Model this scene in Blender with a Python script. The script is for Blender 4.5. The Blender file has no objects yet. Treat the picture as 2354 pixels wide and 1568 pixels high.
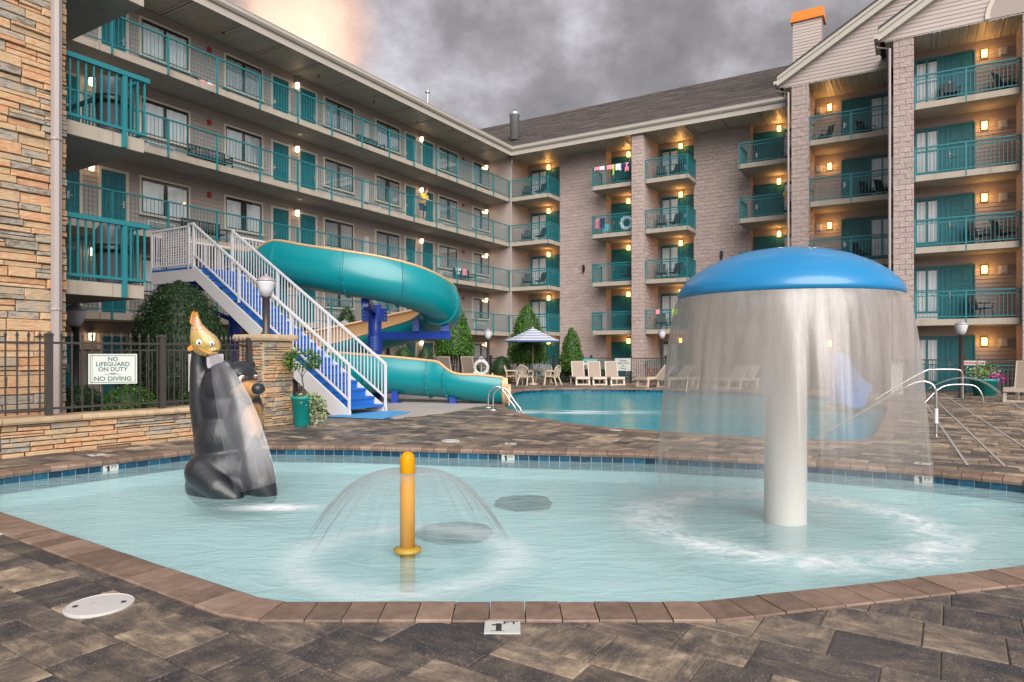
import bpy, bmesh, math, random
from mathutils import Vector, Matrix, noise as mnoise
from mathutils.geometry import tessellate_polygon
rnd = random.Random(11)
PI = math.pi
# ------------------------------------------------------------------ camera, sky, fill sun, exposure
sc = bpy.context.scene
COL = sc.collection
EYE = 1.5; F = 1540.0
cam = bpy.data.objects.new('camera', bpy.data.cameras.new('camera'))
COL.objects.link(cam); sc.camera = cam
cam.location = (0, 0, EYE); cam.rotation_euler = (PI/2, 0, 0)
cam.data.sensor_width = 36; cam.data.lens = F/2354*36; cam.data.shift_y = 0.0115
cam.data.clip_start = 0.05; cam.data.clip_end = 600
sc.view_settings.view_transform = 'Standard'; sc.view_settings.look = 'None'
sc.view_settings.exposure = 1.66; sc.view_settings.gamma = 1.0
sc.view_settings.use_curve_mapping = False
sc.cycles.use_light_tree = True
sc.cycles.max_bounces = 6; sc.cycles.transparent_max_bounces = 16
sc.cycles.sample_clamp_indirect = 4.0

FILL_ELEV, FILL_AZ = math.radians(33), math.radians(166)   # azimuth clockwise from +Y: behind the camera, a little right
sun = bpy.data.objects.new('sun', bpy.data.lights.new('sun', 'SUN'))  # soft fill lamp added behind the camera so both wings are lit
COL.objects.link(sun)
sun.data.energy = 2.0; sun.data.angle = math.radians(60); sun.data.color = (1.0, 0.95, 0.90)
sd = Vector((math.sin(FILL_AZ)*math.cos(FILL_ELEV), math.cos(FILL_AZ)*math.cos(FILL_ELEV), math.sin(FILL_ELEV)))
sun.rotation_euler = sd.to_track_quat('Z', 'Y').to_euler(); sun.location = (0, -20, 30)

class NT:
    def __init__(s, tree): s.t = tree; tree.nodes.clear()
    def n(s, typ, ins=None, **props):
        nd = s.t.nodes.new(typ)
        for k, v in props.items(): setattr(nd, k, v)
        for k, v in (ins or {}).items():
            sock = nd.inputs[k]
            if hasattr(v, 'is_output'): s.t.links.new(v, sock)
            else: sock.default_value = v
        return nd
    def math(s, op, a, b=0.0, c=None, clamp=False):
        nd = s.t.nodes.new('ShaderNodeMath'); nd.operation = op; nd.use_clamp = clamp
        for i, v in enumerate((a, b) if c is None else (a, b, c)):
            if hasattr(v, 'is_output'): s.t.links.new(v, nd.inputs[i])
            else: nd.inputs[i].default_value = v
        return nd.outputs[0]
    def ramp(s, fac, stops, interp='LINEAR'):
        nd = s.t.nodes.new('ShaderNodeValToRGB'); s.t.links.new(fac, nd.inputs[0])
        cr = nd.color_ramp; cr.interpolation = interp
        while len(cr.elements) < len(stops): cr.elements.new(0.5)
        for e, (p, c) in zip(cr.elements, stops):
            e.position = p; e.color = (c[0], c[1], c[2], 1) if not isinstance(c, float) else (c, c, c, 1)
        return nd.outputs[0]
    def mix(s, fac, a, b, blend='MIX'):
        nd = s.t.nodes.new('ShaderNodeMix'); nd.data_type = 'RGBA'; nd.blend_type = blend
        for i, v in ((0, fac), (6, a), (7, b)):
            if hasattr(v, 'is_output'): s.t.links.new(v, nd.inputs[i])
            else: nd.inputs[i].default_value = v if i == 0 else (v[0], v[1], v[2], 1)
        return nd.outputs[2]
    def noise(s, vec, scale, detail=4, rough=0.55, dist=0.0):
        nd = s.n('ShaderNodeTexNoise', {'Vector': vec, 'Scale': scale, 'Detail': detail, 'Roughness': rough, 'Distortion': dist})
        return nd.outputs['Fac']
    def mapping(s, vec, scale=(1, 1, 1), rot=(0, 0, 0), loc=(0, 0, 0)):
        return s.n('ShaderNodeMapping', {'Vector': vec, 'Scale': scale, 'Rotation': rot, 'Location': loc}).outputs[0]

world = bpy.data.worlds.new('World'); sc.world = world; world.use_nodes = True
w = NT(world.node_tree)
tc = w.n('ShaderNodeTexCoord').outputs['Generated']
nrmd = w.n('ShaderNodeVectorMath', {0: tc}, operation='NORMALIZE').outputs[0]
n1 = w.noise(w.mapping(nrmd, (1.0, 1.0, 1.35), (0, 0, 0), (1.7, 0.3, 0.9)), 4.4, 11, 0.58, 0.06)
n2 = w.noise(w.mapping(nrmd, (1.0, 1.0, 1.3), (0, 0, 0), (7.7, 2.0, 4)), 2.4, 3, 0.5, 0.0)
cl = w.math('ADD', w.math('MULTIPLY', n1, 0.75), w.math('MULTIPLY', n2, 0.25))
ccol = w.ramp(cl, [(0.36, (0.20, 0.187, 0.190)), (0.44, (0.27, 0.252, 0.257)), (0.49, (0.36, 0.340, 0.352)), (0.54, (0.48, 0.462, 0.49)), (0.60, (0.66, 0.645, 0.70)), (0.68, (0.85, 0.84, 0.93))])
gd = Vector((-0.325, 1, 0.50)).normalized()
dot = w.n('ShaderNodeVectorMath', {0: w.n('ShaderNodeVectorMath', {0: tc}, operation='NORMALIZE').outputs[0], 1: tuple(gd)}, operation='DOT_PRODUCT').outputs['Value']
gl = w.math('ADD', w.math('POWER', w.math('MAXIMUM', dot, 0.0), 90.0), w.math('MULTIPLY', w.math('SUBTRACT', n1, 0.47), 1.6))
gf = w.n('ShaderNodeMapRange', {0: w.math('MULTIPLY', gl, w.math('POWER', w.math('MAXIMUM', dot, 0.0), 95.0)), 1: 0.34, 2: 1.15}).outputs[0]
glow = w.ramp(gf, [(0.0, (0.50, 0.36, 0.33)), (0.35, (0.85, 0.55, 0.42)), (0.75, (1.15, 0.90, 0.66)), (1.0, (1.35, 1.2, 1.0))])
ccol = w.mix(w.math('MULTIPLY', gf, 2.2, clamp=True), ccol, glow)
sky = w.n('ShaderNodeTexSky', sky_type='NISHITA'); sky.sun_disc = False
sky.sun_elevation = FILL_ELEV; sky.sun_rotation = FILL_AZ
bg1 = w.n('ShaderNodeBackground', {'Color': sky.outputs[0], 'Strength': 0.05}).outputs[0]
bg2 = w.n('ShaderNodeBackground', {'Color': ccol, 'Strength': 0.385}).outputs[0]
wmix = w.n('ShaderNodeMixShader', {0: 0.94, 1: bg1, 2: bg2}).outputs[0]
w.n('ShaderNodeOutputWorld', {'Surface': wmix})

# ------------------------------------------------------------------ materials
MATS = {}
def new_mat(name):
    m = bpy.data.materials.new(name); m.use_nodes = True; MATS[name] = m
    return m, NT(m.node_tree)
def out(t, shader): t.n('ShaderNodeOutputMaterial', {'Surface': shader})
def mat(name, col, rough=0.6, var=0.12, scale=3.0, bump=0.0, bscale=30.0, metal=0.0, spec=0.5, coat=0.0, stretch=(1, 1, 1), emit=None, grime=0.0, tone=0.0):
    """painted or plain surface: colour with fine blotches, optional per-piece tone and bump"""
    m, t = new_mat(name)
    c = t.n('ShaderNodeTexCoord').outputs['Object']
    v = t.mapping(c, stretch)
    nz = t.noise(v, scale, 5, 0.6)
    f = t.math('ADD', t.math('MULTIPLY', t.math('SUBTRACT', nz, 0.5), 2*var), 1.0)
    if tone:
        a = t.n('ShaderNodeAttribute', attribute_name='tone').outputs['Fac']
        f = t.math('MULTIPLY', f, t.math('ADD', t.math('MULTIPLY', t.math('SUBTRACT', a, 0.5), 2*tone), 1.0))
    cc = t.n('ShaderNodeVectorMath', {0: (col[0], col[1], col[2]), 'Scale': f}, operation='SCALE').outputs[0]
    if grime:
        g = t.noise(t.mapping(c, (1, 1, 0.25)), 2.3, 6, 0.65)
        gg = t.math('MULTIPLY', t.n('ShaderNodeMapRange', {0: g, 1: 0.52, 2: 0.75}).outputs[0], grime)
        cc = t.mix(gg, cc, (col[0]*0.35, col[1]*0.33, col[2]*0.3))
    ins = {'Base Color': cc, 'Roughness': rough, 'Metallic': metal, 'Specular IOR Level': spec, 'Coat Weight': coat, 'Coat Roughness': 0.08}
    if emit: ins['Emission Color'] = (emit[0], emit[1], emit[2], 1); ins['Emission Strength'] = emit[3]
    if bump:
        b = t.noise(v, bscale, 4, 0.6)
        ins['Normal'] = t.n('ShaderNodeBump', {'Strength': bump, 'Distance': 0.01, 'Height': b}).outputs[0]
    out(t, t.n('ShaderNodeBsdfPrincipled', ins).outputs[0])
    return m
def toned(name, stops, rough=0.75, streak=(1, 1, 1), nscale=6.0, nmix=0.35, bump=0.4, bscale=14.0, bdist=0.01, speck=0.0, spec=0.35):
    """stone-like pieces: the piece's own tone picks its colour, noise adds grain and blotches"""
    m, t = new_mat(name)
    a = t.n('ShaderNodeAttribute', attribute_name='tone').outputs['Fac']
    c = t.n('ShaderNodeTexCoord').outputs['Object']
    off = t.n('ShaderNodeVectorMath', {0: c, 1: t.n('ShaderNodeCombineXYZ', {0: t.math('MULTIPLY', a, 31.0), 1: t.math('MULTIPLY', a, 17.0), 2: 0.0}).outputs[0]}, operation='ADD').outputs[0]
    v = t.mapping(off, streak)
    nz = t.noise(v, nscale, 7, 0.65, 0.3)
    f = t.math('ADD', t.math('MULTIPLY', a, 1-nmix*0.5), t.math('MULTIPLY', t.math('SUBTRACT', nz, 0.5), nmix*2.0))
    cc = t.ramp(f, stops)
    if speck:
        s2 = t.noise(off, nscale*7, 3, 0.8)
        sf = t.math('MULTIPLY', t.n('ShaderNodeMapRange', {0: s2, 1: 0.58, 2: 0.72}).outputs[0], speck)
        cc = t.mix(sf, cc, (0.42, 0.37, 0.31))
        s3 = t.noise(off, nscale*4, 3, 0.8)
        sf3 = t.math('MULTIPLY', t.n('ShaderNodeMapRange', {0: s3, 1: 0.60, 2: 0.70}).outputs[0], speck)
        cc = t.mix(sf3, cc, (0.02, 0.018, 0.018))
    b = t.noise(v, bscale, 6, 0.7)
    nrm = t.n('ShaderNodeBump', {'Strength': bump, 'Distance': bdist, 'Height': b}).outputs[0]
    out(t, t.n('ShaderNodeBsdfPrincipled', {'Base Color': cc, 'Roughness': rough, 'Specular IOR Level': spec, 'Normal': nrm}).outputs[0])
    return m

teal = mat('teal_paint', (0.014, 0.160, 0.185), 0.42, 0.08)
teal_door = mat('teal_door_paint', (0.008, 0.120, 0.148), 0.40, 0.10, 2.0)
slide_teal = mat('slide_fibreglass', (0.0, 0.195, 0.220), 0.30, 0.06, 0.8, coat=0.15)
slide_tan = mat('slide_gelcoat', (0.50, 0.32, 0.17), 0.3, 0.06, 1.5, coat=0.3)
siding_m = mat('siding_vinyl', (0.310, 0.255, 0.232), 0.62, 0.10, 1.2, tone=0.05)
siding_l = mat('siding_vinyl_pale', (0.40, 0.335, 0.31), 0.6, 0.08, 1.2, tone=0.05)
stucco_m = mat('stucco', (0.32, 0.265, 0.245), 0.8, 0.10, 2.0, bump=0.3)
block_m = toned('split_face_block', [(0.0, (0.33, 0.255, 0.235)), (0.5, (0.42, 0.335, 0.31)), (1.0, (0.51, 0.415, 0.385))], 0.85, (1, 1, 1.5), 6, 0.5, 1.0, 9.0, 0.06)
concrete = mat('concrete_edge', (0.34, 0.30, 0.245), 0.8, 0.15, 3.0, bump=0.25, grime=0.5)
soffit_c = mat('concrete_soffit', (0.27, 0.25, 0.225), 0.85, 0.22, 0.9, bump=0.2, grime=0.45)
pad_m = mat('pad_concrete', (0.33, 0.30, 0.28), 0.75, 0.22, 0.8, bump=0.2, grime=0.4)
cream = mat('cream_trim', (0.50, 0.445, 0.365), 0.5, 0.07)
trim_m = mat('taupe_trim', (0.40, 0.365, 0.32), 0.45, 0.07)
pipe_m = mat('taupe_pipe', (0.28, 0.24, 0.23), 0.4, 0.06)
black_m = mat('black_sash', (0.015, 0.015, 0.017), 0.35, 0.1)
fence_m = mat('bronze_iron', (0.042, 0.036, 0.034), 0.38, 0.15, 5)
white_m = mat('white_paint', (0.62, 0.61, 0.62), 0.35, 0.04)
plastic_w = mat('white_plastic', (0.46, 0.44, 0.43), 0.4, 0.06)
resin_m = mat('beige_resin', (0.46, 0.385, 0.31), 0.45, 0.06)
sling_m = mat('sling_fabric', (0.27, 0.215, 0.175), 0.8, 0.08, 40)
blue_st = mat('stair_blue', (0.010, 0.115, 0.43), 0.4, 0.10, 4)
blue_col = mat('column_blue', (0.012, 0.045, 0.30), 0.3, 0.08)
blue_mat = mat('mat_blue', (0.06, 0.27, 0.55), 0.6, 0.08, 8)
cap_blue = mat('mushroom_blue', (0.006, 0.17, 0.38), 0.35, 0.06, 1.5, coat=0.25)
cap_white = mat('mushroom_white', (0.50, 0.50, 0.475), 0.4, 0.05, 2)
yellow_m = mat('sprayer_yellow', (0.54, 0.235, 0.0), 0.45, 0.05, spec=0.2)
yellow_low = mat('sprayer_base', (0.36, 0.22, 0.01), 0.5, 0.2, 10)
bear_m = mat('bear_black', (0.016, 0.018, 0.022), 0.4, 0.25, 6, bump=0.5, bscale=35, coat=0.25)
bear_tan = mat('bear_tan', (0.62, 0.33, 0.12), 0.35, 0.12, 5, coat=0.2)
eye_w = mat('eye_white', (0.75, 0.75, 0.72), 0.15, 0.02)
eye_b = mat('eye_brown', (0.16, 0.05, 0.02), 0.15, 0.1)
chrome = mat('steel_rail', (0.55, 0.53, 0.50), 0.22, 0.06, metal=0.9)
galv = mat('galvanised', (0.36, 0.38, 0.39), 0.4, 0.1, metal=0.6)
orange_m = mat('copper_cap', (0.72, 0.22, 0.035), 0.35, 0.12, 3, metal=0.3)
trash_m = mat('trash_grey', (0.085, 0.09, 0.115), 0.45, 0.08)
bag_m = mat('bag_black', (0.02, 0.02, 0.022), 0.3, 0.2, 12, bump=0.6)
furn_m = mat('furniture_dark', (0.022, 0.02, 0.025), 0.6, 0.2, 8)
red_m = mat('alarm_red', (0.30, 0.02, 0.015), 0.4, 0.05)
lamp_glass = mat('lamp_globe', (0.55, 0.55, 0.60), 0.25, 0.05)
lamp_cap = mat('lamp_cap', (0.30, 0.27, 0.30), 0.4, 0.08)
curtain_m = mat('curtain', (0.96, 0.95, 0.93), 0.85, 0.06, 4)
dark_in = mat('dark_interior', (0.02, 0.02, 0.022), 0.8, 0.1)
glow_o = mat('lamp_lit_orange', (0.9, 0.7, 0.3), 0.4, 0.0, emit=(1.0, 0.46, 0.09, 1.9))
glow_w = mat('lamp_lit_warm', (0.9, 0.8, 0.6), 0.4, 0.0, emit=(1.0, 0.74, 0.45, 1.6))
tile_m = toned('waterline_tile', [(0.0, (0.006, 0.025, 0.055)), (0.5, (0.010, 0.065, 0.12)), (1.0, (0.015, 0.13, 0.19))], 0.12, (1, 1, 1), 22, 0.7, 0.25, 30, 0.003, spec=0.6)
stone_m = toned('ledge_stone', [(0.0, (0.20, 0.155, 0.11)), (0.12, (0.32, 0.30, 0.265)), (0.28, (0.42, 0.295, 0.18)), (0.45, (0.53, 0.375, 0.225)), (0.60, (0.50, 0.245, 0.125)), (0.78, (0.56, 0.40, 0.26)), (0.9, (0.47, 0.235, 0.125)), (1.0, (0.36, 0.18, 0.10))], 0.8, (1, 1, 2.6), 6, 0.55, 1.0, 12, 0.025)
capstone_m = toned('cap_stone', [(0.0, (0.34, 0.25, 0.16)), (0.5, (0.46, 0.34, 0.22)), (1.0, (0.55, 0.42, 0.29))], 0.8, (1, 1, 1.5), 4, 0.5, 0.6, 10, 0.02)
def paver_mat():
    m, t = new_mat('paver')
    a = t.n('ShaderNodeAttribute', attribute_name='tone').outputs['Fac']
    c = t.n('ShaderNodeTexCoord').outputs['Object']
    r0 = t.mapping(c, rot=(0, 0, math.radians(33)))
    flip = t.math('GREATER_THAN', t.math('FRACT', t.math('MULTIPLY', a, 57.3)), 0.62)
    off = t.n('ShaderNodeVectorMath', {0: r0, 1: t.n('ShaderNodeCombineXYZ', {0: t.math('MULTIPLY', a, 131.0), 1: t.math('MULTIPLY', a, 77.0), 2: 0.0}).outputs[0]}, operation='ADD').outputs[0]
    s1 = t.noise(t.mapping(off, (4.0, 16.0, 1)), 1.0, 8, 0.75, 0.7); s2 = t.noise(t.mapping(off, (16.0, 4.0, 1)), 1.0, 8, 0.75, 0.7)
    st = t.mix(flip, s1, s2)
    big = t.noise(off, 3.2, 4, 0.6, 0.6)
    f = t.math('ADD', t.math('ADD', t.math('MULTIPLY', a, 0.62), 0.12), t.math('ADD', t.math('MULTIPLY', t.math('SUBTRACT', st, 0.5), 1.05), t.math('MULTIPLY', t.math('SUBTRACT', big, 0.5), 1.5)))
    cc = t.ramp(f, [(0.0, (0.028, 0.026, 0.030)), (0.25, (0.064, 0.052, 0.047)), (0.45, (0.122, 0.094, 0.074)), (0.62, (0.21, 0.160, 0.118)), (0.80, (0.34, 0.262, 0.18)), (1.0, (0.46, 0.37, 0.27))])
    g1 = t.noise(off, 70.0, 2, 0.8); g2 = t.noise(off, 38.0, 3, 0.85)
    cc = t.mix(t.math('MULTIPLY', t.n('ShaderNodeMapRange', {0: g1, 1: 0.60, 2: 0.70}).outputs[0], 0.55), cc, (0.40, 0.35, 0.29))
    cc = t.mix(t.math('MULTIPLY', t.n('ShaderNodeMapRange', {0: g2, 1: 0.56, 2: 0.68}).outputs[0], 0.55), cc, (0.022, 0.020, 0.020))
    wet = t.noise(c, 0.9, 4, 0.6)
    rg = t.n('ShaderNodeMapRange', {0: wet, 1: 0.50, 2: 0.62, 3: 0.62, 4: 0.34}).outputs[0]
    h = t.math('ADD', t.math('MULTIPLY', st, 0.7), t.math('MULTIPLY', g2, 0.5))
    nrm = t.n('ShaderNodeBump', {'Strength': 0.75, 'Distance': 0.010, 'Height': h}).outputs[0]
    out(t, t.n('ShaderNodeBsdfPrincipled', {'Base Color': cc, 'Roughness': rg, 'Specular IOR Level': 0.5, 'Normal': nrm}).outputs[0])
    return m
paver_m = paver_mat()
coping_m = toned('coping_paver', [(0.0, (0.12, 0.080, 0.060)), (0.5, (0.215, 0.145, 0.110)), (1.0, (0.31, 0.225, 0.175))], 0.5, (1, 1, 1), 7, 0.75, 0.5, 16, 0.01, 0.12)
mortar_m = mat('joint_sand', (0.16, 0.135, 0.105), 0.9, 0.2, 12, bump=0.3)
mortar_d = mat('dark_mortar', (0.045, 0.036, 0.028), 0.9, 0.2, 8)
grout_w = mat('plaster_white', (0.62, 0.68, 0.68), 0.6, 0.05)
shingle_m = toned('shingle', [(0.0, (0.040, 0.034, 0.032)), (0.5, (0.080, 0.066, 0.060)), (1.0, (0.15, 0.122, 0.108))], 0.9, (1, 1, 1), 9, 0.8, 0.5, 20, 0.02)
bark_m = mat('bark', (0.09, 0.065, 0.045), 0.9, 0.3, 8, bump=0.6)
soil_m = mat('soil', (0.05, 0.035, 0.022), 0.95, 0.3, 8, bump=0.5)
leaf_dark = toned('leaf_dark', [(0.0, (0.006, 0.018, 0.006)), (0.55, (0.020, 0.052, 0.014)), (0.85, (0.07, 0.13, 0.045)), (1.0, (0.26, 0.34, 0.22))], 0.45, (1, 1, 1), 3, 0.3, 0.0)  # palest stop paints glossy glints into some leaves
leaf_mid = toned('leaf_bright', [(0.0, (0.008, 0.028, 0.003)), (0.5, (0.040, 0.125, 0.006)), (1.0, (0.16, 0.33, 0.015))], 0.5, (1, 1, 1), 3, 0.3, 0.0)
leaf_pale = toned('leaf_pale', [(0.0, (0.08, 0.14, 0.04)), (0.5, (0.20, 0.28, 0.12)), (1.0, (0.45, 0.52, 0.30))], 0.5, (1, 1, 1), 3, 0.3, 0.0)
stripe_b = mat('umbrella_blue', (0.05, 0.10, 0.24), 0.8, 0.08)
stripe_w = mat('umbrella_white', (0.62, 0.62, 0.62), 0.8, 0.05)
umb_under = mat('umbrella_grey', (0.25, 0.27, 0.33), 0.8, 0.05)
ink_m = mat('sign_ink', (0.02, 0.075, 0.07), 0.5, 0.0)
ink_k = mat('black_ink', (0.02, 0.02, 0.022), 0.5, 0.0)
ink_r = mat('red_ink', (0.45, 0.03, 0.03), 0.5, 0.0)
sign_w = mat('sign_white', (0.43, 0.45, 0.42), 0.4, 0.03)
sign_t = mat('sign_teal', (0.02, 0.24, 0.26), 0.4, 0.03)
yshirt = mat('yellow_shirt', (0.72, 0.52, 0.02), 0.8, 0.1)
navy = mat('navy_cloth', (0.02, 0.03, 0.07), 0.8, 0.1)
skin_m = mat('skin', (0.50, 0.27, 0.19), 0.55, 0.05)
hair_m = mat('hair', (0.10, 0.045, 0.02), 0.6, 0.2)
flower_p = mat('magenta_petal', (0.42, 0.01, 0.25), 0.6, 0.2, 20)
flower_o = mat('orange_petal', (0.80, 0.30, 0.01), 0.6, 0.2, 20)
flower_r = mat('red_petal', (0.60, 0.02, 0.04), 0.6, 0.2, 20)
flower_w = mat('white_petal', (0.70, 0.62, 0.70), 0.6, 0.2, 20)
towel_p = mat('towel_pink', (0.75, 0.25, 0.30), 0.9, 0.1)
towel_n = mat('towel_navy', (0.03, 0.03, 0.12), 0.9, 0.1)
towel_g = mat('towel_lime', (0.35, 0.60, 0.05), 0.9, 0.1)
towel_w = mat('towel_white', (0.65, 0.62, 0.66), 0.9, 0.1)
towel_t = mat('towel_aqua', (0.10, 0.40, 0.50), 0.9, 0.1)
cover_b = mat('cover_blue', (0.05, 0.18, 0.50), 0.7, 0.1, 3)
table_m = mat('brown_table', (0.22, 0.11, 0.06), 0.5, 0.1)

def soffit_mat(name, col, axis=0, scale=26.0):
    m, t = new_mat(name)
    c = t.n('ShaderNodeTexCoord').outputs['Object']
    wv = t.n('ShaderNodeTexWave', {'Vector': c, 'Scale': scale, 'Distortion': 0.0}, bands_direction=('X', 'Y')[axis], wave_profile='SIN')
    g = t.ramp(wv.outputs['Fac'], [(0.0, 0.0), (0.12, 1.0), (1.0, 1.0)])
    nrm = t.n('ShaderNodeBump', {'Strength': 0.9, 'Distance': 0.015, 'Height': g}).outputs[0]
    nz = t.noise(c, 2.0, 4)
    cc = t.n('ShaderNodeVectorMath', {0: col, 'Scale': t.math('ADD', 0.85, t.math('MULTIPLY', nz, 0.3))}, operation='SCALE').outputs[0]
    out(t, t.n('ShaderNodeBsdfPrincipled', {'Base Color': cc, 'Roughness': 0.5, 'Normal': nrm}).outputs[0])
    return m
soffit_v = soffit_mat('vinyl_soffit', (0.34, 0.32, 0.27), 0, 1.1)

def glass_mat(name, tint, refl):
    m, t = new_mat(name)
    fr = t.n('ShaderNodeLayerWeight', {'Blend': 0.35}).outputs['Fresnel']
    fac = t.math('ADD', refl, t.math('MULTIPLY', fr, 0.7), clamp=True)
    s = t.n('ShaderNodeMixShader', {0: fac, 1: t.n('ShaderNodeBsdfTransparent', {0: (tint[0], tint[1], tint[2], 1)}).outputs[0], 2: t.n('ShaderNodeBsdfGlossy', {'Roughness': 0.03}).outputs[0]}).outputs[0]
    out(t, s); return m
glass_m = glass_mat('window_glass', (0.92, 0.94, 0.95), 0.03)

def fall_mat(name, base, edge, streak_scale, col=(0.75, 0.77, 0.78), zfade=None, rag=0.35, amp=1.5):
    """falling sheet of water: streaked along its fall, denser where seen edge-on, thinning out where it breaks up"""
    m, t = new_mat(name)
    uv = t.n('ShaderNodeUVMap').outputs[0]
    nz = t.noise(t.mapping(uv, (streak_scale, 1.6, 1)), 1.0, 5, 0.75, 0.15)
    nz2 = t.noise(t.mapping(uv, (streak_scale*0.22, 0.5, 1), (0, 0, 0), (5, 3, 0)), 1.0, 3, 0.5, 0.3)
    st = t.n('ShaderNodeMapRange', {0: t.math('ADD', t.math('MULTIPLY', nz, 0.6), t.math('MULTIPLY', nz2, 0.5)), 1: 0.42, 2: 0.78}).outputs[0]
    fac = t.math('ADD', base*0.75, t.math('MULTIPLY', st, base*amp))
    lw = t.n('ShaderNodeLayerWeight', {'Blend': 0.5}).outputs['Facing']
    fac = t.math('ADD', fac, t.math('MULTIPLY', t.math('POWER', lw, 3.0), edge))
    if zfade:
        v = t.n('ShaderNodeSeparateXYZ', {0: uv}).outputs[1]
        vv = t.math('ADD', v, t.math('MULTIPLY', t.math('SUBTRACT', t.math('ADD', t.math('MULTIPLY', nz, 0.6), t.math('MULTIPLY', nz2, 0.4)), 0.5), rag))
        fac = t.math('MULTIPLY', fac, t.n('ShaderNodeMapRange', {0: vv, 1: zfade[0], 2: zfade[1], 3: 1.0, 4: zfade[2]}, interpolation_type='SMOOTHSTEP').outputs[0])
    fac = t.math('MINIMUM', fac, 0.92)
    df = t.n('ShaderNodeBsdfDiffuse', {'Color': (col[0], col[1], col[2], 1)}).outputs[0]
    tl = t.n('ShaderNodeBsdfTranslucent', {'Color': (col[0], col[1], col[2], 1)}).outputs[0]
    gs = t.n('ShaderNodeBsdfGlossy', {'Roughness': 0.25}).outputs[0]
    body = t.n('ShaderNodeMixShader', {0: 0.45, 1: df, 2: tl}).outputs[0]
    body = t.n('ShaderNodeMixShader', {0: 0.12, 1: body, 2: gs}).outputs[0]
    out(t, t.n('ShaderNodeMixShader', {0: fac, 1: t.n('ShaderNodeBsdfTransparent').outputs[0], 2: body}).outputs[0])
    return m
curtain_w = fall_mat('falling_curtain', 0.43, 0.0, 55.0, (0.50, 0.455, 0.43), zfade=(0.25, 1.0, 0.06), rag=0.8)
dome_w = fall_mat('falling_dome', 0.10, 1.1, 26.0, (0.46, 0.50, 0.52), zfade=(0.55, 1.0, 0.0), rag=0.8)
bear_w = fall_mat('falling_fan', 0.42, 0.05, 46.0, (0.23, 0.235, 0.26), zfade=(0.70, 1.05, 0.2), rag=0.9, amp=1.0)

def water_mat(name, col, alpha, rough, bump, foam_nodes=None, scale=(5, 9, 1), dist=0.03, spec=0.5, ripw=0.14):
    m, t = new_mat(name)
    c = t.n('ShaderNodeTexCoord').outputs['Object']
    v = t.mapping(c, scale)
    h = t.math('ADD', t.noise(v, 1.0, 5, 0.58, 0.9), t.math('MULTIPLY', t.noise(v, 0.35, 2, 0.5, 0.4), 0.8))
    nrm = t.n('ShaderNodeBump', {'Strength': bump, 'Distance': dist, 'Height': h}).outputs[0]
    big = t.noise(c, 0.6, 3, 0.5)
    cc = t.n('ShaderNodeVectorMath', {0: col, 'Scale': t.math('ADD', 0.80, t.math('MULTIPLY', big, 0.4))}, operation='SCALE').outputs[0]
    rip = t.n('ShaderNodeMapRange', {0: h, 1: 0.82, 2: 1.10}).outputs[0]
    cc = t.mix(t.math('MULTIPLY', rip, ripw), cc, (0.70, 0.78, 0.76))
    a = alpha; rg = rough
    if foam_nodes:
        ff = foam_nodes(t, c)
        cc = t.mix(ff, cc, (0.82, 0.80, 0.83))
        a = t.math('ADD', alpha, t.math('MULTIPLY', ff, 1-alpha), clamp=True)
        rg = t.math('ADD', rough, t.math('MULTIPLY', ff, 0.5))
    out(t, t.n('ShaderNodeBsdfPrincipled', {'Base Color': cc, 'Roughness': rg, 'IOR': 1.33, 'Alpha': a, 'Normal': nrm, 'Specular IOR Level': spec}).outputs[0])
    return m
MUSH = (2.66, 6.52); BEAR = (-3.36, 8.0); SPRAY = (-0.845, 5.42)
def kid_foam(t, c):
    def d(cx, cy, sx=1, sy=1):
        v = t.n('ShaderNodeVectorMath', {0: c, 1: (-cx, -cy, 0)}, operation='ADD').outputs[0]
        v = t.n('ShaderNodeVectorMath', {0: v, 1: (sx, sy, 0)}, operation='MULTIPLY').outputs[0]
        return t.n('ShaderNodeVectorMath', {0: v}, operation='LENGTH').outputs['Value']
    nz = t.noise(t.mapping(c, (4, 4, 1)), 1.0, 6, 0.7, 0.8)
    def blob(dist, lo, hi):
        return t.n('ShaderNodeMapRange', {0: dist, 1: lo, 2: hi, 3: 1.0, 4: 0.0}, interpolation_type='SMOOTHSTEP').outputs[0]
    ring = blob(t.math('ABSOLUTE', t.math('SUBTRACT', d(*MUSH), 1.28)), 0.0, 0.45)
    a = t.math('MULTIPLY', ring, t.n('ShaderNodeMapRange', {0: nz, 1: 0.32, 2: 0.66}).outputs[0])
    s1 = t.math('MULTIPLY', blob(d(-2.50, 7.10, 0.75, 2.0), 0.0, 0.55), t.n('ShaderNodeMapRange', {0: nz, 1: 0.30, 2: 0.52}).outputs[0])
    sp = t.math('MULTIPLY', blob(t.math('ABSOLUTE', t.math('SUBTRACT', d(*SPRAY), 0.86)), 0.0, 0.30), t.math('MULTIPLY', nz, 0.75))
    return t.math('MAXIMUM', t.math('MAXIMUM', t.math('MULTIPLY', a, 0.82), s1), sp, clamp=True)
kid_water = water_mat('paddling_water', (0.36, 0.55, 0.575), 0.50, 0.13, 0.5, kid_foam, (2.6, 5.0, 1), 0.05)
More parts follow.
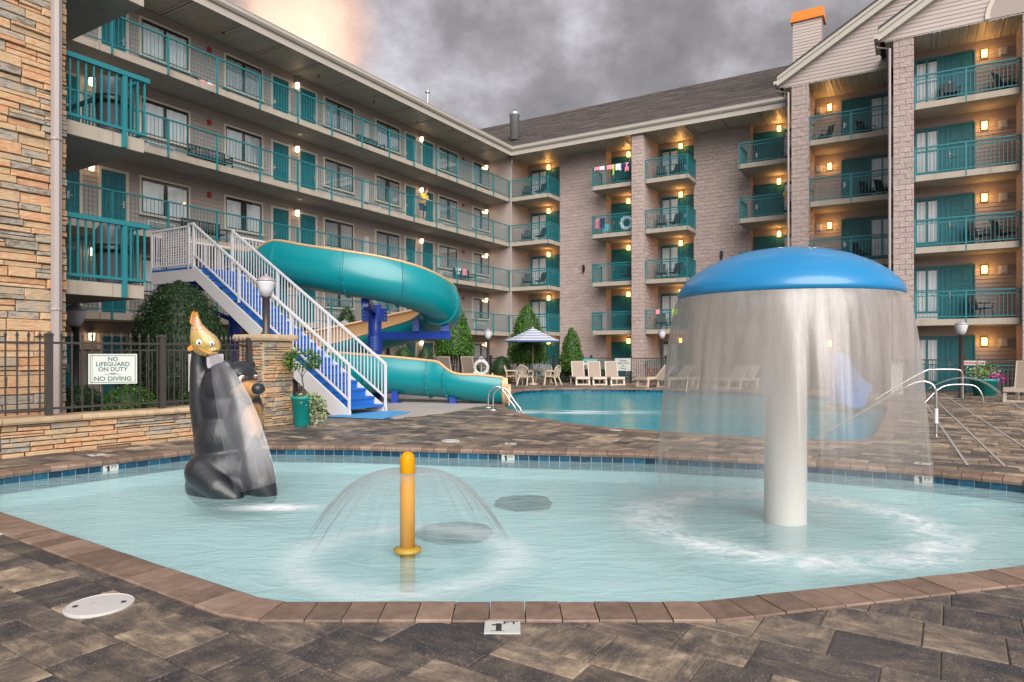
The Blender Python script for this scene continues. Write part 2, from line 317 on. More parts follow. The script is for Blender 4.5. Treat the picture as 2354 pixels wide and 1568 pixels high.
def big_foam(t, c):
    nz = t.noise(t.mapping(c, (0.8, 5, 1)), 1.0, 5, 0.6, 0.5)
    sy = t.n('ShaderNodeSeparateXYZ', {0: c}).outputs[1]
    band = t.n('ShaderNodeMapRange', {0: t.math('ABSOLUTE', t.math('SUBTRACT', sy, 18.6)), 1: 0.0, 2: 0.9, 3: 1.0, 4: 0.0}).outputs[0]
    sx = t.n('ShaderNodeMapRange', {0: t.n('ShaderNodeSeparateXYZ', {0: c}).outputs[0], 1: 2.5, 2: 5.0, 3: 1.0, 4: 0.15}).outputs[0]
    return t.math('MULTIPLY', t.math('MULTIPLY', band, sx), t.n('ShaderNodeMapRange', {0: nz, 1: 0.42, 2: 0.62}).outputs[0], clamp=True)
big_water = water_mat('swimming_water', (0.0, 0.30, 0.37), 0.88, 0.07, 0.5, big_foam, (1.6, 5.0, 1), 0.05, 0.15, 0.03)

# ------------------------------------------------------------------ mesh helpers
class MB:
    """collects shapes; build() turns them into ONE mesh"""
    def __init__(s): s.v = []; s.f = []; s.t = []; s.uv = None
    def add(s, vs, fs, tone=0.5):
        b = len(s.v); s.v += [tuple(p) for p in vs]
        for f in fs: s.f.append(tuple(i+b for i in f)); s.t.append(tone)
        return s
    def box(s, x0, x1, y0, y1, z0, z1, tone=0.5):
        return s.add([(x0, y0, z0), (x1, y0, z0), (x1, y1, z0), (x0, y1, z0), (x0, y0, z1), (x1, y0, z1), (x1, y1, z1), (x0, y1, z1)],
                     [(0, 3, 2, 1), (4, 5, 6, 7), (0, 1, 5, 4), (1, 2, 6, 5), (2, 3, 7, 6), (3, 0, 4, 7)], tone)
    def bar(s, a, b, w, h, tone=0.5, up=(0, 0, 1)):
        a = Vector(a); b = Vector(b); d = (b-a).normalized(); up = Vector(up)
        if abs(d.dot(up)) > 0.98: up = Vector((0, 1, 0))
        x = d.cross(up).normalized()*w/2; y = x.cross(d).normalized()*h/2
        vs = [p+sx*x+sy*y for p in (a, b) for sx, sy in ((-1, -1), (1, -1), (1, 1), (-1, 1))]
        return s.add(vs, [(0, 1, 2, 3), (7, 6, 5, 4), (0, 4, 5, 1), (1, 5, 6, 2), (2, 6, 7, 3), (3, 7, 4, 0)], tone)
    def tube(s, pts, r, seg=8, tone=0.5, caps=True):
        pts = [Vector(p) for p in pts]; n = len(pts); rs = r if isinstance(r, (list, tuple)) else [r]*n
        b = len(s.v); ref = Vector((0, 0, 1))
        for i, p in enumerate(pts):
            d = (pts[min(i+1, n-1)]-pts[max(i-1, 0)]).normalized()
            rr = ref if abs(d.dot(ref)) < 0.95 else Vector((0, 1, 0))
            x = d.cross(rr).normalized(); y = x.cross(d).normalized()
            for k in range(seg):
                a = 2*PI*k/seg; s.v.append(tuple(p+(x*math.cos(a)+y*math.sin(a))*rs[i]))
        for i in range(n-1):
            for k in range(seg):
                k2 = (k+1) % seg
                s.f.append((b+i*seg+k, b+i*seg+k2, b+(i+1)*seg+k2, b+(i+1)*seg+k)); s.t.append(tone)
        if caps:
            s.f.append(tuple(b+k for k in range(seg-1, -1, -1))); s.t.append(tone)
            s.f.append(tuple(b+(n-1)*seg+k for k in range(seg))); s.t.append(tone)
        return s
    def lathe(s, prof, seg=24, c=(0, 0, 0), tone=0.5, uv=False):
        b = len(s.v); n = len(prof)
        for r, z in prof:
            for k in range(seg):
                a = 2*PI*k/seg; s.v.append((c[0]+r*math.cos(a), c[1]+r*math.sin(a), c[2]+z))
        for i in range(n-1):
            for k in range(seg):
                k2 = (k+1) % seg
                s.f.append((b+i*seg+k, b+i*seg+k2, b+(i+1)*seg+k2, b+(i+1)*seg+k)); s.t.append(tone)
        if prof[0][0] > 1e-4 and not uv: s.f.append(tuple(b+k for k in range(seg-1, -1, -1))); s.t.append(tone)
        if prof[-1][0] > 1e-4 and not uv: s.f.append(tuple(b+(n-1)*seg+k for k in range(seg))); s.t.append(tone)
        return s
    def prism(s, poly, z0, z1, tone=0.5):
        n = len(poly)
        vs = [(p[0], p[1], z0) for p in poly]+[(p[0], p[1], z1) for p in poly]
        fs = [tuple(range(n-1, -1, -1)), tuple(range(n, 2*n))]+[(i, (i+1) % n, n+(i+1) % n, n+i) for i in range(n)]
        return s.add(vs, fs, tone)
    def sheet(s, poly, z, holes=(), tone=0.5):
        loops = [[Vector((p[0], p[1], 0)) for p in poly]]+[[Vector((p[0], p[1], 0)) for p in h] for h in holes]
        flat = [p for l in loops for p in l]; tris = tessellate_polygon(loops)
        fs = []
        for t in tris:
            a, b, c = (flat[i] for i in t)
            fs.append(tuple(t) if (b-a).cross(c-a).z > 0 else tuple(reversed(t)))
        return s.add([(p.x, p.y, z) for p in flat], fs, tone)
    def ball(s, c, r, seg=12, rings=8, tone=0.5, rot=None):
        r = r if isinstance(r, (tuple, list)) else (r, r, r); b = len(s.v); c = Vector(c)
        for i in range(rings+1):
            th = PI*i/rings
            for k in range(seg):
                a = 2*PI*k/seg
                p = Vector((r[0]*math.sin(th)*math.cos(a), r[1]*math.sin(th)*math.sin(a), r[2]*math.cos(th)))
                if rot: p = rot @ p
                s.v.append(tuple(c+p))
        for i in range(rings):
            for k in range(seg):
                k2 = (k+1) % seg
                s.f.append((b+i*seg+k, b+(i+1)*seg+k, b+(i+1)*seg+k2, b+i*seg+k2)); s.t.append(tone)
        return s
    def xf(s, M, start=0):
        for i in range(start, len(s.v)): s.v[i] = tuple(M @ Vector(s.v[i]))
        return s
    def mesh(s, name, m, smooth=False):
        me = bpy.data.meshes.new(name); me.from_pydata(s.v, [], s.f)
        if any(t != 0.5 for t in s.t):
            at = me.attributes.new('tone', 'FLOAT', 'FACE'); at.data.foreach_set('value', s.t)
        else:
            at = me.attributes.new('tone', 'FLOAT', 'FACE'); at.data.foreach_set('value', [0.5]*len(s.f))
        me.materials.append(m if not isinstance(m, str) else MATS[m])
        if smooth: me.polygons.foreach_set('use_smooth', [True]*len(me.polygons))
        me.update(); return me
def merge_clean(me, d=1e-4):
    bm = bmesh.new(); bm.from_mesh(me); bmesh.ops.remove_doubles(bm, verts=bm.verts, dist=d)
    bmesh.ops.recalc_face_normals(bm, faces=bm.faces); bm.to_mesh(me); bm.free(); return me
def O(name, mb, m=None, parent=None, smooth=False, loc=None, rot=None, kind=None, clean=False, scale=None):
    me = mb if isinstance(mb, bpy.types.Mesh) else mb.mesh(name, m, smooth)
    if clean: merge_clean(me)
    o = bpy.data.objects.new(name, me); COL.objects.link(o)
    if parent: o.parent = parent
    if loc is not None: o.location = loc
    if rot is not None: o.rotation_euler = rot
    if scale is not None: o.scale = scale
    if kind: o['kind'] = kind
    return o
def tag(o, label, cat, group=None):
    o['label'] = label; o['category'] = cat
    if group: o['group'] = group
    return o
def thing(name, label, cat, loc=(0, 0, 0), rz=0.0, group=None):
    o = bpy.data.objects.new(name, None); COL.objects.link(o); o.empty_display_size = 0.2
    o.location = loc; o.rotation_euler = (0, 0, rz); return tag(o, label, cat, group)
def empty_part(name, parent, loc=(0, 0, 0), rz=0.0):
    o = bpy.data.objects.new(name, None); COL.objects.link(o); o.empty_display_size = 0.1
    o.parent = parent; o.location = loc; o.rotation_euler = (0, 0, rz); return o
def kids(o): return [c for c in bpy.data.objects if c.parent == o]
def dup(o, loc=None, rz=None, label=None, parent=None):
    c = o.copy(); COL.objects.link(c)
    if parent: c.parent = parent
    if loc is not None: c.location = loc
    if rz is not None: c.rotation_euler = (0, 0, rz)
    if label: c['label'] = label
    for ch in list(o.children): dup(ch, parent=c)
    return c
def gp(px, py, z=0.0):
    Y = (EYE-z)*F/(py-811.0); return ((px-1177)/F*Y, Y)
def wp(px, py, Y): return ((px-1177)/F*Y, Y, EYE+(811-py)/F*Y)
class Pieces:
    """many alike pieces of one thing: the nearest `limit` become objects, the rest one joined part"""
    def __init__(s, parent, name, m, limit=300, smooth=False): s.p = parent; s.name = name; s.m = m; s.lim = limit; s.items = []; s.sm = smooth
    def add(s, mb, wpos): s.items.append((Vector(wpos).length, mb))
    def done(s):
        s.items.sort(key=lambda a: a[0])
        for d, mb in s.items[:s.lim]: O(s.name, mb, s.m, s.p, s.sm)
        rest = s.items[s.lim:]
        if rest:
            J = MB()
            for d, mb in rest:
                b = len(J.v); J.v += mb.v; J.f += [tuple(i+b for i in f) for f in mb.f]; J.t += mb.t
            O(s.name, J, s.m, s.p, s.sm, kind='stuff')
def text(s, size, loc, rot, m, parent, name='lettering', align='CENTER', ex=0.0015, sx=1.0, sp=1.0):
    cu = bpy.data.curves.new(name, 'FONT'); cu.body = s; cu.size = size; cu.extrude = ex
    cu.align_x = align; cu.offset = size*0.012; cu.align_y = 'CENTER'; cu.materials.append(m); cu.space_line = sp; cu.resolution_u = 4
    tmp_ = bpy.data.objects.new('tmp_text', cu); COL.objects.link(tmp_)
    me = bpy.data.meshes.new_from_object(tmp_.evaluated_get(bpy.context.evaluated_depsgraph_get())); bpy.data.objects.remove(tmp_)
    o = bpy.data.objects.new(name, me); COL.objects.link(o); o.location = loc; o.rotation_euler = rot; o.scale = (sx, 1, 1)
    o.parent = parent; return o
ORD = ['ground', 'second', 'third', 'fourth', 'top']
# ------------------------------------------------------------------ frames of the two hotel wings
CX, CY = -0.2, 41.3
AL = math.atan2(0.856, 0.516); AR = math.atan2(-0.516, 0.856)
ML = Matrix.Translation((CX, CY, 0)) @ Matrix.Rotation(AL, 4, 'Z')
MR = Matrix.Translation((CX, CY, 0)) @ Matrix.Rotation(AR, 4, 'Z')
def LW(x, n, z=0.0): return ML @ Vector((x, n, z))
def RW(u, n, z=0.0): return MR @ Vector((u, n, z))
FH = 2.75; EAVE = 13.5
# ------------------------------------------------------------------ ground, pools
KID = [(-4.78, 6.26), (-1.45, 4.01), (1.115, 4.01), (3.57, 4.68), (5.4, 5.7), (6.1, 6.9), (5.98, 7.86), (5.15, 8.55), (4.05, 9.18), (1.9, 9.93), (-0.15, 10.27),
       (-2.6, 10.72), (-3.8, 10.80), (-4.45, 10.62), (-4.95, 10.17), (-6.35, 8.33), (-6.55, 7.7), (-6.1, 7.15)]
BIG = [(-0.25, 18.4), (0.19, 16.6), (0.71, 15.0), (1.54, 13.75), (2.54, 12.9), (3.39, 12.35), (4.41, 11.85), (5.25, 11.5), (6.03, 11.27), (7.3, 13.3), (8.9, 16.0),
       (10.5, 18.6), (11.5, 22.0), (10.4, 25.1), (8.6, 26.7), (6.7, 27.7), (4.1, 28.4), (1.8, 28.3), (0.3, 27.2), (-0.1, 24.5), (-0.25, 21.5)]
def smooth_poly(P, it=1):
    for _ in range(it):
        Q = []
        for i in range(len(P)):
            a, b = Vector(P[i]), Vector(P[(i+1) % len(P)]); Q += [tuple(a*0.75+b*0.25), tuple(a*0.25+b*0.75)]
        P = Q
    return P
KIDP = KID
BIGP = smooth_poly(BIG, 2)
def resample(P, step):
    pts = []; n = len(P); L = [0.0]
    for i in range(n): L.append(L[-1]+(Vector(P[(i+1) % n])-Vector(P[i])).length)
    m = max(8, round(L[-1]/step)); j = 0
    for k in range(m):
        d = L[-1]*k/m
        while L[j+1] < d: j += 1
        t = (d-L[j])/(L[j+1]-L[j]); pts.append(Vector(P[j]).lerp(Vector(P[(j+1) % n]), t))
    return pts
def offset_pts(P, d):
    """outward normals of a counter-clockwise ring, averaged"""
    n = len(P); R_ = []
    for i in range(n):
        a, b, c = Vector(P[i-1]), Vector(P[i]), Vector(P[(i+1) % n])
        e = (b-a).normalized()+(c-b).normalized(); e.normalize(); R_.append(b+Vector((e.y, -e.x))*d)
    return R_
SEATW = [(-8.15, 8.35), (-7.26, 9.5), (-5.55, 11.75), (-5.0, 13.4)]
ground = O('ground', MB().sheet([(-120, -60), (120, -60), (120, 160), (-120, 160)], -0.011, [[tuple(p) for p in offset_pts(KIDP, 0.1)], [tuple(p) for p in offset_pts(BIGP, 0.1)]]), mortar_m, kind='structure')
def basin(P, depth, m, name):
    mb = MB(); Q = offset_pts(P, 0.012); n = len(Q)
    mb.sheet([tuple(q) for q in Q], depth)
    for i in range(n):
        a, b = Q[i], Q[(i+1) % n]
        mb.add([(a.x, a.y, depth), (b.x, b.y, depth), (b.x, b.y, -0.045), (a.x, a.y, -0.045)], [(0, 3, 2, 1)])
    return O(name, mb, m, kind='structure')
basin(KIDP, -0.42, mat('paddling_plaster', (0.46, 0.68, 0.70), 0.6, 0.06), 'paddling_pool_basin')
basin(BIGP, -1.3, mat('swimming_plaster', (0.02, 0.34, 0.38), 0.6, 0.08), 'swimming_pool_basin')
O('paddling_pool_water', MB().sheet(KIDP, -0.14), kid_water, kind='structure')
O('swimming_pool_water', MB().sheet(BIGP, -0.15), big_water, kind='structure')
dark_plate_m = mat('plate_dark', (0.004, 0.008, 0.012), 0.8, 0.3, 10)  # two dark uneven plates sunk under the paddling pool water
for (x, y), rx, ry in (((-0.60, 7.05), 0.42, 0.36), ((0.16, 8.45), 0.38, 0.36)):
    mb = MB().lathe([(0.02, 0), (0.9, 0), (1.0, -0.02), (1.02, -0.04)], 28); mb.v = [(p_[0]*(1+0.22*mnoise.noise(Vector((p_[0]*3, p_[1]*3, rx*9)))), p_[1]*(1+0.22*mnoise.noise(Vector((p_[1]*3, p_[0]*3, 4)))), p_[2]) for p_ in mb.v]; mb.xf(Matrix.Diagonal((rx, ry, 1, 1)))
    d = O('dark_plate', mb, dark_plate_m, loc=(x, y, -0.36)); tag(d, 'dark round plate under the shallow water right of the yellow sprayer' if x < 0 else 'dark round plate under shallow water, farther one towards the umbrella', 'drain', 'dark plates on the paddling pool floor')
# coping stones and waterline tiles
def coping(P, step, wdt, parent, zt=0.014):
    pc = Pieces(parent, 'coping_stone', coping_m)
    R_ = resample(P, step); Q = offset_pts(R_, 1.0); n = len(R_)
    prof = [(-0.02, -0.055), (-0.028, -0.02), (-0.012, zt-0.008), (0.012, zt), (wdt-0.006, zt), (wdt, zt-0.008), (wdt, -0.055)]
    for i in range(n):
        a, b = R_[i], R_[(i+1) % n]; na, nb = Q[i]-a, Q[(i+1) % n]-b
        g = 0.0035; e = (b-a).normalized()*g; dz = rnd.uniform(-0.002, 0.002)
        vs = [(a.x+e.x+na.x*o, a.y+e.y+na.y*o, z+dz) for o, z in prof]+[(b.x-e.x+nb.x*o, b.y-e.y+nb.y*o, z+dz) for o, z in prof]
        k = len(prof); fs = [tuple(range(k-1, -1, -1)), tuple(range(k, 2*k))]+[(j, (j+1) % k, k+(j+1) % k, k+j) for j in range(k)]
        mb = MB().add(vs, fs, rnd.random()); pc.add(mb, (a.x, a.y, 0))
    pc.done()
def tileband(P, step, z0, z1, parent, far=True):
    pc = Pieces(parent, 'waterline_tile', tile_m)
    R_ = resample(P, step); Q = offset_pts(R_, 1.0); n = len(R_)
    for i in range(n):
        a, b = R_[i], R_[(i+1) % n]; e = (b-a).normalized()*0.004
        na, nb = Q[i]-a, Q[(i+1) % n]-b
        a0, b0 = a+e+na*0.002, b-e+nb*0.002; a1, b1 = a0+na*0.012, b0+nb*0.012
        mb = MB().add([(a0.x, a0.y, z0), (b0.x, b0.y, z0), (b0.x, b0.y, z1), (a0.x, a0.y, z1), (a1.x, a1.y, z0), (b1.x, b1.y, z0), (b1.x, b1.y, z1), (a1.x, a1.y, z1)],
                      [(3, 2, 1, 0), (4, 5, 6, 7), (0, 1, 5, 4), (2, 3, 7, 6), (1, 2, 6, 5), (3, 0, 4, 7)], rnd.random()); pc.add(mb, (a.x, a.y, 0))
    pc.done()
kid_edge = bpy.data.objects.new('paddling_pool_edge', None); COL.objects.link(kid_edge); kid_edge['kind'] = 'structure'
big_edge = bpy.data.objects.new('swimming_pool_edge', None); COL.objects.link(big_edge); big_edge['kind'] = 'structure'
coping(KIDP, 0.205, 0.285, kid_edge); tileband(KIDP, 0.158, -0.26, -0.058, kid_edge)
coping(BIGP, 0.32, 0.30, big_edge); tileband(BIGP, 0.19, -0.26, -0.058, big_edge)
# concrete pad under the slide
PAD = [gp(690, 928), gp(905, 962), gp(1018, 950), gp(1110, 933), gp(1148, 921), gp(1120, 902), gp(960, 893), gp(700, 895)]
O('concrete_pad', MB().prism(PAD, -0.03, 0.012), pad_m, kind='structure')
# pavers
deck = bpy.data.objects.new('paved_deck', None); COL.objects.link(deck); deck['kind'] = 'structure'
def inside(P, p, grow=0.0):
    """signed distance to the most outside edge of a convex ring (>0 outside) and that edge"""
    best = (-1e9, None); n = len(P)
    for i in range(n):
        a, b = Vector(P[i]), Vector(P[(i+1) % n]); e = (b-a).normalized(); nr = Vector((e.y, -e.x))
        d = (Vector(p)-a).dot(nr)-grow
        if d > best[0]: best = (d, (a+nr*grow, nr))
    return best
def clip(poly, a, nr):
    R_ = []
    for i in range(len(poly)):
        p, q = poly[i], poly[(i+1) % len(poly)]; dp, dq = (p-a).dot(nr), (q-a).dot(nr)
        if dp >= 0: R_.append(p)
        if dp*dq < 0: R_.append(p+(q-p)*(dp/(dp-dq)))
    return R_
def seatside(p):
    # behind the seat wall?
    for i in range(len(SEATW)-1):
        a, b = Vector(SEATW[i]), Vector(SEATW[i+1])
        if a.y-0.01 <= p.y < b.y:
            x = a.x+(b.x-a.x)*(p.y-a.y)/(b.y-a.y); return p.x < x-0.15
    return p.y < 13.4 and p.x < -9 or (p.y >= 13.4 and p.x < -5.5-(p.y-13.4)*0.2)
ca, sa = math.cos(math.radians(-33)), math.sin(math.radians(-33))
pv = Pieces(deck, 'paver', paver_m); RW_ = 0.365
KC = [Vector(p) for p in KIDP]; BC = [Vector(p) for p in BIGP]
pad_in = lambda p: False
def in_poly(P, p):
    c = False
    for i in range(len(P)):
        a, b = P[i], P[i-1]
        if (a[1] > p.y) != (b[1] > p.y) and p.x < (b[0]-a[0])*(p.y-a[1])/(b[1]-a[1])+a[0]: c = not c
    return c
row = -90
prng = random.Random(5)
while row < 95:
    v0 = row*RW_; x = -40.0+prng.random(); tb = prng.random()
    half = prng.random() < 0.0
    while x < 40:
        L = prng.choice([0.30, 0.365, 0.365, 0.48, 0.55]); cu, cvv = x+L/2, v0+RW_/2
        wx, wy = cu*ca-cvv*sa, cu*sa+cvv*ca
        d = math.hypot(wx, wy)
        okview = wy > 1.9 and abs(wx) < wy*0.80+1.6 and wy < 34
        if okview:
            subs = [(x, L, v0, RW_)] if prng.random() < 0.75 else [(x, L, v0, RW_/2), (x, L, v0+RW_/2, RW_/2)]
            for sx_, sl, sv, sw in subs:
                g = 0.0032
                q = [Vector((a*ca-b*sa, a*sa+b*ca)) for a, b in ((sx_+g, sv+g), (sx_+sl-g, sv+g), (sx_+sl-g, sv+sw-g), (sx_+g, sv+sw-g))]
                c = sum(q, Vector((0, 0)))/4
                if in_poly(PAD, c) or seatside(c): continue
                cut = False
                for P in (KC, BC):
                    dd, (ea, nr) = inside(P, c, 0.15)
                    if dd < 0.6:
                        if dd < -0.32: q = []; break
                        q = clip(q, ea, nr); cut = True
                        for _ in range(1):
                            if len(q) >= 3:
                                cc = sum(q, Vector((0, 0)))/len(q); dd2, (ea2, nr2) = inside(P, cc, 0.15)
                                if dd2 < 0.1: q = clip(q, ea2, nr2)
                        if len(q) < 3: break
                if len(q) < 3: continue
                cc = sum(q, Vector((0, 0)))/len(q); ar = 0
                for i in range(len(q)): ar += q[i].x*q[(i+1) % len(q)].y-q[(i+1) % len(q)].x*q[i].y
                if abs(ar)/2 < 0.006: continue
                zt = prng.uniform(-0.0025, 0.0015); k = len(q); tl = [prng.uniform(-0.0012, 0.0012) for _ in q]
                ins = [p+(cc-p).normalized()*0.007 for p in q]
                vs = [(p.x, p.y, -0.03) for p in q]+[(p.x, p.y, zt-0.006) for p in q]+[(p.x, p.y, zt+t_) for p, t_ in zip(ins, tl)]
                fs = [(i, (i+1) % k, k+(i+1) % k, k+i) for i in range(k)]+[(k+i, k+(i+1) % k, 2*k+(i+1) % k, 2*k+i) for i in range(k)]+[tuple(range(2*k, 3*k))]
                tn = min(1, max(0, (0.40 if d < 8 else 0.52)+prng.gauss(0, 0.26)+(tb-0.5)*0.15))
                pv.add(MB().add(vs, fs, tn), (cc.x, cc.y, 0))
        x += L
    row += 1
pv.done()

# ------------------------------------------------------------------ building elements
def door(parent, x0, x1, z0, yf, h=2.08, frame=cream, leaf=teal_door, handle='r', panels=True, tr=0.09):
    """door leaf, its trim and its handle; yf is the wall face, the outside is towards -y"""
    mb = MB().box(x0, x1, yf-0.012, yf+0.03, z0+0.01, z0+h)
    d = None
    W = x1-x0
    if panels:
        rows = ((0.10, 0.33), (0.40, 0.66), (0.72, 0.93))
        for a, b in rows:
            for c0, c1 in ((0.14, 0.44), (0.56, 0.86)):
                X0, X1, Z0, Z1 = x0+W*c0, x0+W*c1, z0+h*a, z0+h*b; w_ = 0.022
                mb.box(X0+0.03, X1-0.03, yf-0.028, yf-0.0125, Z0+0.03, Z1-0.03)
                for q in ((X0, X1, Z0, Z0+w_), (X0, X1, Z1-w_, Z1), (X0, X0+w_, Z0+w_, Z1-w_), (X1-w_, X1, Z0+w_, Z1-w_)):
                    mb.box(q[0], q[1], yf-0.026, yf-0.0125, q[2], q[3])
    d = O('door', mb, leaf, parent)
    fr = MB()
    for a, b, c_, e in ((x0-tr, x0, z0, z0+h+tr), (x1, x1+tr, z0, z0+h+tr), (x0, x1, z0+h, z0+h+tr)): fr.box(a, b, yf-0.05, yf+0.02, c_, e)
    O('door_frame', fr, frame, d)
    hx = x1-0.08 if handle == 'r' else x0+0.08
    O('handle', MB().box(hx-0.03, hx+0.03, yf-0.045, yf-0.0125, z0+0.88, z0+1.12).bar((hx, yf-0.07, z0+0.98), (hx-0.12 if handle == 'r' else hx+0.12, yf-0.07, z0+0.98), 0.025, 0.025), chrome, d)
    return d
def window(parent, x0, x1, z0, z1, yf, frame=cream, sash=black_m, nv=1, nh=0, sill=True, gap=0.12, curt=True, tr=0.075, open_=0.0):
    """proud window: trim, dark sash, panes of glass and pleated curtains behind"""
    fr = MB()
    for a, b, c_, e in ((x0-tr, x0, z0-tr, z1+tr), (x1, x1+tr, z0-tr, z1+tr), (x0, x1, z1, z1+tr), (x0, x1, z0-tr, z0)): fr.box(a, b, yf-0.07, yf+0.02, c_, e)
    if sill: fr.box(x0-tr-0.02, x1+tr+0.02, yf-0.10, yf-0.0705, z0-tr-0.01, z0-tr+0.035)
    W = O('window', fr, frame, parent)
    O('backing', MB().box(x0, x1, yf-0.003, yf+0.02, z0, z1), dark_in, W)
    s = MB(); b = 0.04
    for a, c_, e, f_ in ((x0, x1, z0, z0+b), (x0, x1, z1-b, z1), (x0, x0+b, z0+b, z1-b), (x1-b, x1, z0+b, z1-b)): s.box(a, c_, yf-0.06, yf-0.03, e, f_)
    for i in range(nv): xm = x0+(x1-x0)*(i+1)/(nv+1); s.box(xm-b*0.6, xm+b*0.6, yf-0.062, yf-0.03, z0+b, z1-b)
    for j in range(nh): zm = z0+(z1-z0)*(j+1)/(nh+1); s.box(x0+b, x1-b, yf-0.058, yf-0.032, zm-b*0.35, zm+b*0.35)
    O('sash', s, sash, W)
    for i in range(nv+1):
        a = x0+(x1-x0)*i/(nv+1)+b*0.6; c_ = x0+(x1-x0)*(i+1)/(nv+1)-b*0.6
        O('pane', MB().box(a, c_, yf-0.048, yf-0.044, z0+b, z1-b), glass_m, W)
        if curt:
            g = gap*(x1-x0)/(nv+1); ca_, cb_ = (a+g*rnd.uniform(0, 0.5), c_-g*rnd.uniform(0.2, 1.6)) if i == 0 else (a+g*rnd.uniform(0.1, 1.3), c_-g*rnd.uniform(0, 0.4))
            m = MB(); k = 26; vs = []
            ph = rnd.random()*6; fq = rnd.uniform(30, 42)/(x1-x0)
            for q in range(k+1):
                xx = ca_+(cb_-ca_)*q/k; yy = yf-0.022+0.014*math.sin(fq*(xx-ca_)+ph)+0.004*math.sin(fq*2.3*xx)
                vs += [(xx, yy, z0+0.02), (xx, yy, z1-0.10)]
            m.add(vs, [(2*q, 2*q+2, 2*q+3, 2*q+1) for q in range(k)]); O('curtain', m, curtain_m, W, True)
    return W
def siding(pc, x0, x1, z0, z1, yf, M, tone=None, exp=0.155):
    z = z0
    while z < z1-0.02:
        zt = min(z+exp, z1)
        vs = [(x0, yf, z), (x1, yf, z), (x1, yf-0.022, z), (x0, yf-0.022, z), (x0, yf, zt), (x1, yf, zt), (x1, yf-0.004, zt), (x0, yf-0.004, zt)]
        mb = MB().add(vs, [(0, 1, 2, 3), (4, 7, 6, 5), (3, 2, 6, 7), (0, 4, 5, 1), (0, 3, 7, 4), (1, 5, 6, 2)], rnd.random())
        pc.add(mb, M @ Vector(((x0+x1)/2, yf, z))-Vector((0, 0, EYE))); z = zt
def railing(parent, p0, p1, z, pcs, posts=1.85, h=1.05, style='plain', M=None, sp=0.115, skip0=False, skip1=False, bal=0.016):
    """teal steel railing between two plan points: top and bottom rails here, balusters through pcs"""
    a, b = Vector((p0[0], p0[1], 0)), Vector((p1[0], p1[1], 0)); L = (b-a).length; d = (b-a)/L
    mb = MB()
    mb.bar(a+Vector((0, 0, z+h)), b+Vector((0, 0, z+h)), 0.065, 0.045)
    mb.bar(a+Vector((0, 0, z+0.10)), b+Vector((0, 0, z+0.10)), 0.035, 0.035)
    top = z+h-0.02
    if style == 'fancy':
        mb.bar(a+Vector((0, 0, z+h-0.15)), b+Vector((0, 0, z+h-0.15)), 0.03, 0.03); top = z+h-0.165
    r = O('railing', mb, teal, parent)
    n = max(1, round(L/posts))
    for i in range(n+1):
        if (i == 0 and skip0) or (i == n and skip1): continue
        p = a+d*(L*i/n)
        O('post', MB().box(p.x-0.027, p.x+0.027, p.y-0.027, p.y+0.027, z-0.20, z+h-0.02), teal, r)
    k = int(L/sp)
    for i in range(1, k):
        p = a+d*(L*i/k); m = MB().box(p.x-bal/2, p.x+bal/2, p.y-bal/2, p.y+bal/2, z+0.115, top)
        pcs.add(m, M @ Vector((p.x, p.y, z))-Vector((0, 0, EYE)))
    if style == 'fancy':
        m = MB(); kk = max(2, int(L/0.15))
        for i in range(kk):
            c = a+d*(L*(i+0.5)/kk); c.z = z+h-0.083; ring = [c+d*(0.052*math.cos(t*PI/4))+Vector((0, 0, 0.052*math.sin(t*PI/4))) for t in range(9)]
            m.tube(ring, 0.008, 4, caps=False)
        O('scrollwork', m, teal, r)
    return r
lamp_no = [0]
def wall_lamp(M, x, y, z, label, style, group, power):
    """outdoor wall lamp on face y, shining towards -y"""
    w0 = M @ Vector((x, y, z)); rz = math.atan2(M[1][0], M[0][0])
    t = thing('wall_lamp', label, 'wall lamp', w0, rz, group)
    if style == 'orange':
        O('back_plate', MB().box(-0.10, 0.10, -0.025, -0.002, -0.16, 0.16), black_m, t)
        mb = MB().box(-0.085, 0.085, -0.115, -0.026, -0.14, 0.14)
        O('shade', mb, glow_o, t)
    else:
        O('back_plate', MB().box(-0.06, 0.06, -0.02, -0.002, -0.10, 0.16), white_m, t)
        O('cap', MB().lathe([(0.0, 0.19), (0.05, 0.165), (0.10, 0.125), (0.10, 0.115)], 10, (0, -0.12, 0)).box(-0.02, 0.02, -0.12, -0.02, 0.10, 0.13), white_m, t)
        O('shade', MB().lathe([(0.055, -0.12), (0.075, 0.0), (0.085, 0.112)], 10, (0, -0.12, 0)), glow_w, t, True)
    l = bpy.data.lights.new('bulb', 'POINT'); l.energy = power; l.color = (1.0, 0.50, 0.16) if style == 'orange' else (1.0, 0.66, 0.38); l.shadow_soft_size = 0.08
    lo = bpy.data.objects.new('bulb', l); COL.objects.link(lo); lo.parent = t; lo.location = (0, -0.24, 0.0)
    return t

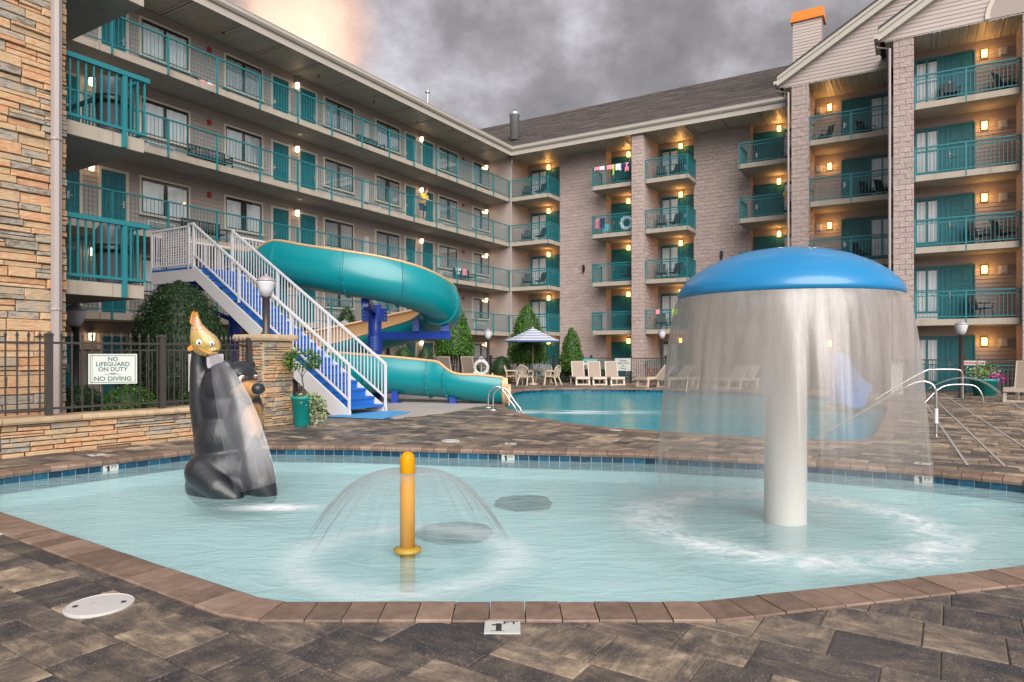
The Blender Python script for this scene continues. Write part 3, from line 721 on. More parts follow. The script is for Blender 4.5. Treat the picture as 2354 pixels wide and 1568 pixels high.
# ------------------------------------------------------------------ left wing (walkways)
def sL(xd, n=1.5):
    r = (xd-1177)/F
    # C + s*uL + n*nL
    ax, bx = CX-0.856*n, -0.516; ay, by = CY+0.516*n, -0.856
    return (ax-r*ay)/(r*by-bx)
LS = 33.0
lw = thing('hotel_wing', 'long taupe hotel wing with four open walkways, teal railings and rows of teal doors', 'hotel', (CX, CY, 0), AL)
O('wall', MB().box(-LS, 0.2, 1.5, 8.0, 0, EAVE), siding_m, lw)
O('end_wall', MB().box(0.0, 0.25, 0.0, 1.5, 0, EAVE), siding_m, lw)
pcs_plank = Pieces(lw, 'plank', siding_m)
for f in range(5): siding(pcs_plank, -LS, -0.001, f*FH+0.02, f*FH+FH-0.23, 1.4995, ML)
pcs_plank.done()
for f in range(1, 5):
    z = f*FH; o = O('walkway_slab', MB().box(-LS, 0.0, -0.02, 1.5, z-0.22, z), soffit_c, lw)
    e = MB()
    k = 15
    for i in range(k): e.box(-LS+LS*i/k+0.008, -LS+LS*(i+1)/k-0.008, -0.06, -0.0205, z-0.215, z+0.01)
    O('edge_beam', e, concrete, lw)
balL = Pieces(lw, 'baluster', teal)
for f in range(1, 5):
    railing(lw, (-LS, -0.08), (-0.05, -0.08), f*FH, balL, 1.85, M=ML, sp=0.128, bal=0.014)
balL.done()
# eaves: soffit panels, battens, fascia, gutter and roof
k = 17
for i in range(k):
    xa, xb = -LS+LS*i/k, -LS+LS*(i+1)/k
    O('soffit_panel', MB().box(xa+0.03, xb-0.03, -0.48, 1.49, EAVE, EAVE+0.03), soffit_v, lw)
    O('soffit_batten', MB().box(xb-0.10, xb-0.03, -0.48, 1.48, EAVE-0.035, EAVE-0.001).box(xb+0.03, xb+0.10, -0.48, 1.48, EAVE-0.035, EAVE-0.001), trim_m, lw)
O('fascia', MB().box(-LS, -0.50, -0.52, -0.485, EAVE-0.06, EAVE+0.26), trim_m, lw)
g = MB(); prof = [(-0.53, 0.20), (-0.60, 0.22), (-0.66, 0.30), (-0.665, 0.42), (-0.68, 0.43), (-0.68, 0.45), (-0.53, 0.45)]
vs = [(-LS, y, EAVE+z) for y, z in prof]+[(-0.62, y, EAVE+z) for y, z in prof]; k2 = len(prof)
g.add(vs, [tuple(range(k2-1, -1, -1)), tuple(range(k2, 2*k2))]+[(j, (j+1) % k2, k2+(j+1) % k2, k2+j) for j in range(k2)])
O('gutter', g, trim_m, lw)
O('roof', MB().add([(-LS, -0.55, 13.90), (0.0, -0.55, 13.90), (6, 6.5, 15.4), (-LS, 6.5, 15.4), (-LS, -0.55, 13.80), (0.0, -0.55, 13.80), (6, 6.5, 15.3), (-LS, 6.5, 15.3)],
                   [(0, 1, 2, 3), (7, 6, 5, 4), (0, 4, 5, 1), (1, 5, 6, 2), (2, 6, 7, 3), (3, 7, 4, 0)]), shingle_m, lw)
ALL = [0, 1, 2, 3, 4]
wins = [(317, 436), (512, 603), (741, 812), (860, 918), (1005, 1051), (1084, 1124)]
doors = [(224, 295, 'r', ALL), (141, 189, 'l', ALL), (621, 666, 'l', ALL), (684, 728, 'r', ALL), (928, 956, 'l', ALL), (967, 997, 'r', ALL), (1130, 1149, 'l', [0, 1, 2, 3])]
for a, b in wins:
    s0, s1 = sL(a), sL(b)
    for f in ALL:
        x0, x1 = -s0+0.09, -s1-0.09
        window(lw, x0, x1, f*FH+0.86, f*FH+2.06, 1.475, gap=0.3 if f == 1 and a > 1080 else 0.12)
        if f < 4 or a > 500:
            mb = MB().box(x0+0.15, x0+1.15, 1.30, 1.478, f*FH+0.18, f*FH+0.60)
            u = O('air_conditioner', mb, plastic_w, lw); gm = MB()
            for q in range(7): gm.box(x0+0.20, x0+1.10, 1.288, 1.2995, f*FH+0.23+q*0.05, f*FH+0.245+q*0.05)
            O('grille', gm, black_m, u)
for a, b, hd, fl in doors:
    s0, s1 = sL(a), sL(b)
    for f in fl: door(lw, -s0+0.10, -s1-0.10, f*FH, 1.475, 2.05, handle=hd)
for a in (480, 1064):
    for f in ALL: O('fire_alarm', MB().box(-sL(a)-0.07, -sL(a)+0.07, 1.41, 1.478, f*FH+1.90, f*FH+2.08), red_m, lw)
for f in ALL: O('utility_box', MB().box(-sL(839)-0.10, -sL(839)+0.12, 1.35, 1.478, f*FH+0.55, f*FH+1.65).box(-sL(839)-0.04, -sL(839)+0.06, 1.335, 1.349, f*FH+0.7, f*FH+1.3), plastic_w, lw)
for xd in (679,): 
    for f in (1, 2, 3): O('smoke_detector', MB().lathe([(0.0, -0.07), (0.10, -0.06), (0.13, 0.0)], 12, (-sL(690, 0.8), 0.8, f*FH+FH-0.225)), white_m, lw)
for i, xd in enumerate((515, 733, 860, 960)):
    O('sprinkler', MB().tube([(-sL(xd, 0.6), 0.6, EAVE-0.10), (-sL(xd, 0.6), 0.6, EAVE)], 0.02, 6).lathe([(0.05, 0), (0.05, 0.015)], 8, (-sL(xd, 0.6), 0.6, EAVE-0.11)), black_m, lw)
place = {679: 'between the two middle doors', 965: 'between the two doors near the corner', 1164: 'at the inner corner', 207: 'beside the doors behind the stone tower'}
for xd, desc in place.items():
    for f in ALL:
        yy = 1.475
        if f == 0 and xd == 679: continue
        x = -sL(xd) if xd != 1164 else -0.42
        fl = {0: 'ground floor', 1: 'second floor', 2: 'third floor', 3: 'fourth floor', 4: 'top floor'}[f]
        wall_lamp(ML, x, yy, f*FH+2.02, 'lit white wall lantern %s, %s of left wing' % (desc, fl), 'lantern', 'lit lanterns along the walkways', 0.7)
# downspout at the inner corner
dsp = MB().tube([(-0.12, -0.30, EAVE+0.1), (-0.12, -0.30, EAVE-0.3), (0.0, -0.16, EAVE-0.6), (0.0, -0.16, 0)], 0.06, 8)
O('downspout', dsp, pipe_m, lw)
rp = tag(O('vent_pipe', MB().lathe([(0.075, 0), (0.075, 0.85), (0.06, 0.86), (0.06, 0.90), (0.13, 0.92), (0.13, 1.0), (0.0, 1.02)], 14), galv, loc=LW(-sL(983, 0.9), 0.9, 14.50), smooth=False), 'thin grey capped vent pipe rising from the left wing roof', 'vent pipe')

# ------------------------------------------------------------------ right wing (balconies)
rw = thing('hotel_wing', 'taupe hotel wing with stacked teal balconies, block walls, shingle roof and two gables', 'hotel', (CX, CY, 0), AR)
SOFR = 13.5
balR = Pieces(rw, 'baluster', teal); plR = Pieces(rw, 'plank', siding_m); blk = Pieces(rw, 'block', block_m)
def blocks(x0, x1, z0, z1, yf, face='-y', bh=0.203, bl=0.41):
    z = z0; r_ = 0
    while z < z1-0.02:
        zt = min(z+bh, z1); x = x0-(bl/2 if r_ % 2 else 0)
        while x < x1-0.005:
            a, b = max(x, x0), min(x+bl, x1)
            if b-a > 0.01:
                j = rnd.uniform(0.004, 0.028); c = 0.006; g_ = 0.0015
                F_ = [(a+g_, 0.05, z+g_), (b-g_, 0.05, z+g_), (b-g_, 0.05, zt-g_), (a+g_, 0.05, zt-g_)]
                M_ = [(p[0], -0.002, p[2]) for p in F_]
                N_ = [(a+g_+c, -j-rnd.uniform(0, 0.016), z+g_+c), (b-g_-c, -j-rnd.uniform(0, 0.016), z+g_+c), (b-g_-c, -j-rnd.uniform(0, 0.016), zt-g_-c), (a+g_+c, -j-rnd.uniform(0, 0.016), zt-g_-c)]
                vs = F_+M_+N_
                if face == '-y': vs = [(p[0], yf+p[1], p[2]) for p in vs]; ctr = (a, yf, z)
                else: vs = [(yf-p[1], p[0], p[2]) for p in vs]; ctr = (yf, a, z)
                fs = [(0, 1, 5, 4), (1, 2, 6, 5), (2, 3, 7, 6), (3, 0, 4, 7), (4, 5, 9, 8), (5, 6, 10, 9), (6, 7, 11, 10), (7, 4, 8, 11), (8, 9, 10, 11)]
                blk.add(MB().add(vs, fs, min(1, max(0, rnd.gauss(0.5, 0.10)))), RW(*ctr)-Vector((0, 0, EYE)))
            x += bl
        z = zt; r_ += 1
# columns: u0, u1 of recess; balcony u0, u1; front n, back n, layout
COLS = [dict(r=(0.02, 2.76), b=(0.04, 2.77), nf=0.0, nb=2.25, nw=1.5, L=False, R=True, lay='WD'),
        dict(r=(5.85, 8.11), b=(5.58, 8.11), nf=0.0, nb=2.25, nw=1.5, L=True, R=False, lay='DW'),
        dict(r=(8.75, 11.02), b=(8.75, 11.12), nf=0.0, nb=2.25, nw=1.5, L=False, R=True, lay='WD'),
        dict(r=(14.06, 16.7), b=(13.84, 16.7), nf=-0.35, nb=2.0, nw=1.5, L=True, R=False, lay='DW'),
        dict(r=(17.38, 20.75), b=(17.38, 20.75), nf=-2.6, nb=-0.8, nw=-2.6, L=False, R=False, lay='_DW'),
        dict(r=(21.43, 24.72), b=(21.43, 24.72), nf=-5.35, nb=-3.95, nw=-5.3, L=False, R=False, lay='WD_')]
CN = ['first balcony column from the corner', 'second balcony column from the corner', 'third balcony column from the corner', 'column left of the chimney', 'column under the middle gable', 'rightmost balcony column']
# solid masses
M_ = MB().box(0.1, 16.7, 2.25, 9, 0, SOFR).box(16.7, 20.76, -0.8, 9, 0, SOFR).box(20.76, 29, -3.95, 9, 0, SOFR)
M_.box(14.0, 16.7, 2.0, 2.24, 0, SOFR)
O('core_wall', M_, stucco_m, rw)
for u0, u1 in ((2.76, 5.85), (11.02, 14.06)):
    O('wall', MB().box(u0, u1, 1.5, 2.25, 0, SOFR), block_m, rw); blocks(u0, u1, 0, SOFR, 1.498)
for u0, u1, nf, nb in ((8.11, 8.75, -0.32, 2.25), (16.7, 17.38, -2.95, 2.25), (20.75, 21.43, -5.65, -0.8), (24.72, 26.2, -5.65, -3.9)):
    O('pier', MB().box(u0, u1, nf, nb, 0, SOFR), block_m, rw); blocks(u0, u1, 0, SOFR, nf-0.001)
    if u1 < 20: blocks(nf+0.02, 1.5 if u1 < 10 else -0.8, 0, SOFR, u1+0.001, '+x')
# left end siding of first recess
for f in range(5):
    z0, z1 = f*FH+0.02, f*FH+FH-0.24
    z = z0
    while z < z1-0.02:
        zt = min(z+0.155, z1)
        mb = MB().add([(0.09, 0.02, z), (0.09, 2.24, z), (0.09, 2.24, zt), (0.09, 0.02, zt), (0.115, 0.02, z), (0.115, 2.24, z), (0.096, 2.24, zt), (0.096, 0.02, zt)],
                      [(4, 5, 6, 7), (0, 1, 5, 4), (0, 4, 7, 3), (3, 7, 6, 2), (1, 2, 6, 5)], rnd.random())
        plR.add(mb, RW(0.1, 1, z)); z = zt
O('end_wall', MB().box(0.0, 0.09, 0.02, 2.25, 0, SOFR), siding_l, rw)
for ci, c in enumerate(COLS):
    u0, u1 = c['r']; b0, b1 = c['b']; nf, nb = c['nf'], c['nb']; W_ = u1-u0
    for f in range(5):
        z = f*FH
        siding(plR, u0+(0.12 if ci == 0 else 0), u1, z+0.02, z+FH-0.24, nb-0.001, MR)
        if f > 0:
            poly = [(b0, nf), (b1, nf), (b1, c['nw'] if c['R'] else nb), (u1, c['nw'] if c['R'] else nb), (u1, nb), (u0, nb), (u0, c['nw'] if c['L'] else nb), (b0, c['nw'] if c['L'] else nb)]
            q = []
            for p in poly:
                if not q or (Vector(p)-Vector(q[-1])).length > 0.004: q.append(p)
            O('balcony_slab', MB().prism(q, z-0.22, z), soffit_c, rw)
            e = MB().box(b0+0.01, b1+(0.03 if c['R'] else -0.01), nf-0.045, nf-0.001, z-0.215, z+0.012)
            if c['R']: e.box(b1+0.001, b1+0.045, nf, c['nw']-0.04, z-0.215, z+0.012)
            if c['L']: e.box(b0-0.045, b0-0.001, nf, c['nw']-0.04, z-0.215, z+0.012)
            O('edge_beam', e, concrete, rw)
        if f > 0 or ci in (0, 1, 2, 5, 4):
            railing(rw, (b0+0.04, nf-0.02), (b1-0.02, nf-0.02), z, balR, 1.9 if ci < 4 else 1.65, style='fancy', M=MR, sp=0.12)
            if c['R'] and f > 0: railing(rw, (b1, nf+0.03), (b1, c['nw']-0.06), z, balR, 1.6, style='fancy', M=MR, sp=0.12, skip0=True)
            if c['L'] and f > 0: railing(rw, (b0, nf+0.03), (b0, c['nw']-0.06), z, balR, 1.6, style='fancy', M=MR, sp=0.12, skip0=True)
        yf = nb-0.024; lay = c['lay']
        H = 2.10
        if lay == 'WD':
            wa, wb, da, db = u0+0.13+(0.25 if ci == 0 else 0.1), u0+W_*0.53, u0+W_*0.66, u1-0.10
            pa, pb = wb+0.06, da-0.06; la = (pa+pb)/2
        elif lay == 'DW':
            da, db, wa, wb = u0+0.10, u0+W_*0.42, u0+W_*0.58, u1-0.05; pa, pb = db+0.06, wa-0.06; la = (pa+pb)/2
        elif lay == '_DW':
            da, db, wa, wb = u0+W_*0.36, u0+W_*0.60, u0+W_*0.70, u1-0.08; pa, pb = db+0.06, wa-0.06; la = u0+W_*0.20
        else:
            wa, wb, da, db = u0+0.06, u0+W_*0.25, u0+W_*0.34, u0+W_*0.60; pa, pb = wb+0.06, da-0.06; la = u0+W_*0.70
        door(rw, da, db, z, yf, H, frame=teal_door, leaf=teal_door, handle='l', tr=0.05)
        window(rw, wa, wb, z+0.35, z+H, yf, frame=teal_door, sash=teal_door if ci < 3 else teal, nv=1, nh=1, sill=False, gap=0.03, tr=0.05)
        O('side_panel', MB().box(pa, pb, yf-0.03, yf+0.02, z+0.01, z+H+0.05).box(wa-0.05, wb+0.05, yf-0.035, yf+0.02, z+0.01, z+0.29), teal_door, rw)
        if f in (1, 3): O('air_conditioner', MB().box(wa+0.03, wb-0.03, yf-0.16, yf-0.036, z+0.03, z+0.30), plastic_w, rw)
        fl = {0: 'ground floor', 1: 'second floor', 2: 'third floor', 3: 'fourth floor', 4: 'top floor'}[f]
        yl = yf-0.03 if lay in ('WD', 'DW') else yf
        wall_lamp(MR, la, yl, z+1.98+(0.22 if ci < 4 else -0.05), 'glowing orange wall lamp on the %s, %s' % (fl, CN[ci]), 'orange', 'orange lamps on the balconies', 4.8)
        if ci >= 4:
            hx = u0+W_*0.06 if ci == 4 else u0+W_*0.88
            O('wall_speaker', MB().box(hx-0.15, hx+0.15, yf-0.015, yf+0.01, z+1.72, z+2.06).box(hx-0.08, hx+0.09, yf-0.11, yf-0.0151, z+1.76, z+2.02), plastic_w, rw)
for u_ in (4.42, 12.55):
    b_ = RW(u_, 1.47, 6.55 if u_ < 5 else 6.75)
    t = thing('wall_sconce', 'unlit black up-and-down wall light on the block wall %s' % ('left of the second balcony column' if u_ < 5 else 'left of the chimney column'), 'wall light', b_, AR, 'black wall lights on the block walls')
    O('body', MB().box(-0.05, 0.05, -0.17, -0.06, -0.22, 0.22), black_m, t); O('bracket', MB().box(-0.06, 0.06, -0.06, 0.0, -0.05, 0.09), black_m, t)
balR.done(); plR.done(); blk.done()
# eaves
k = 9
for i in range(k):
    xa, xb = 16.65*i/k, 16.65*(i+1)/k
    O('soffit_panel', MB().box(xa+0.03, xb-0.03, -0.48, 2.2, SOFR, SOFR+0.03), soffit_v, rw)
    O('soffit_batten', MB().box(xb-0.10, xb-0.03, -0.48, 1.45, SOFR-0.03, SOFR-0.001).box(xb+0.03, xb+0.10, -0.48, 1.45, SOFR-0.03, SOFR-0.001), trim_m, rw)
O('fascia', MB().box(-0.05, 16.1, -0.53, -0.49, SOFR-0.06, SOFR+0.26), trim_m, rw)
vs = [(-0.1, y, SOFR+z) for y, z in prof]+[(16.2, y, SOFR+z) for y, z in prof]
O('gutter', MB().add(vs, [tuple(range(k2-1, -1, -1)), tuple(range(k2, 2*k2))]+[(j, (j+1) % k2, k2+(j+1) % k2, k2+j) for j in range(k2)]), trim_m, rw)
# shingle roof in courses
RS = 0.60; sh = MB(); n0 = -0.6; kk = 50
O('roof', MB().add([(-0.5, -0.5, 13.88), (25, -0.5, 13.88), (25, 7, 13.88+RS*7.5), (-9, 7, 13.88+RS*7.5), (25, 14, 13.9), (-9, 14, 13.9)], [(0, 1, 2, 3), (3, 2, 4, 5)]), shingle_m, rw)
for i in range(kk):
    a, b = n0+7.6*i/kk, n0+7.6*(i+1)/kk; za, zb = 13.90+RS*(a-n0), 13.90+RS*(b-n0); xl = -0.55-(a-n0)*1.1; x = xl; 
    while x < 22:
        L = rnd.uniform(0.5, 1.1); jj = rnd.uniform(0.012, 0.03)
        sh.add([(x, a, za+jj), (x+L, a, za+jj), (x+L, b, zb+0.008), (x, b, zb+0.008), (x, a, za-0.01), (x+L, a, za-0.01)], [(0, 1, 2, 3), (4, 5, 1, 0)], rnd.random()); x += L
O('shingles', sh, shingle_m, rw, kind='stuff')
# gables
def gable(u0, um, zl, slope, nf, soff0, soff1, nback, lou=False):
    zp = zl+slope*(um-u0); ur = 2*um-u0; pg = Pieces(rw, 'plank', siding_l, 60)
    z = SOFR+0.02; wn = nf+0.32
    while z < zp-0.2:
        zt = z+0.155; hw = (um-u0)-(max(zt, zl-0.1)-zl)/slope-0.15
        if hw < 0.1: break
        mb = MB().add([(um-hw, wn, z), (um+hw, wn, z), (um+hw, wn-0.022, z), (um-hw, wn-0.022, z), (um-hw, wn, zt), (um+hw, wn, zt), (um+hw, wn-0.004, zt), (um-hw, wn-0.004, zt)],
                      [(0, 1, 2, 3), (4, 7, 6, 5), (3, 2, 6, 7), (0, 4, 5, 1), (0, 3, 7, 4), (1, 5, 6, 2)], rnd.random())
        pg.add(mb, RW(um, wn, z)); z = zt
    pg.done()
    O('gable_wall', MB().add([(u0+0.25, wn+0.01, SOFR), (ur-0.25, wn+0.01, SOFR), (um, wn+0.01, zp-0.1), (u0+0.25, wn+0.15, SOFR), (ur-0.25, wn+0.15, SOFR), (um, wn+0.15, zp-0.1)], [(0, 1, 2), (5, 4, 3), (0, 3, 4, 1), (1, 4, 5, 2), (2, 5, 3, 0)]), siding_l, rw)
    for s in (-1, 1):
        e = um-u0
        P = lambda o_, z_, y_: (um+s*o_, y_, z_)
        for nm, y0, y1, t0, t1, mm in (('rake_board', nf, nf+0.04, -0.42, -0.10, trim_m), ('rake_moulding', nf-0.05, nf-0.001, -0.16, 0.05, trim_m), ('rake_soffit', nf+0.041, nf+0.30, -0.42, -0.37, soffit_v)):
            vs = [P(e, zl+t0, y0), P(0, zp+t0, y0), P(0, zp+t1, y0), P(e, zl+t1, y0), P(e, zl+t0, y1), P(0, zp+t0, y1), P(0, zp+t1, y1), P(e, zl+t1, y1)]
            O(nm, MB().add(vs, [(0, 1, 2, 3), (7, 6, 5, 4), (0, 4, 5, 1), (1, 5, 6, 2), (2, 6, 7, 3), (3, 7, 4, 0)]), mm, rw)
        vs = [P(e+0.02, zl+0.06, nf-0.08), P(0, zp+0.07, nf-0.08), P(0, zp+0.07, nback), P(e+0.02, zl+0.06, nback), P(e+0.02, zl-0.02, nf-0.08), P(0, zp-0.01, nf-0.08), P(0, zp-0.01, nback), P(e+0.02, zl-0.02, nback)]
        O('gable_roof', MB().add(vs, [(0, 1, 2, 3), (7, 6, 5, 4), (0, 4, 5, 1), (1, 5, 6, 2), (2, 6, 7, 3), (3, 7, 4, 0)]), shingle_m, rw)
        # return gutter and downspout stub at the foot of the rake
        if s < 0:
            O('gutter', MB().box(u0-0.16, u0-0.02, nf-0.06, nf+1.6, zl-0.36, zl-0.22).box(u0-0.02, u0+0.02, nf-0.02, nf+1.6, zl-0.42, zl-0.05), trim_m, rw)
            du = soff0-0.12
            O('downspout', MB().tube([(u0-0.08, nf+0.5, zl-0.3), (u0-0.08, nf+0.35, zl-0.55), (du, nf+0.2, zl-0.75), (du, nf+0.2, 0)], 0.05, 8), pipe_m, rw)
    O('soffit_panel', MB().box(u0+0.2, soff1, wn-0.02, nback if nback < 0 else -0.8, SOFR-0.03, SOFR-0.001), soffit_v, rw)
    for uu in (soff0+(soff1-soff0)*0.36, soff0+(soff1-soff0)*0.84):
        O('soffit_batten', MB().box(uu-0.12, uu-0.05, wn, soffb, SOFR-0.06, SOFR-0.031).box(uu+0.05, uu+0.12, wn, soffb, SOFR-0.06, SOFR-0.031), trim_m, rw)
    if lou:
        mb = MB(); c = (um+0.05, SOFR+0.02); r0, r1 = 1.28, 1.42
        for t_ in range(24):
            a, b = PI*t_/24, PI*(t_+1)/24
            q = [(c[0]+r*math.cos(t), c[1]+r*math.sin(t)) for r, t in ((r0, a), (r1, a), (r1, b), (r0, b))]
            mb.add([(p[0], wn-0.07, p[1]) for p in q]+[(p[0], wn-0.02, p[1]) for p in q], [(0, 1, 2, 3), (7, 6, 5, 4), (0, 4, 5, 1), (1, 5, 6, 2), (2, 6, 7, 3), (3, 7, 4, 0)])
        O('arch_trim', mb, cream, rw)
        pl = [(c[0]+r0*math.cos(PI*t_/24), c[1]+r0*math.sin(PI*t_/24)) for t_ in range(25)]; n_ = len(pl)
        O('arch_panel', MB().add([(p[0], wn-0.035, p[1]) for p in pl]+[(p[0], wn-0.02, p[1]) for p in pl], [tuple(range(n_)), tuple(range(2*n_-1, n_-1, -1))]), stucco_m, rw)
soffb = -0.85
gable(16.15, 25.0, 13.95, 0.585, -3.25, 16.7, 20.75, 7.0)
soffb = -4.0
gable(20.27, 25.0, 13.9, 0.60, -6.0, 20.75, 24.72, -1.0, True)
# downspouts beside the middle pier and vents, chimney
ch = empty_part('chimney', rw)
cc_ = Pieces(ch, 'plank', siding_l)
CU0, CU1, CN0, CN1 = 16.15, 17.5, 1.15, 2.1
O('shaft', MB().box(CU0+0.02, CU1-0.02, CN0+0.02, CN1, 13.5, 18.25), siding_l, ch)
z = 14.2
while z < 18.2:
    for fx in (0, 1):
        if fx == 0: mb = MB().add([(CU0, CN0+0.02, z), (CU1, CN0+0.02, z), (CU1, CN0-0.004, z), (CU0, CN0-0.004, z), (CU0, CN0+0.02, z+0.155), (CU1, CN0+0.02, z+0.155), (CU1, CN0+0.014, z+0.155), (CU0, CN0+0.014, z+0.155)],
                      [(0, 1, 2, 3), (4, 7, 6, 5), (3, 2, 6, 7), (0, 3, 7, 4), (1, 5, 6, 2)], rnd.random())
        else: mb = MB().add([(CU1-0.02, CN0, z), (CU1-0.02, CN1, z), (CU1+0.004, CN1, z), (CU1+0.004, CN0, z), (CU1-0.02, CN0, z+0.155), (CU1-0.02, CN1, z+0.155), (CU1-0.014, CN1, z+0.155), (CU1-0.014, CN0, z+0.155)],
                      [(0, 1, 2, 3), (4, 7, 6, 5), (3, 2, 6, 7), (0, 3, 7, 4), (1, 5, 6, 2)], rnd.random())
        cc_.add(mb, RW(CU0, CN0, z))
    z += 0.155
cc_.done()
capm = MB().box(CU0-0.10, CU1+0.10, CN0-0.10, CN1+0.10, 18.20, 18.36)
for i in range(10):
    a, b = PI*i/10, PI*(i+1)/10; cy_, ry = (CN0+CN1)/2, (CN1-CN0)/2+0.06
    capm.add([(CU0-0.06, cy_-ry*math.cos(a), 18.36+0.55*math.sin(a)), (CU1+0.06, cy_-ry*math.cos(a), 18.36+0.55*math.sin(a)), (CU1+0.06, cy_-ry*math.cos(b), 18.36+0.55*math.sin(b)), (CU0-0.06, cy_-ry*math.cos(b), 18.36+0.55*math.sin(b))], [(0, 1, 2, 3)])
pl = [((CN0+CN1)/2-ry*math.cos(PI*i/10), 18.36+0.55*math.sin(PI*i/10)) for i in range(11)]
for ux in (CU0-0.06, CU1+0.06): capm.add([(ux, p[0], p[1]) for p in pl], [tuple(range(11))])
O('chimney_cap', capm, orange_m, ch)
p_ = wp(1183, 300, 42.5)
tag(O('roof_vent', MB().lathe([(0.30, -0.6), (0.30, 0.90), (0.34, 0.92), (0.34, 1.08), (0.31, 1.12), (0.0, 1.14)], 20), galv, loc=p_, smooth=True), 'wide galvanised roof vent on the shingle roof by the corner', 'roof vent')
# ------------------------------------------------------------------ stone tower with stair landings
tw = thing('stone_tower', 'tall ledgestone tower with teal railed landings at the left edge of the pool area', 'tower', (CX, CY, 0), AL)
TX = -29.45; TN = -9.15
def ledge(pc, M, x0, x1, z0, z1, hmin=0.06, hmax=0.20, wmin=0.22, wmax=0.62, dep=0.05, W=None, r=rnd):
    """ledgestone face in the local plane y=0 looking towards -y; M places it"""
    z = z0
    while z < z1-0.03:
        h = min(r.uniform(hmin, hmax), z1-z)
        if z1-z-h < hmin*0.7: h = z1-z
        x = x0-r.uniform(0, wmax*0.5)
        while x < x1-0.01:
            w_ = r.uniform(wmin, wmax)*(0.7+h/hmax*0.5); a, b = max(x, x0), min(x+w_, x1); x += w_
            if b-a < 0.03: continue
            parts = [(z, z+h)]
            if h > hmax*0.62 and r.random() < 0.35: m_ = z+h*r.uniform(0.35, 0.65); parts = [(z, m_), (m_, z+h)]
            for p, q in parts:
                g = 0.005; d = r.uniform(0.010, dep); c = 0.010; j = lambda s_=0.006: r.uniform(-s_, s_)
                tl = j(0.006)
                B = [(a+g, 0.03, p+g), (b-g, 0.03, p+g), (b-g, 0.03, q-g), (a+g, 0.03, q-g)]
                N1 = [(a+g+j(), -d+0.012, p+g+j(0.003)-tl*0.5), (b-g+j(), -d+0.012, p+g+j(0.003)+tl*0.5), (b-g+j(), -d+0.012, q-g+j(0.003)+tl*0.5), (a+g+j(), -d+0.012, q-g+j(0.003)-tl*0.5)]
                N2 = [(v[0]+(c if i in (0, 3) else -c), -d-r.uniform(0, 0.010), v[2]+(c if i < 2 else -c)*0.8) for i, v in enumerate(N1)]
                vs = [tuple(M @ Vector(v)) for v in B+N1+N2]
                fs = [(0, 1, 5, 4), (1, 2, 6, 5), (2, 3, 7, 6), (3, 0, 4, 7), (4, 5, 9, 8), (5, 6, 10, 9), (6, 7, 11, 10), (7, 4, 8, 11), (8, 9, 10, 11)]
                t_ = r.choice([r.uniform(0.3, 0.7), r.uniform(0.5, 0.95), r.uniform(0.12, 1.0), r.uniform(0.05, 0.3)])
                ctr = M @ Vector((a, 0, p)); pc.add(MB().add(vs, fs, t_), (W @ ctr) if W else ctr)
        z += h
stP = Pieces(tw, 'stone', stone_m)
ledge(stP, Matrix.Translation((0, TN, 0)), -34.5, TX, 0, 9.2, 0.09, 0.21, 0.30, 0.70, 0.07, W=Matrix.Translation((0, 0, -2.5)) @ ML, r=random.Random(3))
stP.done()
O('wall', MB().box(-36, TX, TN+0.0, -6.5, 0, 14), mortar_d, tw)
O('downspout', MB().tube([(TX-0.20, TN-0.13, 0), (TX-0.20, TN-0.13, 14)], 0.085, 8), pipe_m, tw)
for z in (2.2, 5.02, 7.6): O('bracket', MB().lathe([(0.095, 0), (0.098, 0.02), (0.095, 0.04)], 12, (TX-0.20, TN-0.13, z)), pipe_m, tw)
LX = -28.06
balT = Pieces(tw, 'baluster', teal)
for f in (1, 2, 3):
    z = f*FH
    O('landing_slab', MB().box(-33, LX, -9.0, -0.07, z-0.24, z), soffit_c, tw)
    O('edge_beam', MB().box(-33, LX-0.55, -9.04, -9.001, z-0.235, z+0.008).box(LX-0.54, LX+0.02, -9.04, -9.001, z-0.235, z+0.008), concrete, tw)
    a, b = Vector((TX-1.0, -9.06, 0)), Vector((LX+0.04, -9.06, 0))
    mb = MB().bar(a+Vector((0, 0, z+1.12)), b+Vector((0.06, 0, z+1.12)), 0.10, 0.085).bar(a+Vector((0, 0, z+0.10)), b+Vector((0, 0, z+0.10)), 0.045, 0.05)
    mb.bar((LX+0.02, -9.0, z+1.12), (LX+0.02, -0.1, z+1.12), 0.08, 0.06).bar((LX+0.02, -9.0, z+0.10), (LX+0.02, -0.1, z+0.10), 0.04, 0.04)
    rl = O('railing', mb, teal, tw)
    for px_ in (LX-0.36, LX-1.52): O('post', MB().box(px_-0.04, px_+0.04, -9.10, -9.02, z-0.24, z+1.08), teal, rl)
    x = LX+0.02
    while x > TX-0.9:
        if abs(x-(LX-0.36)) > 0.05 and abs(x-(LX-1.52)) > 0.05: balT.add(MB().box(x-0.015, x+0.015, -9.075, -9.045, z+0.12, z+1.09), LW(x, -9, z))
        x -= 0.130
    n_ = -8.8
    while n_ < -0.3: balT.add(MB().box(LX+0.008, LX+0.032, n_-0.012, n_+0.012, z+0.12, z+1.10), LW(LX, n_, z)); n_ += 0.13
balT.done()
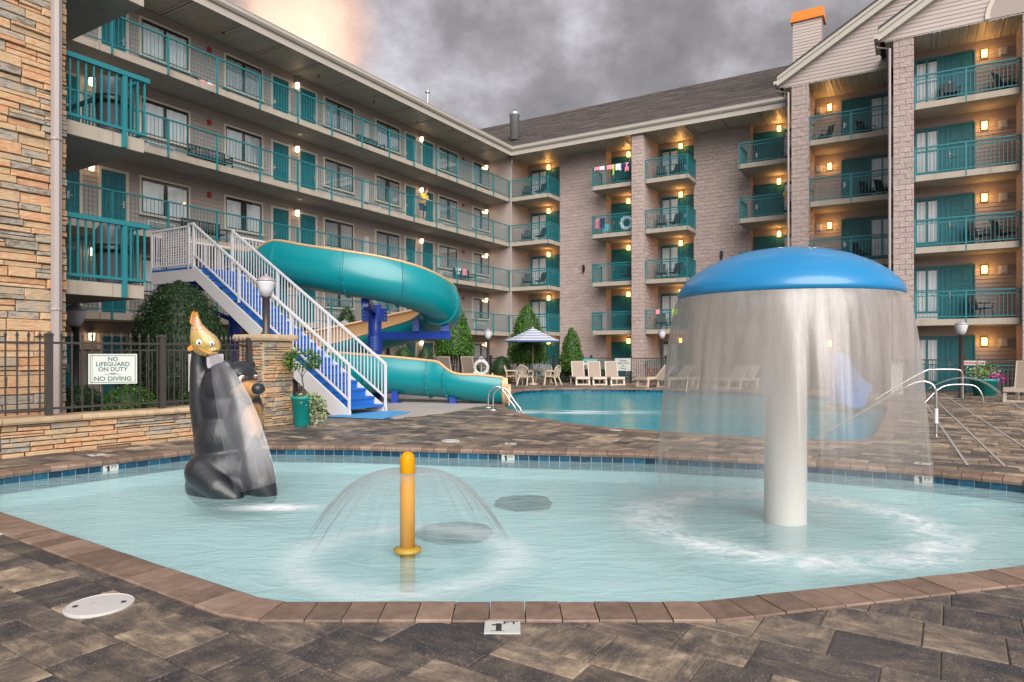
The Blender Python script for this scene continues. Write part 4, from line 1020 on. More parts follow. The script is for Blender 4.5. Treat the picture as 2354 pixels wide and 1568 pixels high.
for f in (1, 2):
    z = f*FH; c = LW(LX-0.33, -8.62, z)
    t = thing('trash_can', 'big grey domed trash can on the %s stair landing beside the stone tower' % ('lower' if f == 1 else 'upper'), 'trash can', c, 0, 'trash cans on the landings')
    O('bin', MB().lathe([(0.23, 0.0), (0.235, 0.02), (0.28, 0.70), (0.295, 0.72), (0.295, 0.74)], 28), trash_m, t, True)
    O('liner', MB().lathe([(0.300, 0.735), (0.315, 0.70), (0.308, 0.62), (0.318, 0.60), (0.30, 0.745)], 28), bag_m, t, True)
    O('lid', MB().lathe([(0.315, 0.742), (0.32, 0.76), (0.265, 0.79), (0.26, 1.05), (0.23, 1.10), (0.12, 1.14), (0, 1.15)], 28), trash_m, t, True)
    O('handle', MB().tube([(0.30*math.cos(2.2), 0.30*math.sin(2.2), 0.70), (0.34*math.cos(2.2), 0.34*math.sin(2.2), 0.62), (0.30*math.cos(2.2), 0.30*math.sin(2.2), 0.56)], 0.012, 5), bag_m, t)

# ------------------------------------------------------------------ low stone wall, pier
sw = thing('stone_wall', 'low ledgestone wall with slab coping left of the bear, fence on top', 'wall', (0, 0, 0))
swP = Pieces(sw, 'stone', stone_m)
for i in range(3):
    a, b = Vector(SEATW[i]), Vector(SEATW[i+1]); d = b-a; L = d.length; an = math.atan2(d.y, d.x)
    M = Matrix.Translation((a.x, a.y, 0)) @ Matrix.Rotation(an, 4, 'Z')
    ledge(swP, M, 0, L, -0.02, 0.46, 0.07, 0.12, 0.28, 0.62, 0.055, r=random.Random(20+i))
    O('core', MB().box(0, L, 0.0, 0.34, -0.03, 0.465).xf(M), mortar_d, sw)
    x = 0.0
    while x < L-0.05:
        w_ = min(rnd.uniform(0.75, 1.15), L-x)
        mb = MB(); k = 8
        vs = []
        for q in range(k+1):
            xx = x+0.004+(w_-0.008)*q/k; e0 = -0.10+rnd.uniform(-0.012, 0.012); zt = 0.555+rnd.uniform(-0.003, 0.003)
            vs += [(xx, e0+0.01, 0.467), (xx, e0-0.006, 0.50), (xx, e0, zt-0.012), (xx, e0+0.02, zt), (xx, 0.42, zt), (xx, 0.42, 0.467)]
        fs = [tuple(range(5, -1, -1)), tuple(6*k+j for j in range(6))]+[(6*q+j, 6*q+(j+1) % 6, 6*(q+1)+(j+1) % 6, 6*(q+1)+j) for q in range(k) for j in range(6)]
        mb.add(vs, fs, rnd.random()).xf(M); O('capstone', mb, capstone_m, sw); x += w_
swP.done()
PIR = 0.35; PC = Vector((-5.13, 13.98)); PA = AL
pr = thing('stone_pier', 'square ledgestone pier with slab cap carrying a globe lamp', 'pier', (PC.x, PC.y, 0), PA)
prP = Pieces(pr, 'stone', stone_m)
Mp = Matrix.Translation((PC.x, PC.y, 0)) @ Matrix.Rotation(PA, 4, 'Z')
for i in range(4):
    M = Matrix.Rotation(i*PI/2, 4, 'Z') @ Matrix.Translation((0, -PIR, 0))
    ledge(prP, M, -PIR-0.03, PIR+0.03, 0, 1.74, 0.06, 0.13, 0.16, 0.42, 0.05, W=Mp, r=random.Random(40+i))
prP.done()
O('core', MB().box(-PIR, PIR, -PIR, PIR, 0, 1.745), mortar_d, pr)
cp = MB(); k = 7; r_ = random.Random(9)
ring = []
for s_ in range(4):
    for q in range(k):
        t_ = -1+2*q/k; p = Vector((t_*0.46, -0.46)) if True else None; p = Matrix.Rotation(s_*PI/2, 2) @ p; ring.append(p*(1+r_.uniform(-0.02, 0.02)))
n_ = len(ring)
cp.add([(p.x*0.97, p.y*0.97, 1.747) for p in ring]+[(p.x, p.y, 1.80) for p in ring]+[(p.x*0.985, p.y*0.985, 1.86+r_.uniform(-0.004, 0.004)) for p in ring]+[(p.x*0.94, p.y*0.94, 1.875) for p in ring],
       [tuple(range(n_-1, -1, -1)), tuple(range(3*n_, 4*n_))]+[(l*n_+i, l*n_+(i+1) % n_, (l+1)*n_+(i+1) % n_, (l+1)*n_+i) for l in range(3) for i in range(n_)], 0.5)
O('capstone', cp, capstone_m, pr)
# planting bed behind the wall
O('planting_bed', MB().prism([(-8.2, 8.7), (-7.5, 9.7), (-5.8, 11.9), (-5.5, 14.2), (-7.5, 17.5), (-15, 14)], -0.03, 0.30), soil_m, kind='structure')

# ------------------------------------------------------------------ fences
def picket(h, fin):
    mb = MB().box(-0.0095, 0.0095, -0.0095, 0.0095, 0.03, h)
    if fin: mb.lathe([(0.010, h), (0.020, h+0.01), (0.010, h+0.02), (0.020, h+0.035), (0.023, h+0.055), (0.012, h+0.085), (0.0, h+0.13)], 6)
    return mb.mesh('picket', fence_m)
def fence(label, pts, z0, h, sp, fin, postat, group=None, limit=300):
    t = thing('iron_fence', label, 'fence', (0, 0, 0), 0, group); ph = h+(0.04 if fin else 0.0)
    pm = picket(h-0.04 if not fin else h+0.02, fin); n = 0; far = []
    for i in range(len(pts)-1):
        a, b = Vector((*pts[i], z0)), Vector((*pts[i+1], z0)); L = (b-a).length; d = (b-a)/L; an = math.atan2(d.y, d.x)
        O('rail', MB().bar(a+Vector((0, 0, h-0.04)), b+Vector((0, 0, h-0.04)), 0.035, 0.035), fence_m, t)
        O('rail', MB().bar(a+Vector((0, 0, 0.10)), b+Vector((0, 0, 0.10)), 0.032, 0.032), fence_m, t)
        k = int(L/sp)
        for q in range(k):
            p = a+d*(sp*(q+0.5)); far.append((p.length, p, an))
    far.sort(key=lambda q: q[0])
    for dd, p, an in far[:limit]: O('picket', pm, None, t, loc=p, rot=(0, 0, an))
    if far[limit:]:
        J = MB()
        for dd, p, an in far[limit:]: J.box(p.x-0.0095, p.x+0.0095, p.y-0.0095, p.y+0.0095, z0+0.03, z0+h-0.03)
        O('picket', J, fence_m, t, kind='stuff')
    for p in postat:
        O('post', MB().box(-0.045, 0.045, -0.045, 0.045, 0, h+0.07).add([(-0.055, -0.055, h+0.07), (0.055, -0.055, h+0.07), (0.055, 0.055, h+0.07), (-0.055, 0.055, h+0.07), (-0.055, -0.055, h+0.095), (0.055, -0.055, h+0.095), (0.055, 0.055, h+0.095), (-0.055, 0.055, h+0.095), (0, 0, h+0.125)],
            [(3, 2, 1, 0), (0, 1, 5, 4), (1, 2, 6, 5), (2, 3, 7, 6), (3, 0, 4, 7), (4, 5, 8), (5, 6, 8), (6, 7, 8), (7, 4, 8)]), fence_m, t, loc=(p[0], p[1], z0), rot=(0, 0, math.atan2(pts[1][1]-pts[0][1], pts[1][0]-pts[0][0])))
    return t
def off(a, b, o): d = (Vector(b)-Vector(a)).normalized(); return (Vector(a)+Vector((-d.y, d.x))*o)
def xline(px, a, b):
    """point of plan line a-b seen at picture column px"""
    r = (px-1177)/F; a, b = Vector(a), Vector(b); d = b-a
    t = (a.x-r*a.y)/(r*d.y-d.x); return a+d*t
FA, FB, FC = off(SEATW[1], SEATW[2], 0.13), Vector(SEATW[2])+Vector((-0.12, 0.05)), Vector((-5.35, 13.62))
FA0 = FA+(FA-FB)*0.6
p1 = xline(112, FA, FB); p2 = xline(372, FA, FB); p3_ = xline(574, FB, FC)
fence('bronze iron fence with spear finials standing on the low stone wall', [tuple(FA0), tuple(FB), tuple(FC)], 0.56, 1.13, 0.142, True, [p1, p2, (FC.x+0.02, FC.y-0.05)])
fence('dark iron fence half hidden behind the spear topped fence, in front of hedge', [(-9.6, 14.6), (-5.55, 17.2)], 0.05, 1.55, 0.115, False, [(-7.2, 16.14), (-5.55, 17.2)])
FP = [(-8.6, 24.6), (-2.4, 31.2), (0.3, 35.4), (5.85, 33.0), (10.4, 30.2), (12.6, 26.9), (20.5, 22.15)]
pts_p = []
for i in range(len(FP)-1):
    a, b = Vector(FP[i]), Vector(FP[i+1]); k = max(1, round((b-a).length/2.1))
    for q in range(k): pts_p.append(tuple(a.lerp(b, q/k)))
fence('long dark iron fence behind the swimming pool, in front of both hotel wings', FP, 0.0, 1.27, 0.115, False, pts_p)

# ------------------------------------------------------------------ stair tower of the slide (in the left wing's directions)
stt = thing('slide_stairs', 'white railed staircase with blue treads climbing to the water slide platform', 'staircase', (CX, CY, 0), AL)
SX0, SX1, SN0, SN1, PH, NR = -23.67, -22.36, -9.92, -4.0, 3.95, 20
rn = (SN1-SN0)/NR; rs = PH/NR
tread_m = mat('tread_blue', (0.010, 0.13, 0.48), 0.45, 0.15, 60, bump=0.8, bscale=120)
tm = MB().box(SX0+0.05, SX1-0.05, -0.02, rn+0.012, -0.045, 0).box(SX0+0.05, SX1-0.05, -0.028, -0.0201, -0.05, -0.004).mesh('tread', tread_m)
rm = MB().box(SX0+0.05, SX1-0.05, rn+0.0, rn+0.008, 0.0, rs-0.05).mesh('riser', blue_st)
for i in range(NR-1):
    n0, z = SN0+rn*i, rs*(i+1); O('tread', tm, None, stt, loc=(0, n0, z)); O('riser', rm, None, stt, loc=(0, n0, z))
for x in (SX0, SX1-0.045):
    vs = []
    prof_ = [(SN0-0.10, -0.0), (SN0-0.10, 0.12), (SN0+0.02, 0.18), (SN1+0.05, PH+0.04), (SN1+0.05, PH-0.35), (SN0+0.52, 0.0)]
    vs = [(x, a, b) for a, b in prof_]+[(x+0.045, a, b) for a, b in prof_]; k = len(prof_)
    O('stringer', MB().add(vs, [tuple(range(k)), tuple(range(2*k-1, k-1, -1))]+[(i, (i+1) % k, k+(i+1) % k, k+i) for i in range(k)]), white_m, stt)
PX1, PN1 = -20.9, -1.9
O('platform', MB().box(SX0, PX1, SN1+0.06, PN1, PH-0.06, PH), blue_st, stt)
O('platform_frame', MB().box(SX0, PX1, SN1+0.06, SN1+0.12, PH-0.42, PH-0.061).box(SX0, SX0+0.06, SN1+0.121, PN1, PH-0.42, PH-0.061).box(SX0+0.061, PX1, PN1-0.06, PN1, PH-0.42, PH-0.061).box(PX1-0.06, PX1, SN1+0.121, PN1-0.061, PH-0.42, PH-0.061), white_m, stt)
O('platform_underside', MB().box(SX0+0.061, PX1-0.061, SN1+0.121, PN1-0.061, PH-0.36, PH-0.34).bar((SX0+0.1, SN1+0.3, PH-0.42), (PX1-0.1, SN1+0.3, PH-0.42), 0.12, 0.14).bar((SX0+0.1, PN1-0.3, PH-0.42), (PX1-0.1, PN1-0.3, PH-0.42), 0.12, 0.14), blue_col, stt)
O('support_column', MB().tube([(-22.3, -3.95, 0), (-22.3, -3.95, PH-0.5)], 0.19, 20).bar((-22.3, -3.95, 2.45), (SX0+0.1, PN1-0.15, PH-0.50), 0.10, 0.12), blue_col, stt, True)
balS = Pieces(stt, 'baluster', white_m)
for x in (SX0+0.02, SX1-0.02):
    mb = MB().bar((x, SN0-0.06, rs+1.02), (x, SN1+0.06, PH+rs+1.0), 0.055, 0.055, up=(1, 0, 0)).bar((x, SN0-0.06, rs+0.17), (x, SN1+0.06, PH+rs+0.15), 0.04, 0.04, up=(1, 0, 0))
    r_o = O('railing', mb, white_m, stt)
    for q in (0, 0.335, 0.67, 1.0):
        n_ = SN0-0.06+(SN1-SN0+0.12)*q; zb = 0.30+PH*q; O('post', MB().box(x-0.025, x+0.025, n_-0.025, n_+0.025, 0.0 if q == 0 else zb-0.1, zb+0.94), white_m, r_o)
    k = 50
    for i in range(1, k):
        q = i/k; n_ = SN0-0.06+(SN1-SN0+0.12)*q; zb = rs+0.18+(PH-0.02)*q
        balS.add(MB().box(x-0.010, x+0.010, n_-0.010, n_+0.010, zb, zb+0.83), LW(x, n_, zb))
def prail(a, b, z, h=1.1):
    a, b = Vector((*a, z)), Vector((*b, z)); L = (b-a).length; d = (b-a)/L
    r_o = O('railing', MB().bar(a+Vector((0, 0, h)), b+Vector((0, 0, h)), 0.055, 0.055).bar(a+Vector((0, 0, 0.08)), b+Vector((0, 0, 0.08)), 0.04, 0.04), white_m, stt)
    for p in (a, b): O('post', MB().box(p.x-0.028, p.x+0.028, p.y-0.028, p.y+0.028, z-0.1, z+h+0.02), white_m, r_o)
    k = int(L/0.12)
    for i in range(1, k): p = a+d*(L*i/k); balS.add(MB().box(p.x-0.010, p.x+0.010, p.y-0.010, p.y+0.010, z+0.1, z+h-0.02), LW(p.x, p.y, z))
prail((SX0+0.02, SN1+0.30), (SX0+0.02, PN1), PH, 1.16); prail((SX0+0.02, SN1+0.06), (SX0+0.02, SN1+0.28), PH, 1.22); prail((SX0+0.06, PN1), (PX1, PN1), PH, 1.05); prail((SX1-0.02, SN1+0.1), (PX1, SN1+0.1), PH, 1.05)
balS.done()
# rules board behind the platform railing
rb = thing('rules_board', 'white slide rules board with rows of dark print on the platform railing', 'sign', LW(SX0+0.09, -2.95, PH+0.6), AL-PI/2)
O('panel', MB().box(-0.62, 0.72, -0.008, 0.008, -0.48, 0.48), white_m, rb)
pr_ = MB(); r_ = random.Random(77)
for q in range(12):
    x = -0.56; zq = 0.42-q*0.076
    while x < 0.66-r_.uniform(0, 0.25):
        w_ = r_.uniform(0.03, 0.11); pr_.box(x, x+w_, -0.0115, -0.0085, zq-0.026, zq+0.004); x += w_+0.035
O('printed_lines', pr_, ink_k, rb, kind='stuff')
mt = gp(835, 957)
tag(O('rubber_mat', MB().prism([gp(745, 959), gp(880, 965), gp(945, 949), gp(885, 946)], 0.014, 0.026), blue_mat), 'bright blue rubber mat on the deck at the foot of the stairs', 'mat')

# ------------------------------------------------------------------ water slide
def catmull(P, per):
    out_ = []; n = len(P)
    for i in range(n-1):
        a, b, c, d = P[max(i-1, 0)], P[i], P[i+1], P[min(i+2, n-1)]
        for k in range(per):
            t = k/per
            out_.append([0.5*((2*b[j])+(-a[j]+c[j])*t+(2*a[j]-5*b[j]+4*c[j]-d[j])*t*t+(-a[j]+3*b[j]-3*c[j]+d[j])*t*t*t) for j in range(len(b))])
    out_.append(list(P[-1])); return out_
# x, y, z of the flume centre, wall height above the centre, radius
SL = [(-8.75, 21.35, 4.62, 0.12, 0.55), (-7.95, 20.95, 4.48, 0.12, 0.58), (-7.45, 20.6, 4.38, 0.20, 0.61), (-6.90, 20.25, 4.20, 0.62, 0.64), (-5.9, 19.85, 3.98, 0.64, 0.63), (-4.93, 19.65, 3.80, 0.64, 0.62), (-3.86, 19.7, 3.62, 0.64, 0.62), (-2.95, 20.1, 3.40, 0.62, 0.62),
      (-2.38, 20.8, 3.12, 0.60, 0.62), (-2.25, 21.7, 2.85, 0.58, 0.62), (-2.85, 22.8, 2.60, 0.58, 0.62), (-4.2, 23.5, 2.30, 0.60, 0.60), (-5.6, 23.5, 1.95, 0.60, 0.60), (-6.9, 22.9, 1.62, 0.58, 0.60), (-7.35, 21.9, 1.35, 0.56, 0.60),
      (-6.7, 21.05, 1.12, 0.55, 0.59), (-5.4, 20.6, 0.97, 0.55, 0.58), (-3.95, 20.35, 0.86, 0.55, 0.58), (-2.55, 20.2, 0.76, 0.52, 0.57), (-2.05, 20.1, 0.73, 0.48, 0.57), (-1.55, 19.95, 0.66, 0.24, 0.56), (-0.95, 19.86, 0.58, 0.28, 0.55), (-0.22, 19.80, 0.50, 0.28, 0.54)]
ST = catmull(SL, 8)
def frame_at(i):
    a = Vector(ST[max(i-1, 0)][:3]); b = Vector(ST[min(i+1, len(ST)-1)][:3]); t = (b-a).normalized(); h = Vector((t.x, t.y, 0)).normalized()
    right = Vector((h.y, -h.x, 0)); up = right.cross(h); return t, right, Vector((0, 0, 1))
def section(i, dr=0.0, n=26):
    c = Vector(ST[i][:3]); e, r = ST[i][3], ST[i][4]+dr; t, right, up = frame_at(i); P = []
    for k in range(n+1):
        a = math.radians(-90+180*k/n); P.append(c+right*(r*math.sin(a))-up*(r*math.cos(a)))
    for k in range(1, 9):
        q = k/8; P.append(c+right*(r*(1-0.30*q*q*(e/0.62)))+up*(e*q))
    P.insert(0, c-right*r+up*0.06)
    return P
sl = thing('water_slide', 'turquoise spiral water slide flume with tan lining, winding down into the swimming pool', 'water slide', (0, 0, 0))
def strip(i0, i1, dr): 
    mb = MB(); N = None
    for i in range(i0, i1+1):
        P = section(i, dr); N = len(P); mb.v += [tuple(p) for p in P]
    for i in range(i1-i0):
        for k in range(N-1): mb.f.append((i*N+k, (i+1)*N+k, (i+1)*N+k+1, i*N+k+1)); mb.t.append(0.5)
    return mb
JO = [0, 12, 25, 41, 52, 66, 78, 90, 100, 112, 124, 134, 145, 156, len(ST)-1]
JO = sorted(set(j for j in JO if j < len(ST)))
for a, b in zip(JO[:-1], JO[1:]):
    seg = O('flume', strip(a, b, 0.0), slide_teal, sl, True)
    li = strip(a, b, -0.025); li.f = [tuple(reversed(f)) for f in li.f]
    O('lining', li, slide_tan, seg, True)
for side in (0, -1):
    pts = [section(i, -0.012)[side] for i in range(len(ST))]
    O('lip', MB().tube(pts, 0.045, 8), slide_tan, sl, True)
for j in JO[1:-1]:
    mb = MB()
    for o_ in (-0.018, 0.018):
        t, right, up = frame_at(j); A = section(j, 0.0); B = section(j, 0.065)
        A = [p+t*o_ for p in A]; B = [p+t*o_ for p in B]; b = len(mb.v); n_ = len(A)
        mb.v += [tuple(p) for p in A]+[tuple(p) for p in B]
        for k in range(n_-1): mb.f.append((b+k, b+k+1, b+n_+k+1, b+n_+k)); mb.t.append(0.5)
    A = [p-t*0.018 for p in section(j, 0.065)]; B = [p+t*0.018 for p in section(j, 0.065)]; b = len(mb.v)
    mb.v += [tuple(p) for p in A]+[tuple(p) for p in B]
    for k in range(len(A)-1): mb.f.append((b+k, b+k+1, b+len(A)+k+1, b+len(A)+k)); mb.t.append(0.5)
    fl = O('flange', mb, slide_teal, sl)
    bo = MB(); P = section(j, 0.035)
    for k in range(2, len(P)-1, 3):
        p = P[k]-t*0.03; bo.tube([p, p+t*0.06], 0.013, 6)
    O('bolts', bo, galv, fl, kind='stuff')
# exit rim
P = section(len(ST)-1, -0.01); O('exit_rim', MB().tube(P, 0.06, 10), slide_tan, sl, True)
t_, r_e, u_e = frame_at(len(ST)-1)
eb = MB(); Pa = section(len(ST)-1, 0.02); Pb = [p+t_*0.14 for p in section(len(ST)-1, 0.03)]; n_ = len(Pa)
eb.v = [tuple(p) for p in Pa]+[tuple(p) for p in Pb]
for k in range(n_-1): eb.f.append((k, k+1, n_+k+1, n_+k)); eb.t.append(0.5)
O('exit_flare', eb, slide_tan, sl, True)
CO = (-4.45, 21.75)
col = O('support_column', MB().tube([(*CO, 0), (*CO, 3.05)], 0.215, 24), blue_col, sl, True)
O('collar', MB().lathe([(0.235, 1.55), (0.25, 1.56), (0.25, 2.05), (0.235, 2.06)], 24, (*CO, 0)).bar((CO[0]-0.40, CO[1]-0.05, 2.72), (CO[0]+0.40, CO[1]-0.05, 2.72), 0.12, 0.42), blue_col, col)
bt = MB()
for x in (-0.05, 0.05):
    for q in range(5): bt.tube([(CO[0]+x, CO[1]-0.245, 1.62+q*0.09), (CO[0]+x, CO[1]-0.275, 1.62+q*0.09)], 0.02, 6)
for x in (-0.34, 0.34):
    for q in range(3): bt.tube([(CO[0]+x, CO[1]-0.11, 2.6+q*0.12), (CO[0]+x, CO[1]-0.14, 2.6+q*0.12)], 0.022, 6)
O('bolts', bt, blue_mat, col, kind='stuff')
O('arm', MB().bar((CO[0]+0.2, CO[1], 2.06), (-1.95, 21.25, 2.06), 0.16, 0.24).box(-3.15, -2.95, 21.25, 21.5, 2.18, 2.60).box(-2.25, -2.0, 21.15, 21.4, 2.18, 2.55), blue_col, sl)
O('arm', MB().bar((CO[0], CO[1]-0.2, 2.86), (-4.35, 19.9, 2.98), 0.16, 0.22).bar((-4.40, 20.55, 2.90), (-4.35, 19.85, 3.1), 0.24, 0.24), blue_col, sl)
O('arm', MB().bar(CO+(1.55,), (-4.9, 23.3, 1.35), 0.14, 0.2), blue_col, sl)
for x, y, h in ((-3.50, 20.05, 0.36), (-1.75, 19.85, 0.26), (-5.6, 20.5, 0.45)):
    f_ = O('foot', MB().box(x-0.09, x+0.09, y-0.12, y+0.12, 0.03, h).box(x-0.20, x+0.20, y-0.18, y+0.18, 0.012, 0.03), blue_col, sl)
lp = section(150, 0.0)[-1]
O('brace_pole', MB().tube([gp(1091, 924)+(0.0,), gp(1091, 924)+(0.92,)], 0.035, 10).lathe([(0.14, 0.012), (0.12, 0.04), (0.05, 0.09)], 14, gp(1091, 924)+(0.0,)), white_m, sl, True)

# ------------------------------------------------------------------ mushroom fountain
MX, MY = MUSH
mf = thing('mushroom_fountain', 'big blue and white mushroom shower raining a curtain of water into the paddling pool', 'fountain', (MX, MY, -0.42))
O('stem', MB().lathe([(0.20, 0), (0.195, 0.1), (0.190, 1.9), (0.20, 2.15), (0.27, 2.36), (0.42, 2.48), (0.6, 2.50)], 40), cap_white, mf, True)
capp = [(0.99, 2.43), (1.015, 2.425), (1.022, 2.45), (1.02, 2.50), (1.005, 2.535)]
O('cap', MB().lathe([(1.0, 2.45), (1.022, 2.46), (1.02, 2.50), (0.99, 2.565), (0.91, 2.655), (0.78, 2.745), (0.60, 2.83), (0.42, 2.885), (0.22, 2.92), (0.0, 2.93)], 64), cap_blue, mf, True)
O('cap_underside', MB().lathe([(0.0, 2.55), (0.6, 2.52), (0.85, 2.46), (0.985, 2.445), (1.0, 2.448)], 64), cap_white, mf, True)
def fall_lathe(name, prof, seg, m, parent, jit=0.0, turns=1.0, a0=0, a1=2*PI):
    mb = MB(); n = len(prof); me_v = []; uvs = []
    for i, (r, z) in enumerate(prof):
        for k in range(seg+1):
            a = a0+(a1-a0)*k/seg; q = 1+jit*(mnoise.noise(Vector((math.cos(a)*9, math.sin(a)*9, i*0.05)))+0.5*mnoise.noise(Vector((math.cos(a)*25, math.sin(a)*25, i*0.02))))*(i/n)
            me_v.append((r*q*math.cos(a), r*q*math.sin(a), z)); uvs.append((k/seg, i/(n-1)))
    fs = [(i*(seg+1)+k, i*(seg+1)+k+1, (i+1)*(seg+1)+k+1, (i+1)*(seg+1)+k) for i in range(n-1) for k in range(seg)]
    me = bpy.data.meshes.new(name); me.from_pydata(me_v, [], fs); me.materials.append(m)
    ul = me.uv_layers.new(name='flow'); ul.data.foreach_set('uv', [c for l in me.loops for c in uvs[l.vertex_index]])
    me.polygons.foreach_set('use_smooth', [True]*len(fs)); return O(name, me, None, parent)
prof_c = [(1.018+0.22*(t/20)**0.65, 2.45-2.13*(t/20)**1.15) for t in range(21)]
fall_lathe('water_curtain', prof_c, 240, curtain_w, mf, 0.05)
fall_lathe('water_curtain', [(r-0.05-0.10*i/20, z) for i, (r, z) in enumerate(prof_c)], 160, fall_mat('falling_veil', 0.26, 0.0, 30.0, (0.50, 0.40, 0.34), zfade=(0.12, 0.62, 0.0), rag=0.9), mf, 0.06)
# ------------------------------------------------------------------ yellow sprayer
sp_ = thing('water_sprayer', 'short yellow post spraying a thin dome of water in the paddling pool', 'sprayer', (SPRAY[0], SPRAY[1], -0.42))
O('post', MB().lathe([(0.0, 1.12), (0.02, 1.119), (0.04, 1.108), (0.054, 1.088), (0.060, 1.06), (0.060, 0.945), (0.056, 0.94), (0.056, 0.93), (0.060, 0.925), (0.060, 0.33)], 28), yellow_m, sp_, True)
O('base', MB().lathe([(0.060, 0.331), (0.062, 0.0)], 28).lathe([(0.062, 0.30), (0.11, 0.315), (0.115, 0.335), (0.062, 0.35)], 28), yellow_low, sp_, True)
prof_d = []
for t in range(29):
    q = t/28; r = 0.058+0.80*q; prof_d.append((r, 0.945+0.26*q*1.0-0.90*q*q-0.0*q))
fall_lathe('water_dome', prof_d, 160, dome_w, sp_, 0.10)

# ------------------------------------------------------------------ bear fountain
S = 8.0/F
def bp(px, py, dy=0.0): Y = 8.0+dy; return Vector(((px-1177)/F*Y, Y, EYE+(811-py)/F*Y))
bf = thing('bear_fountain', 'black bear statue with raised paw holding a fish that sprays water', 'fountain', (BEAR[0], BEAR[1], -0.42))
ORG = Vector((BEAR[0], BEAR[1], -0.42))
body = MB()
def lim(pts, seg=16):
    pts = [(Vector(p)-ORG, r) for p, r in pts]
    for (a, ra), (b, rb_) in zip(pts[:-1], pts[1:]):
        n = max(2, int((b-a).length/0.025))
        for i in range(n+1): t = i/n; body.ball(tuple(a.lerp(b, t)), ra+(rb_-ra)*t, 14, 8)
def blob(c, r, rot=None): body.ball(tuple(Vector(c)-ORG), r, 24, 16, rot=rot)
# rump and folded legs, torso, neck, head, arms
blob(bp(530, 1075, 0.05), (0.47, 0.44, 0.36)); blob(bp(529, 1110, 0.05), (0.50, 0.47, 0.34))
blob(bp(520, 1010, 0.05), (0.36, 0.36, 0.42)); blob(bp(520, 940, 0.05), (0.29, 0.29, 0.40)); blob(bp(495, 915, 0.03), (0.20, 0.22, 0.36)); blob(bp(556, 985, 0.0), (0.25, 0.27, 0.40)); blob(bp(560, 940, 0.0), (0.22, 0.22, 0.28)); blob(bp(515, 890, 0.0), (0.25, 0.24, 0.30))
lim([(bp(470, 1085, -0.22), 0.22), (bp(500, 1120, -0.40), 0.15), (bp(540, 1145, -0.42), 0.10)])
lim([(bp(585, 1075, -0.12), 0.21), (bp(600, 1110, -0.25), 0.17), (bp(618, 1140, -0.28), 0.10)])
lim([(bp(500, 905, -0.02), 0.17), (bp(545, 885, 0.0), 0.16)])
# raised arm on the left carrying the fish
lim([(bp(482, 990, 0), 0.19), (bp(466, 930, -0.02), 0.150), (bp(460, 880, -0.03), 0.120), (bp(456, 840, -0.04), 0.095), (bp(458, 808, -0.05), 0.085), (bp(455, 780, 0.02), 0.080)])
blob(bp(455, 800, -0.02), (0.10, 0.09, 0.085))
for dx, dz in ((-0.05, 0.06), (-0.075, 0.0), (0.0, 0.09)): lim([(bp(452, 790, 0)+Vector((dx, 0, dz*0.4)), 0.03), (bp(452, 772, -0.05)+Vector((dx, 0, dz*0.5)), 0.022)])
# other arm resting on the belly
lim([(bp(566, 930, -0.1), 0.11), (bp(586, 990, -0.24), 0.085), (bp(565, 1035, -0.36), 0.08)])
# head turned to the right, muzzle pointing right and a little to the viewer
HC = bp(550, 872, -0.10); blob(HC, (0.205, 0.21, 0.22)); blob(HC+Vector((0.0, -0.02, 0.06)), (0.19, 0.19, 0.15))
HD = Vector((0.80, -0.56, -0.22)).normalized(); HR = Vector((-HD.y, HD.x, 0)).normalized(); HU = HD.cross(HR)*-1
if HU.z < 0: HU = -HU
lim([(HC+HD*0.10-HU*0.03, 0.145), (HC+HD*0.24-HU*0.05, 0.105), (HC+HD*0.31-HU*0.045, 0.088)])
lim([(HC+HD*0.05-HU*0.11, 0.11), (HC+HD*0.25-HU*0.115, 0.07)])
for s in (-1, 1): blob(HC+HR*(0.155*s)+HU*0.155-HD*0.05, (0.065, 0.055, 0.075)); blob(HC+HR*(0.085*s)+HU*0.095+HD*0.135, (0.055, 0.055, 0.045))
base_me = body.mesh('body', bear_m); tmp = bpy.data.objects.new('tmp', base_me); COL.objects.link(tmp)
rmod = tmp.modifiers.new('r', 'REMESH'); rmod.mode = 'VOXEL'; rmod.voxel_size = 0.016; rmod.use_smooth_shade = True
smo = tmp.modifiers.new('s', 'SMOOTH'); smo.factor = 0.6; smo.iterations = 9
dg = bpy.context.evaluated_depsgraph_get(); me = bpy.data.meshes.new_from_object(tmp.evaluated_get(dg)); bpy.data.objects.remove(tmp)
me.materials.clear(); 
# painted coat: black fur with tan muzzle and chest
m_, t = new_mat('bear_paint'); c = t.n('ShaderNodeTexCoord').outputs['Object']
def ell(ctr, sc_):
    v = t.n('ShaderNodeVectorMath', {0: t.n('ShaderNodeVectorMath', {0: c, 1: tuple(ctr)}, operation='SUBTRACT').outputs[0], 1: tuple(1/q for q in sc_)}, operation='MULTIPLY').outputs[0]
    d = t.n('ShaderNodeVectorMath', {0: v}, operation='LENGTH').outputs['Value']
    d = t.math('ADD', d, t.math('MULTIPLY', t.math('SUBTRACT', t.noise(c, 14.0, 3), 0.5), 0.18))
    return t.n('ShaderNodeMapRange', {0: d, 1: 0.90, 2: 1.06, 3: 1.0, 4: 0.0}).outputs[0]
muz = ell(HC+HD*0.245-HU*0.085-ORG, (0.165, 0.16, 0.135)); chest = ell(bp(598, 965, -0.18)-ORG, (0.20, 0.25, 0.22)); ck = ell(HC+HD*0.12-HU*0.12-ORG, (0.14, 0.2, 0.08))
tn = t.math('MAXIMUM', t.math('MAXIMUM', muz, chest), ck)
fur = t.noise(t.mapping(c, (1, 1, 0.35)), 34, 5, 0.7); bl = t.noise(c, 3.0, 4)
dark = t.mix(bl, (0.003, 0.005, 0.007), (0.019, 0.021, 0.026))
cc = t.mix(tn, dark, t.mix(fur, (0.34, 0.15, 0.05), (0.50, 0.28, 0.11)))
